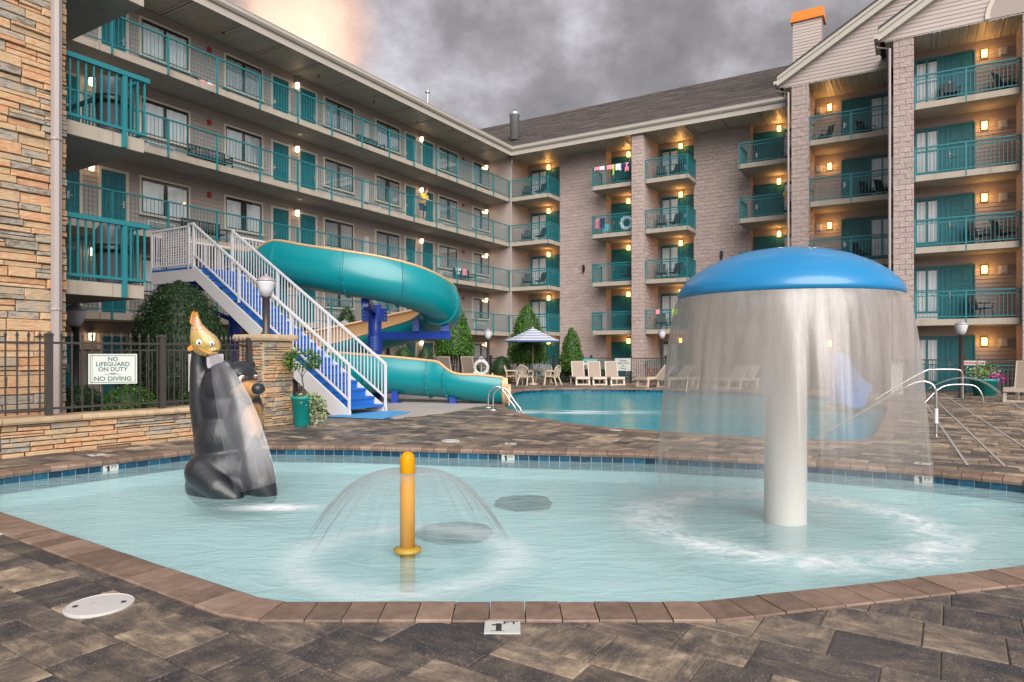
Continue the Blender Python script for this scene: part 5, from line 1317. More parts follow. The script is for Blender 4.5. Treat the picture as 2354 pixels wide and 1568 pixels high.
nm = t.n('ShaderNodeBump', {'Strength': 0.55, 'Distance': 0.012, 'Height': fur}).outputs[0]
out(t, t.n('ShaderNodeBsdfPrincipled', {'Base Color': cc, 'Roughness': 0.38, 'Coat Weight': 0.3, 'Coat Roughness': 0.2, 'Normal': nm}).outputs[0])
me.materials.append(m_); me.polygons.foreach_set('use_smooth', [True]*len(me.polygons))
at = me.attributes.get('tone')
O('body', me, None, bf)
O('nose', MB().ball(tuple(HC+HD*0.385-HU*0.015-ORG), (0.075, 0.082, 0.066), 18, 12).ball(tuple(HC+HD*0.435-HU*0.02+HR*0.03-ORG), (0.025, 0.022, 0.02)).ball(tuple(HC+HD*0.435-HU*0.02-HR*0.03-ORG), (0.025, 0.022, 0.02)), bear_m, bf, True)
mo = [HC+HD*a-HU*b+HR*c_-ORG for a, b, c_ in ((0.10, 0.14, -0.125), (0.22, 0.150, -0.10), (0.33, 0.135, -0.055), (0.36, 0.125, 0.0), (0.33, 0.135, 0.055))]
O('mouth', MB().tube(mo, 0.008, 6), bear_m, bf)
for s in (-1, 1):
    ec = HC+HR*(0.085*s)+HU*0.062+HD*0.175-ORG
    e = O('eye', MB().ball(tuple(ec), 0.037, 16, 10), eye_w, bf, True)
    O('iris', MB().ball(tuple(ec+HD*0.020-HR*(0.004*s)), 0.030, 14, 8), eye_b, e, True); O('pupil', MB().ball(tuple(ec+HD*0.036-HR*(0.004*s)), 0.015, 10, 6), black_m, e, True)
# fish: head down, tail up
fish_m, t = new_mat('fish_paint'); c = t.n('ShaderNodeTexCoord').outputs['Object']
sz = t.n('ShaderNodeSeparateXYZ', {0: c}).outputs
g = t.math('ADD', t.math('MULTIPLY', sz[0], 0.35), t.math('MULTIPLY', sz[2], 1.0))
g = t.math('ADD', g, t.math('MULTIPLY', t.noise(c, 7, 3), 0.22))
cc = t.ramp(t.n('ShaderNodeMapRange', {0: g, 1: 2.08, 2: 2.62}).outputs[0], [(0.0, (0.36, 0.25, 0.07)), (0.2, (0.40, 0.25, 0.11)), (0.38, (0.42, 0.19, 0.11)), (0.55, (0.45, 0.23, 0.035)), (0.8, (0.48, 0.24, 0.03)), (1.0, (0.50, 0.17, 0.02))])
vo = t.n('ShaderNodeTexVoronoi', {'Vector': c, 'Scale': 30.0, 'Randomness': 1.0}).outputs['Distance']
spot = t.n('ShaderNodeMapRange', {0: vo, 1: 0.20, 2: 0.26, 3: 1.0, 4: 0.0}).outputs[0]
cc = t.mix(t.math('MULTIPLY', spot, 0.9), cc, (0.05, 0.035, 0.02))
out(t, t.n('ShaderNodeBsdfPrincipled', {'Base Color': cc, 'Roughness': 0.3, 'Coat Weight': 0.4}).outputs[0])
fm = MB(); spine = [(448, 720, 0.012, 0.04), (450, 735, 0.02, 0.045), (452, 752, 0.035, 0.075), (458, 768, 0.06, 0.115), (467, 783, 0.075, 0.150), (475, 796, 0.080, 0.160), (483, 806, 0.07, 0.135), (489, 813, 0.045, 0.085)]
b = 0; ns = 20
ax = Vector((0.45, -0.25, -0.86)).normalized(); sideF = Vector((0.86, 0.0, 0.45)).normalized(); depF = ax.cross(sideF).normalized()
for px_, py_, dpt, wd in spine:
    p = bp(px_, py_, -0.16)-ORG
    for k in range(ns): a = 2*PI*k/ns; fm.v.append(tuple(p+sideF*(wd*math.cos(a))+depF*(dpt*1.25*math.sin(a))))
for i in range(len(spine)-1):
    for k in range(ns): fm.f.append((i*ns+k, i*ns+(k+1) % ns, (i+1)*ns+(k+1) % ns, (i+1)*ns+k)); fm.t.append(0.5)
fm.f.append(tuple(range(ns))); fm.f.append(tuple((len(spine)-1)*ns+k for k in range(ns-1, -1, -1))); fm.t += [0.5, 0.5]
fo = O('fish', fm, fish_m, bf, True)
ff = MB()
tp = [bp(448, 728, -0.16), bp(438, 716, -0.16), bp(446, 712, -0.16), bp(444, 694+22, -0.16), bp(452, 722, -0.16), bp(456, 738, -0.16)]
def fin(pts):
    pts = [p-ORG for p in pts]; n = len(pts); ff.add([tuple(p+depF*0.012) for p in pts]+[tuple(p-depF*0.012) for p in pts], [tuple(range(n)), tuple(range(2*n-1, n-1, -1))]+[(i, (i+1) % n, n+(i+1) % n, n+i) for i in range(n)])
fin([bp(447, 752, -0.16), bp(437, 742, -0.16), bp(441, 722, -0.16), bp(446, 700+15, -0.16), bp(449, 728, -0.16), bp(455, 738, -0.16), bp(456, 748, -0.16)])
fin([bp(456, 752, -0.16), bp(462, 742, -0.16), bp(466, 752, -0.16), bp(476, 770, -0.16), bp(466, 768, -0.16)])
fin([bp(442, 792, -0.2), bp(432, 800, -0.2), bp(434, 808, -0.2), bp(447, 804, -0.2)])
O('fin', ff, slide_tan if False else mat('fish_fin', (0.48, 0.19, 0.03), 0.3, 0.1), fo)
for px_, py_, r in ((466, 788, 0.038), (494, 790, 0.030)):
    ec = bp(px_, py_, -0.16)-ORG-depF*0.0+Vector((0, -0.085, 0)); e = O('eye', MB().ball(tuple(ec), (r, r*0.8, r), 14, 10), eye_w, fo, True)
    O('pupil', MB().ball(tuple(ec+Vector((0.012, -r*0.72, -0.004))), (r*0.40, r*0.3, r*0.45), 10, 6), black_m, e, True)
O('lip', MB().tube([bp(452, 797, -0.30)-ORG, bp(466, 806, -0.36)-ORG, bp(482, 813, -0.36)-ORG, bp(500, 811, -0.30)-ORG], 0.014, 6), mat('fish_lip', (0.45, 0.22, 0.04), 0.3, 0.1), fo, True)
# water fan out of the fish's mouth
ea = [(478, 813), (484, 840), (489, 880), (497, 930), (506, 985), (516, 1040), (528, 1090), (541, 1134)]
eb_ = [(500, 811), (527, 840), (552, 872), (576, 915), (597, 965), (614, 1015), (628, 1065), (640, 1108)]
me_v = []; uvs = []; fs = []; K = 24
for i, (a, b) in enumerate(zip(ea, eb_)):
    q = i/7; A = bp(a[0], a[1], -0.36-0.42*q); B = bp(b[0], b[1], -0.42-0.30*q)
    for k in range(K+1):
        u = k/K; p = A.lerp(B, u)+Vector((0.0, -0.10*math.sin(PI*u)*q, 0.0)); me_v.append(tuple(p-ORG)); uvs.append((u*0.5, q))
for i in range(7):
    for k in range(K): fs.append((i*(K+1)+k, i*(K+1)+k+1, (i+1)*(K+1)+k+1, (i+1)*(K+1)+k))
me = bpy.data.meshes.new('water_fan'); me.from_pydata(me_v, [], fs); me.materials.append(bear_w); ul = me.uv_layers.new(name='flow'); ul.data.foreach_set('uv', [c_ for l in me.loops for c_ in uvs[l.vertex_index]])
me.polygons.foreach_set('use_smooth', [True]*len(fs)); O('water_fan', me, None, bf)
# ------------------------------------------------------------------ foliage
def crown(prof, n, leaf, m, name, parent, seed=1, core=True, sx=1.0, sy=1.0, lump=0.10, tone=(0.45, 0.22), fill=0.16):
    """clipped crown: thousands of small leaves over an uneven core, profile = [(radius, z)...]"""
    r_ = random.Random(seed); mb = MB(); zs = [p[1] for p in prof]; z0, z1 = zs[0], zs[-1]
    def rad(z):
        for (ra, za), (rb, zb) in zip(prof[:-1], prof[1:]):
            if za <= z <= zb: return ra+(rb-ra)*(z-za)/max(1e-6, zb-za)
        return 0.0
    rmax = max(p[0] for p in prof); k = 0
    while k < n:
        z = r_.uniform(z0, z1); R0 = rad(z)
        if r_.random() > (R0+0.05)/(rmax+0.05): continue
        a = r_.uniform(0, 2*PI); q = Vector((math.cos(a)*R0, math.sin(a)*R0, z))
        nn = mnoise.noise(q*2.2+Vector((seed, 0, 0))); n2 = mnoise.noise(q*6+Vector((0, seed, 0)))
        R1 = R0*(1+lump*nn*1.3)+0.05*n2-abs(r_.gauss(0, fill*0.6))*min(1, R0+0.2)+r_.uniform(0, 0.05)
        p = Vector((math.cos(a)*R1*sx, math.sin(a)*R1*sy, z+r_.uniform(-0.03, 0.03)))
        outw = Vector((math.cos(a), math.sin(a), 0.35)).normalized()
        nrm = (outw+Vector((r_.gauss(0, 0.55), r_.gauss(0, 0.55), r_.gauss(0, 0.55)))).normalized()
        u = nrm.cross(Vector((r_.gauss(0, 1), r_.gauss(0, 1), r_.gauss(0, 1)))).normalized(); v = nrm.cross(u)
        L = leaf*r_.uniform(0.6, 1.3); W_ = L*0.5
        tn = min(1, max(0, tone[0]+r_.gauss(0, tone[1])+n2*0.25))
        mb.add([tuple(p-u*L*0.5), tuple(p+v*W_*0.5+nrm*0.008), tuple(p+u*L*0.5), tuple(p-v*W_*0.5+nrm*0.008)], [(0, 1, 2, 3)], tn); k += 1
    o = O(name, mb, m, parent)
    if core:
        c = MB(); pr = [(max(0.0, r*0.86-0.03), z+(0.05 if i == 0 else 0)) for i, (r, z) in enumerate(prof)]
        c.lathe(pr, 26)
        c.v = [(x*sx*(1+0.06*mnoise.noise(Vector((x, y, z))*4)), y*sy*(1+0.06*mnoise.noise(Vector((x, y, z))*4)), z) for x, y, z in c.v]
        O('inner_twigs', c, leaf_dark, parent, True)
    return o
def cone_prof(R_, z0, z1, pw=0.8, base=0.12):
    P = [(R_*0.80, z0)]
    for i in range(1, 13):
        t = i/12; zz = z0+(z1-z0)*t; tt = max(0.0, (t-base)/(1-base))
        r = R_*(0.80+0.20*math.sin(min(1, t/base)*PI/2)) if t < base else R_*(1-tt**1.35)**pw
        P.append((max(0.02, r), zz))
    return P
def topiary(px, Y, R_, z0, z1, n, label, m=None, leaf=0.10, seed=1, pw=0.8, trunk=True, cat='tree', name='topiary_tree', grp='clipped cone trees by the hotel'):
    x = (px-1177)/F*Y; t = thing(name, label, cat, (x, Y, 0), 0, grp)
    crown(cone_prof(R_, z0, z1, pw), n, leaf, m or leaf_mid, 'crown', t, seed)
    if trunk:
        tb = MB(); 
        for q in range(3): a = q*2.1+seed; tb.tube([(0.06*math.cos(a), 0.06*math.sin(a), 0), (0.10*math.cos(a+0.5), 0.10*math.sin(a+0.5), z0*0.5), (0.16*math.cos(a+0.9), 0.16*math.sin(a+0.9), z0+0.35)], [0.05, 0.042, 0.035], 7)
        O('trunk', tb, bark_m, t, True)
    return t
topiary(1045, 30.5, 0.92, 1.30, 3.72, 5200, 'bright green clipped cone tree on bare stems right of the slide', seed=2, pw=0.62)
topiary(1212, 33.6, 1.03, 0.95, 3.92, 5600, 'bright green clipped cone tree behind the striped umbrella', seed=3, pw=0.66)
topiary(1314, 34.3, 0.66, 0.55, 2.78, 3200, 'smaller bright green clipped cone tree right of the umbrella', seed=4, pw=0.68)
topiary(797, 27.5, 0.76, 0.9, 3.45, 3200, 'dark green clipped cone tree seen behind the slide and stairs', seed=5, pw=0.7, m=leaf_dark, leaf=0.09)
topiary(412, 17.2, 1.34, 0.2, 3.36, 15000, 'very large dark glossy clipped holly tree under the slide platform', m=leaf_dark, leaf=0.075, seed=6, pw=0.42, grp='clipped cone trees by the hotel')
def shrub(x, y, R_, h, n, label, m=leaf_dark, leaf=0.06, seed=1, z=0.0, grp='round clipped shrubs'):
    t = thing('round_shrub', label, 'shrub', (x, y, z), 0, grp)
    crown([(R_*0.75, 0.0), (R_*0.97, h*0.25), (R_, h*0.45), (R_*0.86, h*0.7), (R_*0.6, h*0.87), (R_*0.3, h*0.97), (0.02, h)], n, leaf, m, 'crown', t, seed)
    return t
shrub(*wp(928, 811, 27.0)[:2], 0.55, 1.75, 2200, 'round green shrub above the lower slide, nearer the blue column', leaf_mid, 0.06, 11)
shrub(*wp(978, 811, 28.0)[:2], 0.50, 1.75, 2000, 'round dark shrub above the lower slide, nearer the cone tree', leaf_dark, 0.06, 12)
shrub(*wp(1153, 811, 32.6)[:2], 0.56, 1.35, 2400, 'dark round shrub behind the fence left of the umbrella table', leaf_dark, 0.06, 13)
shrub(*wp(1092, 811, 31.6)[:2], 0.40, 0.95, 1200, 'small dark round shrub behind the life ring', leaf_dark, 0.06, 14)
shrub(-7.05, 12.3, 0.42, 0.62, 2600, 'low green shrub behind the iron fence under the safety sign', leaf_mid, 0.045, 15, 0.28)
shrub(-8.35, 12.9, 0.40, 0.60, 1500, 'low green shrub behind the iron fence by the lamp post', leaf_dark, 0.05, 16, 0.28)
shrub(-6.35, 13.6, 0.40, 0.58, 1500, 'low green shrub behind the iron fence near the bear', leaf_dark, 0.05, 17, 0.28)
def hedge(a, b, w_, h, n, label, seed=1):
    a, b = Vector(a), Vector(b); d = b-a; L = d.length; t = thing('low_hedge', label, 'hedge', ((a.x+b.x)/2, (a.y+b.y)/2, 0), math.atan2(d.y, d.x), 'low clipped hedges')
    r_ = random.Random(seed); mb = MB()
    for _ in range(n):
        f = r_.random()
        p = Vector((r_.uniform(-L/2, L/2), -w_/2-r_.uniform(-0.04, 0.03), r_.uniform(0, h))) if f < 0.6 else Vector((r_.uniform(-L/2, L/2), r_.uniform(-w_/2, w_/2), h+r_.uniform(-0.05, 0.03)))
        nrm = Vector((r_.gauss(0, .6), -1 if f < 0.6 else r_.gauss(0, .5), 0.3 if f < 0.6 else 1)).normalized(); u = nrm.cross(Vector((r_.gauss(0, 1), r_.gauss(0, 1), r_.gauss(0, 1)))).normalized(); v = nrm.cross(u); l = r_.uniform(0.03, 0.075)
        mb.add([tuple(p-u*l), tuple(p+v*l*0.5), tuple(p+u*l), tuple(p-v*l*0.5)], [(0, 1, 2, 3)], min(1, max(0, r_.gauss(0.45, 0.22))))
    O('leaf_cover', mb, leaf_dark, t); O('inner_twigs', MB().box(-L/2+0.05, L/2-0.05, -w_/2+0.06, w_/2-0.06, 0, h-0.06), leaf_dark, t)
hedge((1.9, 35.2), (4.9, 33.8), 0.6, 0.62, 4200, 'low dark hedge behind the fence between umbrella table and loungers', 3)
def flowers(x, y, w_, n, m, label, h=0.45, seed=1):
    t = thing('flower_bed', label, 'flowers', (x, y, 0)); r_ = random.Random(seed); a = MB(); b = MB()
    for _ in range(n):
        p = Vector((r_.uniform(-w_, w_), r_.uniform(-0.25, 0.25), r_.uniform(0.1, h)))
        for q in range(3):
            u = Vector((r_.gauss(0, 1), r_.gauss(0, 1), r_.gauss(0, 1))).normalized(); v = u.cross(Vector((0, 0, 1))).normalized(); l = 0.045
            (a if r_.random() < 0.5 else b).add([tuple(p-u*l), tuple(p+v*l*0.6), tuple(p+u*l), tuple(p-v*l*0.6)], [(0, 1, 2, 3)], r_.random())
            p = p+Vector((r_.gauss(0, .03), r_.gauss(0, .03), r_.gauss(0, .03)))
    O('petals', a, m, t); O('leaves', b, leaf_mid, t); return t
flowers(*wp(1140, 811, 32.1)[:2], 1.0, 190, flower_o, 'orange flowers growing along the fence left of the umbrella table', 0.5, 1)
flowers(*wp(1268, 811, 32.9)[:2], 0.25, 50, flower_o, 'orange flowers beside the rightmost table chair', 0.45, 2)
flowers(*wp(1448, 811, 34.0)[:2], 0.35, 70, flower_w, 'white and pink flowers behind the fence by the caution board', 0.75, 3)
flowers(*wp(1502, 811, 33.6)[:2], 0.30, 60, flower_r, 'red flowers behind the lounger left of the waterfall', 0.75, 4)

# ------------------------------------------------------------------ lamps on posts
def lamp_post(x, y, zb, zt, label, s=1.0):
    t = thing('street_lamp', label, 'lamp', (x, y, zb), 0, 'grey globe lamps on black posts'); H = zt-zb
    O('pole', MB().lathe([(0.11*s, 0), (0.11*s, 0.03), (0.075*s, 0.07), (0.07*s, H-0.52*s), (0.10*s, H-0.50*s), (0.10*s, H-0.475*s)], 16), fence_m, t, True)
    O('globe', MB().lathe([(0.10*s, H-0.474*s), (0.155*s, H-0.33*s), (0.190*s, H-0.20*s), (0.195*s, H-0.165*s), (0.17*s, H-0.158*s)], 24), lamp_glass, t, True)
    O('cap', MB().lathe([(0.20*s, H-0.157*s), (0.205*s, H-0.14*s), (0.15*s, H-0.085*s), (0.06*s, H-0.035*s), (0.035*s, H-0.03*s), (0.03*s, H-0.01*s), (0.0, H+0.02*s)], 24), lamp_cap, t, True)
    return t
lamp_post(PC.x, PC.y, 1.875, 3.14, 'grey globe lamp on a black post standing on the stone pier', 0.98)
x, y, _ = wp(173, 811, 13.7); lamp_post(x, y, 0.28, 2.52, 'grey globe lamp behind the iron fence beside the stone tower', 1.0)
x, y, _ = wp(1122, 811, 31.3); lamp_post(x, y, 0, 2.62, 'grey globe lamp left of the umbrella, before the inner hotel corner')
x, y, _ = wp(1522, 811, 33.0); lamp_post(x, y, 0, 2.68, 'grey globe lamp between the third balcony column and the falling water')
x, y, _ = wp(2210, 811, 22.8); lamp_post(x, y, 0, 2.60, 'grey globe lamp at the right, behind the pool handrails')
x, y, _ = wp(792, 811, 26.3); lamp_post(x, y, 0, 2.80, 'grey globe lamp just showing above the tan slide channel')

# ------------------------------------------------------------------ signs
def signboard(label, x, y, z, rz, w_, h, face=sign_w, lines=(), border=None, back=True, name='sign'):
    t = thing(name, label, 'sign', (x, y, z), rz)
    O('board', MB().box(-w_/2, w_/2, 0, 0.012, -h/2, h/2), face, t)
    if border:
        b = MB(); i = 0.022; q = 0.008
        for a, c, e, f in ((-w_/2+i, w_/2-i, h/2-i-q, h/2-i), (-w_/2+i, w_/2-i, -h/2+i, -h/2+i+q), (-w_/2+i, -w_/2+i+q, -h/2+i+q, h/2-i-q), (w_/2-i-q, w_/2-i, -h/2+i+q, h/2-i-q)): b.box(a, c, -0.003, -0.0005, e, f)
        O('border', b, border, t)
    for s, size, zz, m, sx in lines: text(s, size, (0, -0.002, zz), (PI/2, 0, 0), m, t, sx=sx)
    return t
def ang(a, b): d = Vector(b)-Vector(a); return math.atan2(d.y, d.x)
q = xline(249, FA, FB); d_ = (FB-FA).normalized(); nn_ = Vector((d_.y, -d_.x)); sp = q+nn_*0.17
Ys = sp.y; wS = 0.695; hS = 0.475
s1 = signboard('white sign reading no lifeguard on duty, no diving, hung on the iron fence', sp.x, sp.y, EYE+(811-848)/F*Ys, math.atan2(d_.y, d_.x)*0.35, wS*0.98, hS,
    lines=[('NO', 0.092, 0.155, ink_m, 0.98), ('LIFEGUARD', 0.092, 0.074, ink_m, 1.0), ('ON DUTY', 0.092, -0.008, ink_m, 0.98), ('NO DIVING', 0.096, -0.158, ink_m, 1.05)], border=ink_m)
sw_ = MB()
for s in (-1, 1):
    sw_.tube([(s*(0.012+0.10*t/10), -0.003, -0.085+0.012*math.sin(t/10*2*PI)*(1 if t < 10 else 1)) for t in range(11)], [0.005-0.0003*t for t in range(11)], 5)
    sw_.tube([(s*0.012*math.cos(a)+s*0.014, -0.003, -0.078+0.012*math.sin(a)) for a in [k*0.7 for k in range(8)]], 0.003, 5)
O('scroll_ornament', sw_, ink_m, s1)
bk = gp(640, 905)
q2 = xline(455, FA, FB)+nn_*0.03
signboard('plain white back of a notice board half hidden by the bear', q2.x+0.13, q2.y, 1.15, ang(FA, FB)*0.4, 0.57, 0.66, face=lamp_cap)
fx = xline(1355, FP[2], FP[3]); dd_ = (Vector(FP[3])-Vector(FP[2])).normalized(); an_ = math.atan2(dd_.y, dd_.x); nf_ = Vector((dd_.y, -dd_.x))*0.05
t = signboard('teal and white board reading WARNING on the fence behind the loungers', fx.x+nf_.x, fx.y+nf_.y, 1.05, an_, 0.82, 0.34, face=sign_w, lines=[('WARNING', 0.17, 0.065, sign_w, 1.0)])
O('header', MB().box(-0.41, 0.41, -0.006, -0.001, -0.03, 0.17), sign_t, t)
for o in list(t.children):
    if o.name.startswith('lettering'): o.location.y = -0.008
t2 = signboard('small white board with teal lettering hanging below the WARNING board', fx.x+nf_.x+0.09, fx.y+nf_.y-0.02, 0.60, an_, 0.27, 0.50, face=sign_w, lines=[('NO', 0.11, 0.17, sign_t, 1.0), ('DIVING', 0.075, 0.06, sign_t, 1.0), ('ON', 0.09, -0.05, sign_t, 1.0), ('DUTY', 0.10, -0.16, sign_t, 1.0)])
fx = xline(1433, FP[2], FP[3])
t3 = signboard('cream notice board reading Caution Shallow Water No Diving on the fence', fx.x+nf_.x, fx.y+nf_.y, 0.92, an_, 0.82, 0.62, face=sign_w, lines=[('Caution', 0.12, 0.20, ink_k, 1.0), ('Shallow Water', 0.105, 0.07, ink_k, 1.0), ('No', 0.105, -0.06, ink_k, 1.0), ('Diving', 0.105, -0.19, ink_k, 1.0)])
fx = xline(2233, FP[5], FP[6]); d5 = (Vector(FP[6])-Vector(FP[5])).normalized(); a5 = math.atan2(d5.y, d5.x)
t4 = signboard('narrow white board with a line of small red lettering on the right fence', fx.x, fx.y-0.06, 1.13, a5, 0.76, 0.17, face=sign_w)
rl_ = MB(); xq = -0.33; r_ = random.Random(8)
while xq < 0.32:
    wq = r_.uniform(0.02, 0.045); rl_.box(xq, xq+wq, -0.003, -0.0005, -0.028, 0.028); xq += wq+0.012
O('printed_line', rl_, ink_r, t4, kind='stuff')

# ------------------------------------------------------------------ depth markers and skimmer lids
def depth_tile(x, y, rz, label, s=0.19):
    t = thing('depth_marker', label, 'depth marker', (x, y, 0.0035), rz, 'depth markers set in the deck')
    O('tile', MB().box(-s/2, s/2, -s*0.46, s*0.46, -0.004, 0.004), sign_w, t)
    g = MB().box(-0.034, -0.004, -0.062, 0.030, 0.0042, 0.0054).box(-0.056, -0.034, 0.006, 0.020, 0.0042, 0.0054).box(-0.062, 0.010, -0.066, -0.0625, 0.0042, 0.0054)
    g.xf(Matrix.Diagonal((s/0.19, s/0.19, 1, 1))); O('numeral', g, ink_k, t)
    text('FT', 0.052*s/0.19, (s*0.22, s*0.20, 0.0045), (0, 0, 0), ink_k, t, ex=0.0004, sx=1.5); return t
x, y = gp(1155, 1442); depth_tile(x, y, 0, '1 FT depth tile in the near deck below the yellow sprayer', 0.195)
x, y = gp(1174, 1020); depth_tile(x, y, -0.05, '1 FT depth tile on the far side of the paddling pool', 0.19)
x, y = gp(221, 1046); depth_tile(x, y, 0.9, '1 FT depth tile on the deck in front of the stone wall', 0.19)
x, y = gp(2121, 1066); depth_tile(x, y, -0.68, '1 FT depth tile on the deck at the right, behind the mushroom', 0.19)
x, y = gp(1, 1224); depth_tile(x, y, -0.6, '1 FT depth tile at the left edge of the near deck', 0.19)
x, y = gp(1178, 953); depth_tile(x, y, -0.7, 'depth tile on the coping beside the chrome pool ladder', 0.22)
def band_tile(px, py, label):
    # nearest point of the pool wall in the view direction
    best = None; n = len(KIDP)
    for i in range(n):
        a, b = Vector(KIDP[i]), Vector(KIDP[(i+1) % n]); r = (px-1177)/F; d = b-a; den = r*d.y-d.x
        if abs(den) < 1e-6: continue
        t = (a.x-r*a.y)/den
        if 0 <= t <= 1:
            p = a+d*t
            if best is None or p.y > best[0].y: best = (p, math.atan2(-d.y, -d.x))
    p, rz = best
    t = thing('depth_marker', label, 'depth marker', (p.x, p.y, -0.108), rz, 'depth markers in the waterline tiles')
    O('tile', MB().box(-0.10, 0.10, -0.006, -0.0005, -0.075, 0.055), sign_w, t)
    O('numeral', MB().box(-0.045, -0.015, -0.0085, -0.0062, -0.05, 0.038).box(-0.062, -0.045, -0.0085, -0.0062, 0.012, 0.026), ink_k, t)
    text('FT', 0.055, (0.045, -0.0065, 0.012), (PI/2, 0, 0), ink_k, t, ex=0.0006, sx=1.3)
band_tile(254, 1072, '1 FT marker in the waterline tiles left of the bear'); band_tile(1168, 1045, '1 FT marker in the far waterline tiles at the centre'); band_tile(2123, 1095, '1 FT marker in the waterline tiles right of the mushroom')
def lid(x, y, r, label):
    t = thing('skimmer_lid', label, 'lid', (x, y, 0.002), 0.3, 'round white skimmer lids')
    O('cover', MB().lathe([(r, -0.006), (r, 0.007), (r*0.955, 0.011), (r*0.94, 0.008), (0.0, 0.010)], 48), plastic_w, t, False)
    O('notch', MB().box(r*0.62, r*0.76, -0.015, 0.015, 0.0102, 0.0112).box(-r*0.76, -r*0.62, -0.015, 0.015, 0.0102, 0.0112), ink_k, t)
    O('emblem', MB().tube([(r*0.28*math.cos(a), r*0.28*math.sin(a), 0.0105) for a in [0.4+k*0.18 for k in range(14)]], 0.0025, 4), lamp_cap, t)
x, y = gp(229, 1393); lid(x, y, 0.183, 'round white skimmer lid in the near deck at the lower left')
x, y = gp(1036, 1014); lid(x, y, 0.155, 'round white skimmer lid on the deck between the two pools')
x, y = gp(1419, 988.5); lid(x, y, 0.16, 'round white skimmer lid at the coping of the swimming pool')

# ------------------------------------------------------------------ pool rails
def hoop(pts, r=0.022): return MB().tube(catmull([list(p) for p in pts], 6), r, 10)
a = gp(1123, 939); b = gp(1134, 944.5); ld = thing('pool_ladder', 'pair of chrome grab rails curving into the pool beside the slide exit', 'ladder', (a[0], a[1], 0))
dv = Vector((0.62, -0.10))
for i, (q, dx) in enumerate((((0, 0), 0), ((b[0]-a[0], b[1]-a[1]), 0))):
    X, Y_ = q
    O('rail', hoop([(X, Y_, 0.0), (X, Y_, 0.35), (X+0.06, Y_-0.01, 0.50), (X+0.22, Y_-0.03, 0.585), (X+0.36, Y_-0.05, 0.53), (X+0.55, Y_-0.10, 0.25), (X+0.72, Y_-0.14, 0.02), (X+0.76, Y_-0.15, -0.25), (X+0.76, Y_-0.15, -0.7)], 0.025), chrome, ld, True)
    O('escutcheon', MB().lathe([(0.07, 0.004), (0.065, 0.02), (0.03, 0.028)], 14, (X, Y_, 0.012)), white_m, ld)
x, y, _ = wp(1580, 811, 27.6); l2 = thing('pool_ladder', 'chrome grab rails on the far side of the pool, seen through falling water', 'ladder', (x, y, 0))
for dx in (0, 0.45): O('rail', hoop([(dx+0.35, 0.55, 0.0), (dx+0.35, 0.55, 0.55), (dx+0.28, 0.45, 0.72), (dx+0.1, 0.15, 0.55), (dx-0.1, -0.2, -0.1), (dx-0.1, -0.25, -0.5)], 0.022), chrome, l2, True)
h1 = thing('handrail', 'long steel handrail sloping into the swimming pool behind the mushroom', 'handrail', (7.47, 11.8, 0))
O('rail', hoop([(0, 0, 0.01), (0, 0, 0.70), (-0.03, 0.01, 0.90), (-0.14, 0.05, 0.985), (-0.30, 0.09, 0.97), (-0.55, 0.16, 0.83), (-1.2, 0.40, 0.36), (-1.75, 0.6, -0.03), (-1.95, 0.68, -0.25)], 0.024), chrome, h1, True)
O('sleeve', MB().lathe([(0.032, 0.26), (0.032, 0.52)], 12), white_m, h1); O('base_plate', MB().lathe([(0.10, 0.012), (0.09, 0.02), (0.04, 0.03)], 14), chrome, h1)
x, y = gp(2213, 921); h2 = thing('handrail', 'steel handrail with a square bend right of the falling water', 'handrail', (x, y, 0))
O('rail', hoop([(0, 0, 0.01), (0, 0, 0.70), (-0.04, 0.0, 0.90), (-0.18, 0.02, 0.97), (-0.85, 0.1, 0.97), (-1.1, 0.14, 0.92), (-1.9, 0.25, 0.45), (-2.6, 0.4, -0.05)], 0.028), chrome, h2, True)
O('rail', hoop([(-1.9, -1.1, -0.02), (-1.55, -1.13, 0.36), (-1.25, -1.15, 0.53), (-0.75, -1.2, 0.56), (-0.45, -1.25, 0.50), (-0.30, -1.3, 0.25), (-0.28, -1.3, 0.01)], 0.024), chrome, h2, True)
# jet of water arcing from the pool deck on the right
jt = MB(); a_, b_ = Vector(wp(2135, 893, 14.5)), Vector(wp(2300, 905, 19.5)); pk = 0.62
pts = [tuple(a_.lerp(b_, t/14)+Vector((0, 0, pk*4*(t/14)*(1-t/14)*0.55))) for t in range(15)]
jo = fall_mat('water_jet', 0.10, 0.1, 4.0)
me = MB().tube(pts, [0.010+0.022*t/14 for t in range(15)], 8, caps=False).mesh('water_jet', jo, True); me.uv_layers.new(name='flow')
o = bpy.data.objects.new('water_jet', me); COL.objects.link(o); tag(o, 'thin arc of water spraying across the deck towards the right lounger', 'water jet')
# thin hoses / trench drain lines on the right deck
for i, (pa, pb) in enumerate((((2112, 905), (2224, 1070)), ((2135, 905), (2310, 1072)), ((2165, 905), (2400, 1058)), ((2277, 895), (2420, 985)))):
    A, B = Vector(gp(*pa)), Vector(gp(*pb)); an = math.atan2((B-A).y, (B-A).x); L = (B-A).length
    n_ = int(L/0.9)
    o = O('deck_seam', MB().box(0, L, -0.018, 0.018, 0.0, 0.0035), galv if False else mat('seam_strip%d' % i, (0.30, 0.28, 0.26), 0.6, 0.15), None, loc=(A.x, A.y, 0.0035), rot=(0, 0, an)); o['kind'] = 'structure'

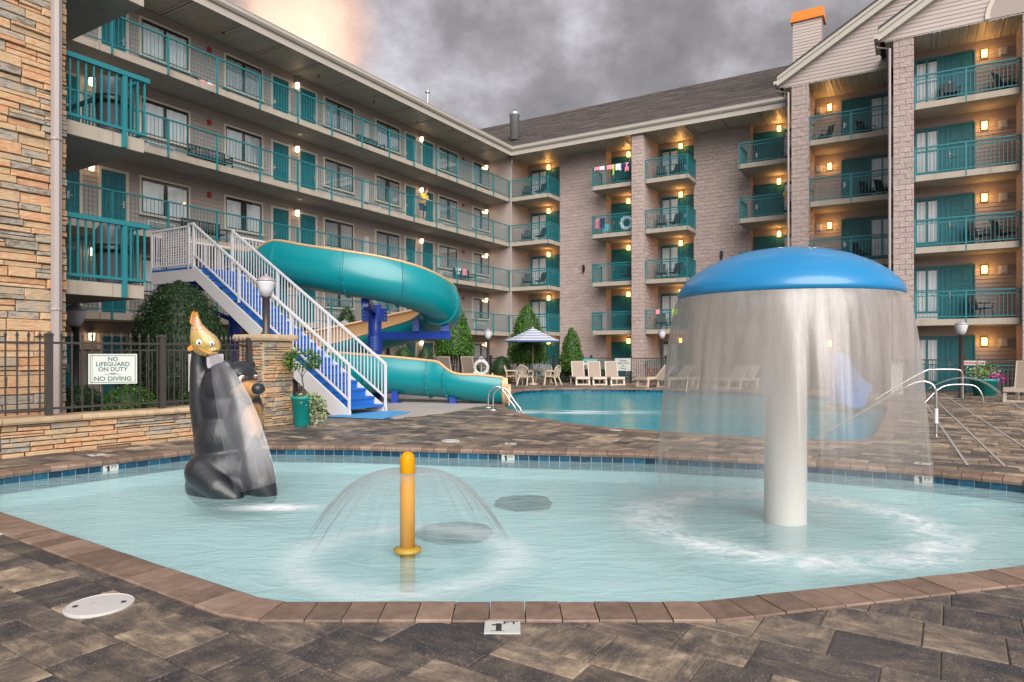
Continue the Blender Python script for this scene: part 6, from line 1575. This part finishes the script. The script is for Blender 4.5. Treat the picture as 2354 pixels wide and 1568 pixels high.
# ------------------------------------------------------------------ umbrella, table, chairs
UX, UY, _ = wp(1225, 811, 31.6)
um = thing('patio_umbrella', 'blue and white striped patio umbrella over a round table by the pool', 'umbrella', (UX, UY, 0))
O('pole', MB().tube([(0, 0, 0.0), (0, 0, 2.66)], 0.022, 10), table_m, um, True)
def canopy_band(i, n, R_, zt, zb, m, k=8):
    mb = MB(); r0, r1 = R_*i/n, R_*(i+1)/n; z0 = zt-(zt-zb)*(i/n)**0.92; z1 = zt-(zt-zb)*((i+1)/n)**0.92
    for q in range(k):
        a, b = 2*PI*q/k+0.2, 2*PI*(q+1)/k+0.2; A = [Vector((math.cos(a), math.sin(a), 0)), Vector((math.cos((a+b)/2)*0.955, math.sin((a+b)/2)*0.955, 0)), Vector((math.cos(b), math.sin(b), 0))]
        for s in (0, 1):
            u, v = A[s], A[s+1]; sg = 0.03
            mb.add([tuple(u*r0+Vector((0, 0, z0))), tuple(v*r0+Vector((0, 0, z0))), tuple(v*r1+Vector((0, 0, z1))), tuple(u*r1+Vector((0, 0, z1)))], [(0, 3, 2, 1)])
    return O('canopy_stripe', mb, m, um)
for i in range(15): canopy_band(i, 15, 1.33, 2.70, 2.08, stripe_w if i % 2 == 0 else stripe_b)
vb = MB()
for q in range(8):
    a, b = 2*PI*q/8+0.2, 2*PI*(q+1)/8+0.2; mdl = (a+b)/2
    P3 = [(1.33*math.cos(a), 1.33*math.sin(a)), (1.27*math.cos(mdl), 1.27*math.sin(mdl)), (1.33*math.cos(b), 1.33*math.sin(b))]
    for s in (0, 1): vb.add([(*P3[s], 2.08), (*P3[s+1], 2.08), (*P3[s+1], 2.00), (*P3[s], 2.00)], [(0, 3, 2, 1)])
O('valance', vb, stripe_b, um)
rb_ = MB()
for q in range(8): a = 2*PI*q/8+0.2; rb_.tube([(0, 0, 2.60), (1.30*math.cos(a), 1.30*math.sin(a), 2.06)], 0.009, 4)
O('ribs', rb_, umb_under, um); O('finial', MB().ball((0, 0, 2.74), 0.03), table_m, um, True)
tb = thing('patio_table', 'small round brown patio table under the striped umbrella', 'table', (UX, UY, 0))
O('tabletop', MB().lathe([(0.03, 0.70), (0.50, 0.70), (0.52, 0.715), (0.50, 0.73), (0.03, 0.73)], 28), table_m, tb, False)
for q in range(4): a = q*PI/2+0.5; O('leg', MB().tube([(0.38*math.cos(a), 0.38*math.sin(a), 0), (0.10*math.cos(a), 0.10*math.sin(a), 0.45), (0.34*math.cos(a), 0.34*math.sin(a), 0.70)], 0.018, 6), table_m, tb)
O('umbrella_stand', MB().lathe([(0.26, 0.0), (0.25, 0.06), (0.06, 0.10), (0.045, 0.30)], 20), resin_m, tb)
def resin_chair():
    t = thing('resin_chair', 'x', 'chair', (0, 0, 0), 0, 'beige resin chairs round the table')   # seat opens towards -y
    O('seat', MB().add([(-0.24, -0.24, 0.44), (0.24, -0.24, 0.44), (0.21, 0.20, 0.41), (-0.21, 0.20, 0.41), (-0.24, -0.24, 0.40), (0.24, -0.24, 0.40), (0.21, 0.20, 0.37), (-0.21, 0.20, 0.37)], [(0, 1, 2, 3), (7, 6, 5, 4), (4, 5, 1, 0), (5, 6, 2, 1), (6, 7, 3, 2), (7, 4, 0, 3)]), resin_m, t)
    arch = [(-0.22+0.0, 0.20, 0.41), (-0.29, 0.25, 0.66), (-0.25, 0.29, 0.80), (-0.14, 0.31, 0.88), (0, 0.32, 0.91), (0.14, 0.31, 0.88), (0.25, 0.29, 0.80), (0.29, 0.25, 0.66), (0.22, 0.20, 0.41)]
    bk = MB().tube(catmull([list(p) for p in arch], 4), 0.026, 6)
    O('backrest_frame', bk, resin_m, t, True)
    for i in range(7):
        u = (i-3)/3; O('back_slat', MB().bar((u*0.15, 0.215, 0.46), (u*0.21, 0.295, 0.86-0.07*u*u), 0.030, 0.012, up=(0, 1, 0)), resin_m, t)
    O('back_panel', MB().box(-0.20, 0.20, 0.195, 0.215, 0.41, 0.48), resin_m, t)
    for s in (-1, 1):
        O('armrest', MB().tube(catmull([[s*0.27, 0.25, 0.66], [s*0.31, 0.05, 0.655], [s*0.32, -0.18, 0.65], [s*0.30, -0.26, 0.60]], 4), [0.03]*13, 6), resin_m, t, True)
        O('leg', MB().tube([(s*0.30, -0.26, 0.60), (s*0.25, -0.24, 0.42), (s*0.29, -0.30, 0.0)], [0.028, 0.035, 0.026], 6), resin_m, t)
        O('leg', MB().tube([(s*0.21, 0.18, 0.42), (s*0.26, 0.34, 0.0)], [0.035, 0.026], 6), resin_m, t)
    return t
rc = resin_chair()
for i, (dx, dy, rz, lb) in enumerate(((-1.02, 0.10, 1.75, 'beige resin armchair left of the umbrella table, seen from its side'), (-0.38, -0.72, 0.35+PI, 'beige resin armchair in front of the table, fan back to the camera'),
                                      (0.90, -0.55, -2.2, 'beige resin armchair right of the table, turned towards it'), (0.55, 0.75, -0.5, 'beige resin armchair behind the umbrella table'))):
    c = rc if i == 0 else dup(rc); c.location = (UX+dx, UY+dy, 0)
    c.rotation_euler = (0, 0, math.atan2(-dy, -dx)+PI/2); c['label'] = lb

# ------------------------------------------------------------------ loungers
def lounger(back=62):
    t = thing('sun_lounger', 'x', 'sun lounger', (0, 0, 0), 0, 'tan sling sun loungers by the pool')   # foot end towards -y
    for s in (-1, 1): O('side_rail', MB().bar((s*0.30, -0.95, 0.34), (s*0.30, 0.95, 0.34), 0.05, 0.07), resin_m, t)
    O('end_rail', MB().box(-0.33, 0.33, -0.99, -0.93, 0.28, 0.40), resin_m, t)
    for s in (-1, 1):
        O('leg', MB().add([(s*0.30-0.04, -0.99, 0.0), (s*0.30+0.04, -0.99, 0.0), (s*0.30+0.035, -0.92, 0.30), (s*0.30-0.035, -0.92, 0.30), (s*0.30-0.04, -0.90, 0.0), (s*0.30+0.04, -0.90, 0.0), (s*0.30+0.035, -0.84, 0.30), (s*0.30-0.035, -0.84, 0.30)], [(0, 1, 2, 3), (7, 6, 5, 4), (0, 4, 5, 1), (1, 5, 6, 2), (2, 6, 7, 3), (3, 7, 4, 0)]), resin_m, t)
        O('leg', MB().box(s*0.30-0.04, s*0.30+0.04, 0.55, 0.66, 0.0, 0.31), resin_m, t)
    O('stretcher', MB().box(-0.27, 0.27, -0.97, -0.93, 0.0, 0.06), resin_m, t)
    O('sling', MB().box(-0.27, 0.27, -0.92, 0.25, 0.345, 0.355), sling_m, t)
    a = math.radians(back); L = 0.78; y1, z1 = 0.25+L*math.cos(a), 0.36+L*math.sin(a)
    b = empty_part('backrest', t)
    O('sling', MB().bar((0, 0.25, 0.36), (0, y1, z1), 0.54, 0.012, up=(1, 0, 0) if False else (0, -1, 0.3)), sling_m, b)
    for s in (-1, 1): O('frame', MB().bar((s*0.29, 0.25, 0.36), (s*0.29, y1, z1), 0.035, 0.035), resin_m, b)
    O('frame', MB().bar((-0.29, y1, z1), (0.29, y1, z1), 0.035, 0.035), resin_m, b)
    return t
lo = lounger(72); lo2 = lounger(38)
front = [(1336, 31.2, 'tan lounger at the far pool edge, leftmost of the three facing the camera'), (1375, 31.1, 'tan lounger in the middle of the three facing the camera'), (1416, 31.0, 'tan lounger rightmost of the three facing the camera, before the caution board')]
for i, (px, Y, lb) in enumerate(front):
    c = lo if i == 0 else dup(lo); c.location = ((px-1177)/F*Y, Y+0.9, 0); c.rotation_euler = (0, 0, 0.08); c['label'] = lb; c.scale = (1.0, 1, 0.98)
side = [(1514, 29.6, -0.95, 'tan lounger seen from the side just left of the falling water'), (1562, 29.2, -0.95, 'tan lounger at the left edge of the falling water, partly veiled'), (1716, 28.2, -0.8, 'tan lounger seen faintly through the waterfall, beside the white stem'), (1690, 28.4, -0.8, 'tan lounger farther left of two seen through the waterfall'), (2372, 20.6, -0.85, 'large tan lounger at the right edge of the frame by the flower pot')]
for i, (px, Y, rz, lb) in enumerate(side):
    c = lo2 if i == 0 else dup(lo2 if i < 4 else lo); c.location = ((px-1177)/F*Y, Y+0.3, 0); c.rotation_euler = (0, 0, rz); c['label'] = lb; c.scale = (1, 1, 1.12)
lx = [(1087, 29.2, 2.6, 'tan lounger behind the lower slide beside the life ring'), (1035, 28.6, 2.6, 'tan lounger behind the lower slide, mostly hidden, farther left')]
for px, Y, rz, lb in lx:
    c = dup(lo); c.location = ((px-1177)/F*Y, Y, 0); c.rotation_euler = (0, 0, rz); c['label'] = lb; c.scale = (1, 1, 1.2)
# life ring on a stand
x, y, _ = wp(1106, 811, 28.0); lr = thing('life_ring', 'white life ring hanging on a stand behind the lower slide', 'life ring', (x, y, 0))
O('ring', MB().tube([(0.27*math.cos(a), 0, 0.88-0.27*0+0.27*math.sin(a)) for a in [k*PI/16 for k in range(33)]], 0.075, 10, caps=False), plastic_w, lr, True)
O('stand', MB().tube([(0, 0.08, 0), (0, 0.08, 1.35)], 0.03, 8), galv, lr); O('rope', MB().tube([(-0.18, 0, 1.08), (-0.05, 0, 1.28), (0.0, 0.03, 1.36), (0.08, 0, 1.27), (0.20, 0, 1.10)], 0.012, 5), white_m, lr)
x, y, _ = wp(1135, 811, 28.2); st_ = thing('side_table', 'small white side table by the life ring with a bottle on it', 'side table', (x, y, 0))
O('tabletop', MB().box(-0.38, 0.38, -0.22, 0.22, 0.40, 0.44), plastic_w, st_)
for sx_, sy_ in ((-1, -1), (1, -1), (1, 1), (-1, 1)): O('leg', MB().box(sx_*0.33-0.02, sx_*0.33+0.02, sy_*0.17-0.02, sy_*0.17+0.02, 0, 0.40), plastic_w, st_)
tag(O('bottle', MB().lathe([(0.035, 0), (0.038, 0.02), (0.038, 0.13), (0.015, 0.17), (0.015, 0.20)], 12), white_m, loc=(x-0.05, y, 0.44)), 'white lotion bottle standing on the small side table', 'bottle')

# ------------------------------------------------------------------ potted plants
x, y = gp(695, 980); pp = thing('potted_tree', 'small leafy tree with trailing ivy in a tall teal pot by the stairs', 'potted plant', (x, y, 0))
pot_m = mat('pot_teal', (0.0, 0.20, 0.185), 0.4, 0.1)
O('pot', MB().lathe([(0.14, 0.0), (0.15, 0.01), (0.225, 0.56), (0.235, 0.565), (0.235, 0.61), (0.215, 0.61), (0.205, 0.56), (0.0, 0.555)], 28), pot_m, pp, True)
O('trunk', MB().tube([(0, 0, 0.55), (0.02, 0.01, 0.80), (-0.01, 0, 1.02), (0.0, 0, 1.25)], [0.016, 0.014, 0.013, 0.008], 7).tube([(0, 0, 1.0), (0.1, 0.02, 1.2)], 0.007, 5).tube([(-0.01, 0, 1.0), (-0.12, -0.02, 1.22)], 0.007, 5), bark_m, pp)
cr_ = bpy.data.objects.new('crown', None); COL.objects.link(cr_); cr_.parent = pp
lf = MB(); r_ = random.Random(4)
for i in range(1150):
    th = r_.uniform(0, 2*PI); ph = math.acos(r_.uniform(-0.75, 1)); rr = r_.uniform(0.55, 1.0)
    p = Vector((0.36*rr*math.sin(ph)*math.cos(th), 0.34*rr*math.sin(ph)*math.sin(th), 1.34+0.29*rr*math.cos(ph)))
    nrm = Vector((r_.gauss(0, .5), r_.gauss(0, .5)-0.4, 0.8)).normalized(); u = Vector((math.cos(th), math.sin(th), r_.uniform(-0.9, 0.1))).normalized(); v = nrm.cross(u).normalized(); L = r_.uniform(0.05, 0.085); wl = L*0.42
    lf.add([tuple(p), tuple(p+u*L*0.5+v*wl*0.5), tuple(p+u*L), tuple(p+u*L*0.5-v*wl*0.5)], [(0, 1, 2, 3)], min(1, max(0, r_.gauss(0.42, 0.25))))
O('leaves', lf, leaf_mid, cr_, kind='stuff')
vn = MB(); stems = MB()
for i in range(26):
    a = r_.uniform(-0.9, 1.2) if i < 20 else r_.uniform(1, 5); L = r_.uniform(0.25, 0.95) if i < 20 else r_.uniform(0.05, 0.25)
    p = Vector((0.20*math.cos(a), 0.20*math.sin(a), 0.62)); path = [p.copy()]; outd = Vector((math.cos(a), math.sin(a), 0)); n_ = int(L/0.045); sp_r = r_.uniform(0.02, 0.30) if i < 20 else 0.02
    for q in range(n_):
        t_ = q/max(1, n_); p = Vector((outd.x*(0.20+sp_r*math.sin(min(1, t_*1.6)*PI/2)), outd.y*(0.20+sp_r*math.sin(min(1, t_*1.6)*PI/2)), 0.62+0.05*math.sin(t_*PI)-L*max(0, t_-0.12)))+Vector((r_.gauss(0, .012), r_.gauss(0, .012), 0)); path.append(p)
        for _ in range(2):
            nrm = Vector((r_.gauss(0, .5), -1+r_.gauss(0, .4), r_.gauss(0, .5))).normalized(); u = nrm.cross(Vector((r_.gauss(0, 1), r_.gauss(0, 1), r_.gauss(0, 1)))).normalized(); v = nrm.cross(u); l = r_.uniform(0.018, 0.032); pq = p+Vector((r_.gauss(0, .02), r_.gauss(0, .02), r_.gauss(0, .02)))
            vn.add([tuple(pq-u*l), tuple(pq+v*l*0.6), tuple(pq+u*l), tuple(pq-v*l*0.6)], [(0, 1, 2, 3)], r_.random())
    if len(path) > 2: stems.tube(path, 0.004, 4)
O('trailing_ivy', vn, leaf_pale, pp, kind='stuff'); O('stems', stems, bark_m, pp)
x, y = wp(2263, 811, 23.4)[:2]; fp = thing('flower_pot', 'teal pot of magenta petunias and pale leaves beside the right lounger', 'potted plant', (x, y, 0))
O('pot', MB().lathe([(0.30, 0.0), (0.42, 0.50), (0.45, 0.51), (0.45, 0.60), (0.41, 0.60), (0.38, 0.55), (0.0, 0.54)], 24), pot_m, fp, True)
for nm, m, n, cx_, cz_, sx_, sz_ in (('petals', flower_p, 420, 0.22, 0.62, 0.30, 0.22), ('pale_leaves', leaf_pale, 420, -0.15, 0.80, 0.42, 0.20), ('leaves', leaf_mid, 260, 0.0, 0.90, 0.35, 0.28)):
    g_ = MB()
    for i in range(n):
        p = Vector((cx_+r_.gauss(0, sx_*0.5), r_.gauss(-0.05, 0.2), cz_+r_.gauss(0, sz_*0.5))); u = Vector((r_.gauss(0, 1), r_.gauss(0, 1), r_.gauss(0, 1))).normalized(); v = u.cross(Vector((r_.gauss(0, 1), 1, r_.gauss(0, 1)))).normalized(); l = r_.uniform(0.025, 0.05)
        g_.add([tuple(p-u*l), tuple(p+v*l*0.7), tuple(p+u*l), tuple(p-v*l*0.7)], [(0, 1, 2, 3)], r_.random())
    O(nm, g_, m, fp, kind='stuff')
# covered pool lift seen through the water
x, y = gp(1948, 934); pl_ = thing('pool_lift', 'pool lift draped in a bright blue cover, seen through the waterfall', 'pool lift', (x, y, 0))
cb = MB()
for z, rx, ry, ox in ((0.0, 0.42, 0.38, 0.05), (0.25, 0.50, 0.42, 0.08), (0.55, 0.58, 0.42, 0.10), (0.72, 0.46, 0.40, 0.0), (1.0, 0.32, 0.34, -0.12), (1.25, 0.26, 0.30, -0.22), (1.45, 0.20, 0.20, -0.26), (1.52, 0.04, 0.04, -0.26)):
    for k in range(20): a = 2*PI*k/20; q = 1+0.08*math.sin(a*5+z*3); cb.v.append((ox+rx*q*math.cos(a), ry*q*math.sin(a), z))
for i in range(7):
    for k in range(20): cb.f.append((i*20+k, i*20+(k+1) % 20, (i+1)*20+(k+1) % 20, (i+1)*20+k)); cb.t.append(0.5)
O('cover', cb, cover_b, pl_, True); O('base', MB().box(-0.4, 0.5, -0.35, 0.35, 0.001, 0.06), fence_m, pl_)
x, y = gp(2055, 905); bn = thing('waste_bin', 'pale upright box beside the fence, seen through the waterfall edge', 'bin', (x, y, 0)); O('body', MB().box(-0.22, 0.22, -0.2, 0.2, 0, 1.1), plastic_w, bn); O('lid', MB().box(-0.24, 0.24, -0.22, 0.22, 1.101, 1.16), lamp_cap, bn)

# ------------------------------------------------------------------ chairs and benches on the balconies and walkways
def sling_chair():
    t = thing('balcony_chair', 'x', 'chair', (0, 0, 0), 0, 'dark sling chairs on the balconies')   # faces -y
    O('seat', MB().bar((0, -0.25, 0.43), (0, 0.22, 0.38), 0.50, 0.02, up=(0, 0, 1)), furn_m, t)
    O('backrest', MB().bar((0, 0.22, 0.38), (0, 0.42, 0.98), 0.50, 0.02, up=(0, -1, 0.2)), furn_m, t)
    for s in (-1, 1):
        O('armrest', MB().tube([(s*0.28, 0.30, 0.62), (s*0.29, -0.10, 0.64), (s*0.28, -0.28, 0.58)], 0.016, 6), furn_m, t)
        O('leg', MB().tube([(s*0.28, -0.28, 0.58), (s*0.26, -0.22, 0.40), (s*0.28, -0.30, 0.0)], 0.014, 6), furn_m, t); O('leg', MB().tube([(s*0.26, 0.15, 0.40), (s*0.28, 0.32, 0.0)], 0.014, 6), furn_m, t)
    return t
bc = sling_chair(); first = True
CH = []
for ci, f in ((0, 4), (0, 3), (0, 2), (2, 4), (2, 3), (2, 2), (2, 1), (1, 4), (1, 2), (1, 1), (3, 4), (3, 3)):
    c = COLS[ci]; W_ = c['r'][1]-c['r'][0]
    for k in ((0.28, 0.6) if ci in (0, 2) else (0.66,) if ci == 1 else (0.75,)):
        CH.append((ci, f, c['r'][0]+W_*k, 0.9, 0.35 if k < 0.5 else -0.35))
for f, us in ((4, (0.14, 0.66)), (3, (0.70, 0.88)), (2, (0.6,))):
    for k in us: CH.append((4, f, 17.38+3.37*k, -1.5, -0.9 if k < 0.3 else 0.9))
for f, us in ((4, (0.36, 0.90)), (2, (0.66, 0.88)), (1, (0.66,))):
    for k in us: CH.append((5, f, 21.43+3.29*k, -4.6, 1.0 if k > 0.5 else 0.2))
FLN = ['ground floor', 'second floor', 'third floor', 'fourth floor', 'top floor']; seen = {}
for ci, f, u, n_, rz in CH:
    c = bc if first else dup(bc); first = False
    p = RW(u, n_, f*FH); c.location = p; c.rotation_euler = (0, 0, AR+rz)
    k = (ci, f); tot = sum(1 for q in CH if (q[0], q[1]) == k); i = seen.get(k, 0); seen[k] = i+1
    c['label'] = 'dark %ssling chair on the %s, %s' % (('' if tot == 1 else ('left ' if i == 0 else 'right ')), FLN[f], CN[ci])
def bench(label, s, f, n_=0.95, Lb=1.5, m=furn_m):
    t = thing('bench', label, 'bench', LW(-s, n_, f*FH), AL, 'dark slatted benches on the walkways')
    for q in range(4): O('seat_slat', MB().box(-Lb/2, Lb/2, -0.22+q*0.11, -0.13+q*0.11, 0.42, 0.445), m, t)
    k = int(Lb/0.075)
    bk = MB().bar((-Lb/2, 0.26, 0.86), (Lb/2, 0.26, 0.86), 0.04, 0.05).bar((-Lb/2, 0.22, 0.50), (Lb/2, 0.22, 0.50), 0.04, 0.04)
    O('backrest', bk, m, t)
    for q in range(k+1): x_ = -Lb/2+Lb*q/k; O('back_slat', MB().box(x_-0.013, x_+0.013, 0.225, 0.25, 0.50, 0.86), m, t)
    for s_ in (-1, 1):
        O('leg', MB().box(s_*Lb/2-0.02, s_*Lb/2+0.02, -0.24, -0.20, 0, 0.62), m, t); O('leg', MB().box(s_*Lb/2-0.02, s_*Lb/2+0.02, 0.22, 0.26, 0, 0.88), m, t); O('armrest', MB().box(s_*Lb/2-0.025, s_*Lb/2+0.025, -0.25, 0.24, 0.621, 0.655), m, t)
    return t
bench('dark slatted bench on the fourth floor walkway left of the doors', sL(487, 0.9), 3); bench('dark slatted bench on the third floor walkway above the slide stairs', sL(474, 0.9), 2)
bench('dark slatted bench on the fourth floor walkway beside the lone utility box', sL(855, 0.9), 4, Lb=1.4)
bb = bench('dark bench draped with pink and white towels on the third floor walkway', sL(1070, 0.9), 2, Lb=1.5)
def cloth(label, M, pts, m, w_=0.3, drop=0.35, seed=1, name='towel'):
    """piece of laundry hung over a rail: folds on both sides"""
    r_ = random.Random(seed); mb = MB(); k = 8; p = M @ Vector(pts)
    for q in range(k+1):
        x = -w_/2+w_*q/k; wv = 0.018*math.sin(q*1.7+seed)
        for y, z in ((-0.055+wv, -drop*r_.uniform(0.85, 1.1)), (-0.045+wv*0.5, -drop*0.4), (-0.035, 0.02), (0.0, 0.045), (0.035, 0.02), (0.045+wv*0.5, -drop*0.5)): mb.v.append((x, y, z))
    for q in range(k):
        for j in range(5): mb.f.append((q*6+j, (q+1)*6+j, (q+1)*6+j+1, q*6+j+1)); mb.t.append(0.5)
    o = O(name, mb, m, None, True, loc=p, rot=(0, 0, math.atan2(M[1][0], M[0][0]))); return tag(o, label, 'laundry', 'laundry drying on the balcony rails')
zt_ = 4*FH+1.05
for i, (u, m, w_, dr, lb) in enumerate(((5.95, towel_p, 0.35, 0.16, 'coral swimsuit hung over the top floor rail, leftmost piece of laundry'), (6.25, towel_w, 0.30, 0.18, 'white top hung on the top floor rail beside the coral swimsuit'), (6.75, towel_p, 0.45, 0.22, 'coral towel bunched in the middle of the top floor rail laundry'),
        (6.95, towel_g, 0.10, 0.60, 'lime green strap hanging down from the top floor balcony rail'), (7.25, towel_w, 0.35, 0.35, 'pale lilac shirt on the top floor rail right of the coral towel'), (7.65, towel_n, 0.50, 0.20, 'navy shorts over the top floor rail near the block pier'), (7.75, towel_p, 0.22, 0.45, 'pink strap top hanging below the navy shorts'))):
    cloth(lb, MR, (u, -0.04-0.004*i, zt_), m, w_, dr, i)
z3 = 3*FH
cloth('red and pink striped towel on the side rail of the fourth floor balcony', MR, (5.85, 0.30, z3+0.95), towel_p, 0.35, 0.55, 21); cloth('navy towel hung inside the fourth floor balcony left of the swim ring', MR, (6.15, 0.20, z3+0.92), towel_n, 0.30, 0.60, 22); cloth('aqua bundle low on the fourth floor balcony left of the swim ring', MR, (6.35, 0.35, z3+0.55), towel_t, 0.35, 0.35, 23)
p = RW(7.65, 0.12, z3+0.50); t = tag(O('swim_ring', MB().tube([(0.32*math.cos(a), 0, 0.32*math.sin(a)) for a in [k*PI/14 for k in range(29)]], 0.13, 12, caps=False), mat('ring_vinyl', (0.30, 0.42, 0.48), 0.2, 0.05), loc=p, rot=(0, 0, AR), smooth=True), 'clear blue swim ring standing on the fourth floor balcony beside the pier', 'swim ring')
cloth('pink swimsuit on the fourth floor rail left of the chimney', MR, (16.1, -0.39, 3*FH+1.05), towel_p, 0.20, 0.40, 31); cloth('lime green cloth on the fourth floor rail left of the chimney', MR, (16.0, -0.40, 3*FH+1.05), towel_g, 0.12, 0.16, 32)
cloth('small pink cloth over the second floor rail, left of the lime one', MR, (9.5, -0.04, FH+1.05), towel_p, 0.22, 0.20, 33); cloth('lime green towel over the second floor rail beside the blue mushroom', MR, (10.45, -0.04, FH+1.05), towel_g, 0.30, 0.26, 34)
Mb = Matrix.Translation(LW(-sL(1070, 0.9), 0.95+0.24, 2*FH)) @ Matrix.Rotation(AL, 4, 'Z')
cloth('white and aqua towel draped over the back of the walkway bench', Mb, (-0.35, 0.0, 0.88), towel_w, 0.5, 0.35, 35); cloth('pink towel draped over the back of the walkway bench', Mb, (0.25, 0.0, 0.88), towel_p, 0.5, 0.35, 36)
for i, (dx, m, lb) in enumerate(((-0.55, furn_m, 'black shoes on the top walkway floor, leftmost of a row of things'), (-0.2, towel_p, 'pink bag on the top walkway floor in a row of things'), (0.05, towel_w, 'white bag on the top walkway floor in a row of things'), (0.25, flower_o, 'orange and yellow bag on the top walkway floor'), (0.7, furn_m, 'black bag on the top walkway floor, rightmost of a row'))):
    p = LW(-sL(480, 0.3)+dx, 0.3, 4*FH+0.001); tag(O('bag', MB().ball((0, 0, 0.13), (0.15, 0.10, 0.13), 10, 7).box(-0.05, 0.05, -0.015, 0.015, 0.24, 0.30), m, loc=p, rot=(0, 0, AL)), lb, 'bag', 'bags and shoes on the top walkway')

# ------------------------------------------------------------------ person leaning on the walkway rail
P0 = LW(-7.95, 0.33, 3*FH); ps = thing('person', 'person in a yellow shirt and dark shorts leaning on the fourth floor railing', 'person', P0, AL)
def skinned(name, verts, edges, radii, m, parent, root=0, sub=2):
    me = bpy.data.meshes.new(name); me.from_pydata(verts, edges, []); o = bpy.data.objects.new(name, me); COL.objects.link(o)
    sk = o.modifiers.new('skin', 'SKIN'); sk.use_smooth_shade = True
    for i, r in enumerate(radii): me.skin_vertices[0].data[i].radius = (r, r)
    me.skin_vertices[0].data[root].use_root = True
    ss = o.modifiers.new('sub', 'SUBSURF'); ss.levels = sub; ss.render_levels = sub
    dg = bpy.context.evaluated_depsgraph_get(); mm = bpy.data.meshes.new_from_object(o.evaluated_get(dg)); bpy.data.objects.remove(o)
    mm.materials.clear(); mm.materials.append(m); return O(name, mm, None, parent)
V = [(0, 0, 0.92), (0, 0.02, 1.12), (0.0, -0.03, 1.30), (0.02, -0.12, 1.45), (0.03, -0.20, 1.56), (0.03, -0.24, 1.66),
     (-0.10, 0.0, 0.88), (-0.11, 0.02, 0.48), (-0.12, 0.10, 0.08), (-0.12, -0.06, 0.04), (0.10, 0.0, 0.88), (0.12, -0.02, 0.48), (0.12, 0.06, 0.08), (0.12, -0.10, 0.04),
     (-0.19, -0.07, 1.38), (-0.24, -0.15, 1.14), (-0.12, -0.36, 1.10), (-0.06, -0.42, 1.10), (0.20, -0.07, 1.38), (0.26, -0.14, 1.14), (0.14, -0.36, 1.10), (0.08, -0.42, 1.10)]
E = [(0, 1), (1, 2), (2, 3), (3, 4), (4, 5), (0, 6), (6, 7), (7, 8), (8, 9), (0, 10), (10, 11), (11, 12), (12, 13), (2, 14), (14, 15), (15, 16), (16, 17), (2, 18), (18, 19), (19, 20), (20, 21)]
Rr = [0.145, 0.135, 0.15, 0.055, 0.095, 0.09, 0.09, 0.06, 0.042, 0.035, 0.09, 0.06, 0.042, 0.035, 0.062, 0.045, 0.032, 0.034, 0.062, 0.045, 0.032, 0.034]
skinned('body', V, E, Rr, skin_m, ps)
def shell(name, idx, edges, grow, m): return skinned(name, [V[i] for i in idx], edges, [Rr[i]+grow for i in idx], m, ps)
skinned('shirt', [V[0], V[1], V[2], V[14], (-0.215, -0.11, 1.26), V[18], (0.23, -0.105, 1.26), (0.01, -0.09, 1.41)], [(0, 1), (1, 2), (2, 3), (3, 4), (2, 5), (5, 6), (2, 7)], [0.165, 0.16, 0.175, 0.085, 0.075, 0.085, 0.075, 0.075], yshirt, ps)
skinned('shorts', [(0, 0, 0.95), (-0.10, 0.0, 0.84), (-0.11, 0.01, 0.56), (0.10, 0, 0.84), (0.115, -0.01, 0.56)], [(0, 1), (1, 2), (0, 3), (3, 4)], [0.16, 0.12, 0.105, 0.12, 0.105], navy, ps)
O('hair', MB().ball((0.03, -0.215, 1.665), (0.10, 0.115, 0.09), 14, 10), hair_m, ps, True)
for s in (-1, 1): O('shoe', MB().ball((s*0.12, -0.02, 0.045), (0.05, 0.13, 0.045), 12, 8), black_m, ps, True)
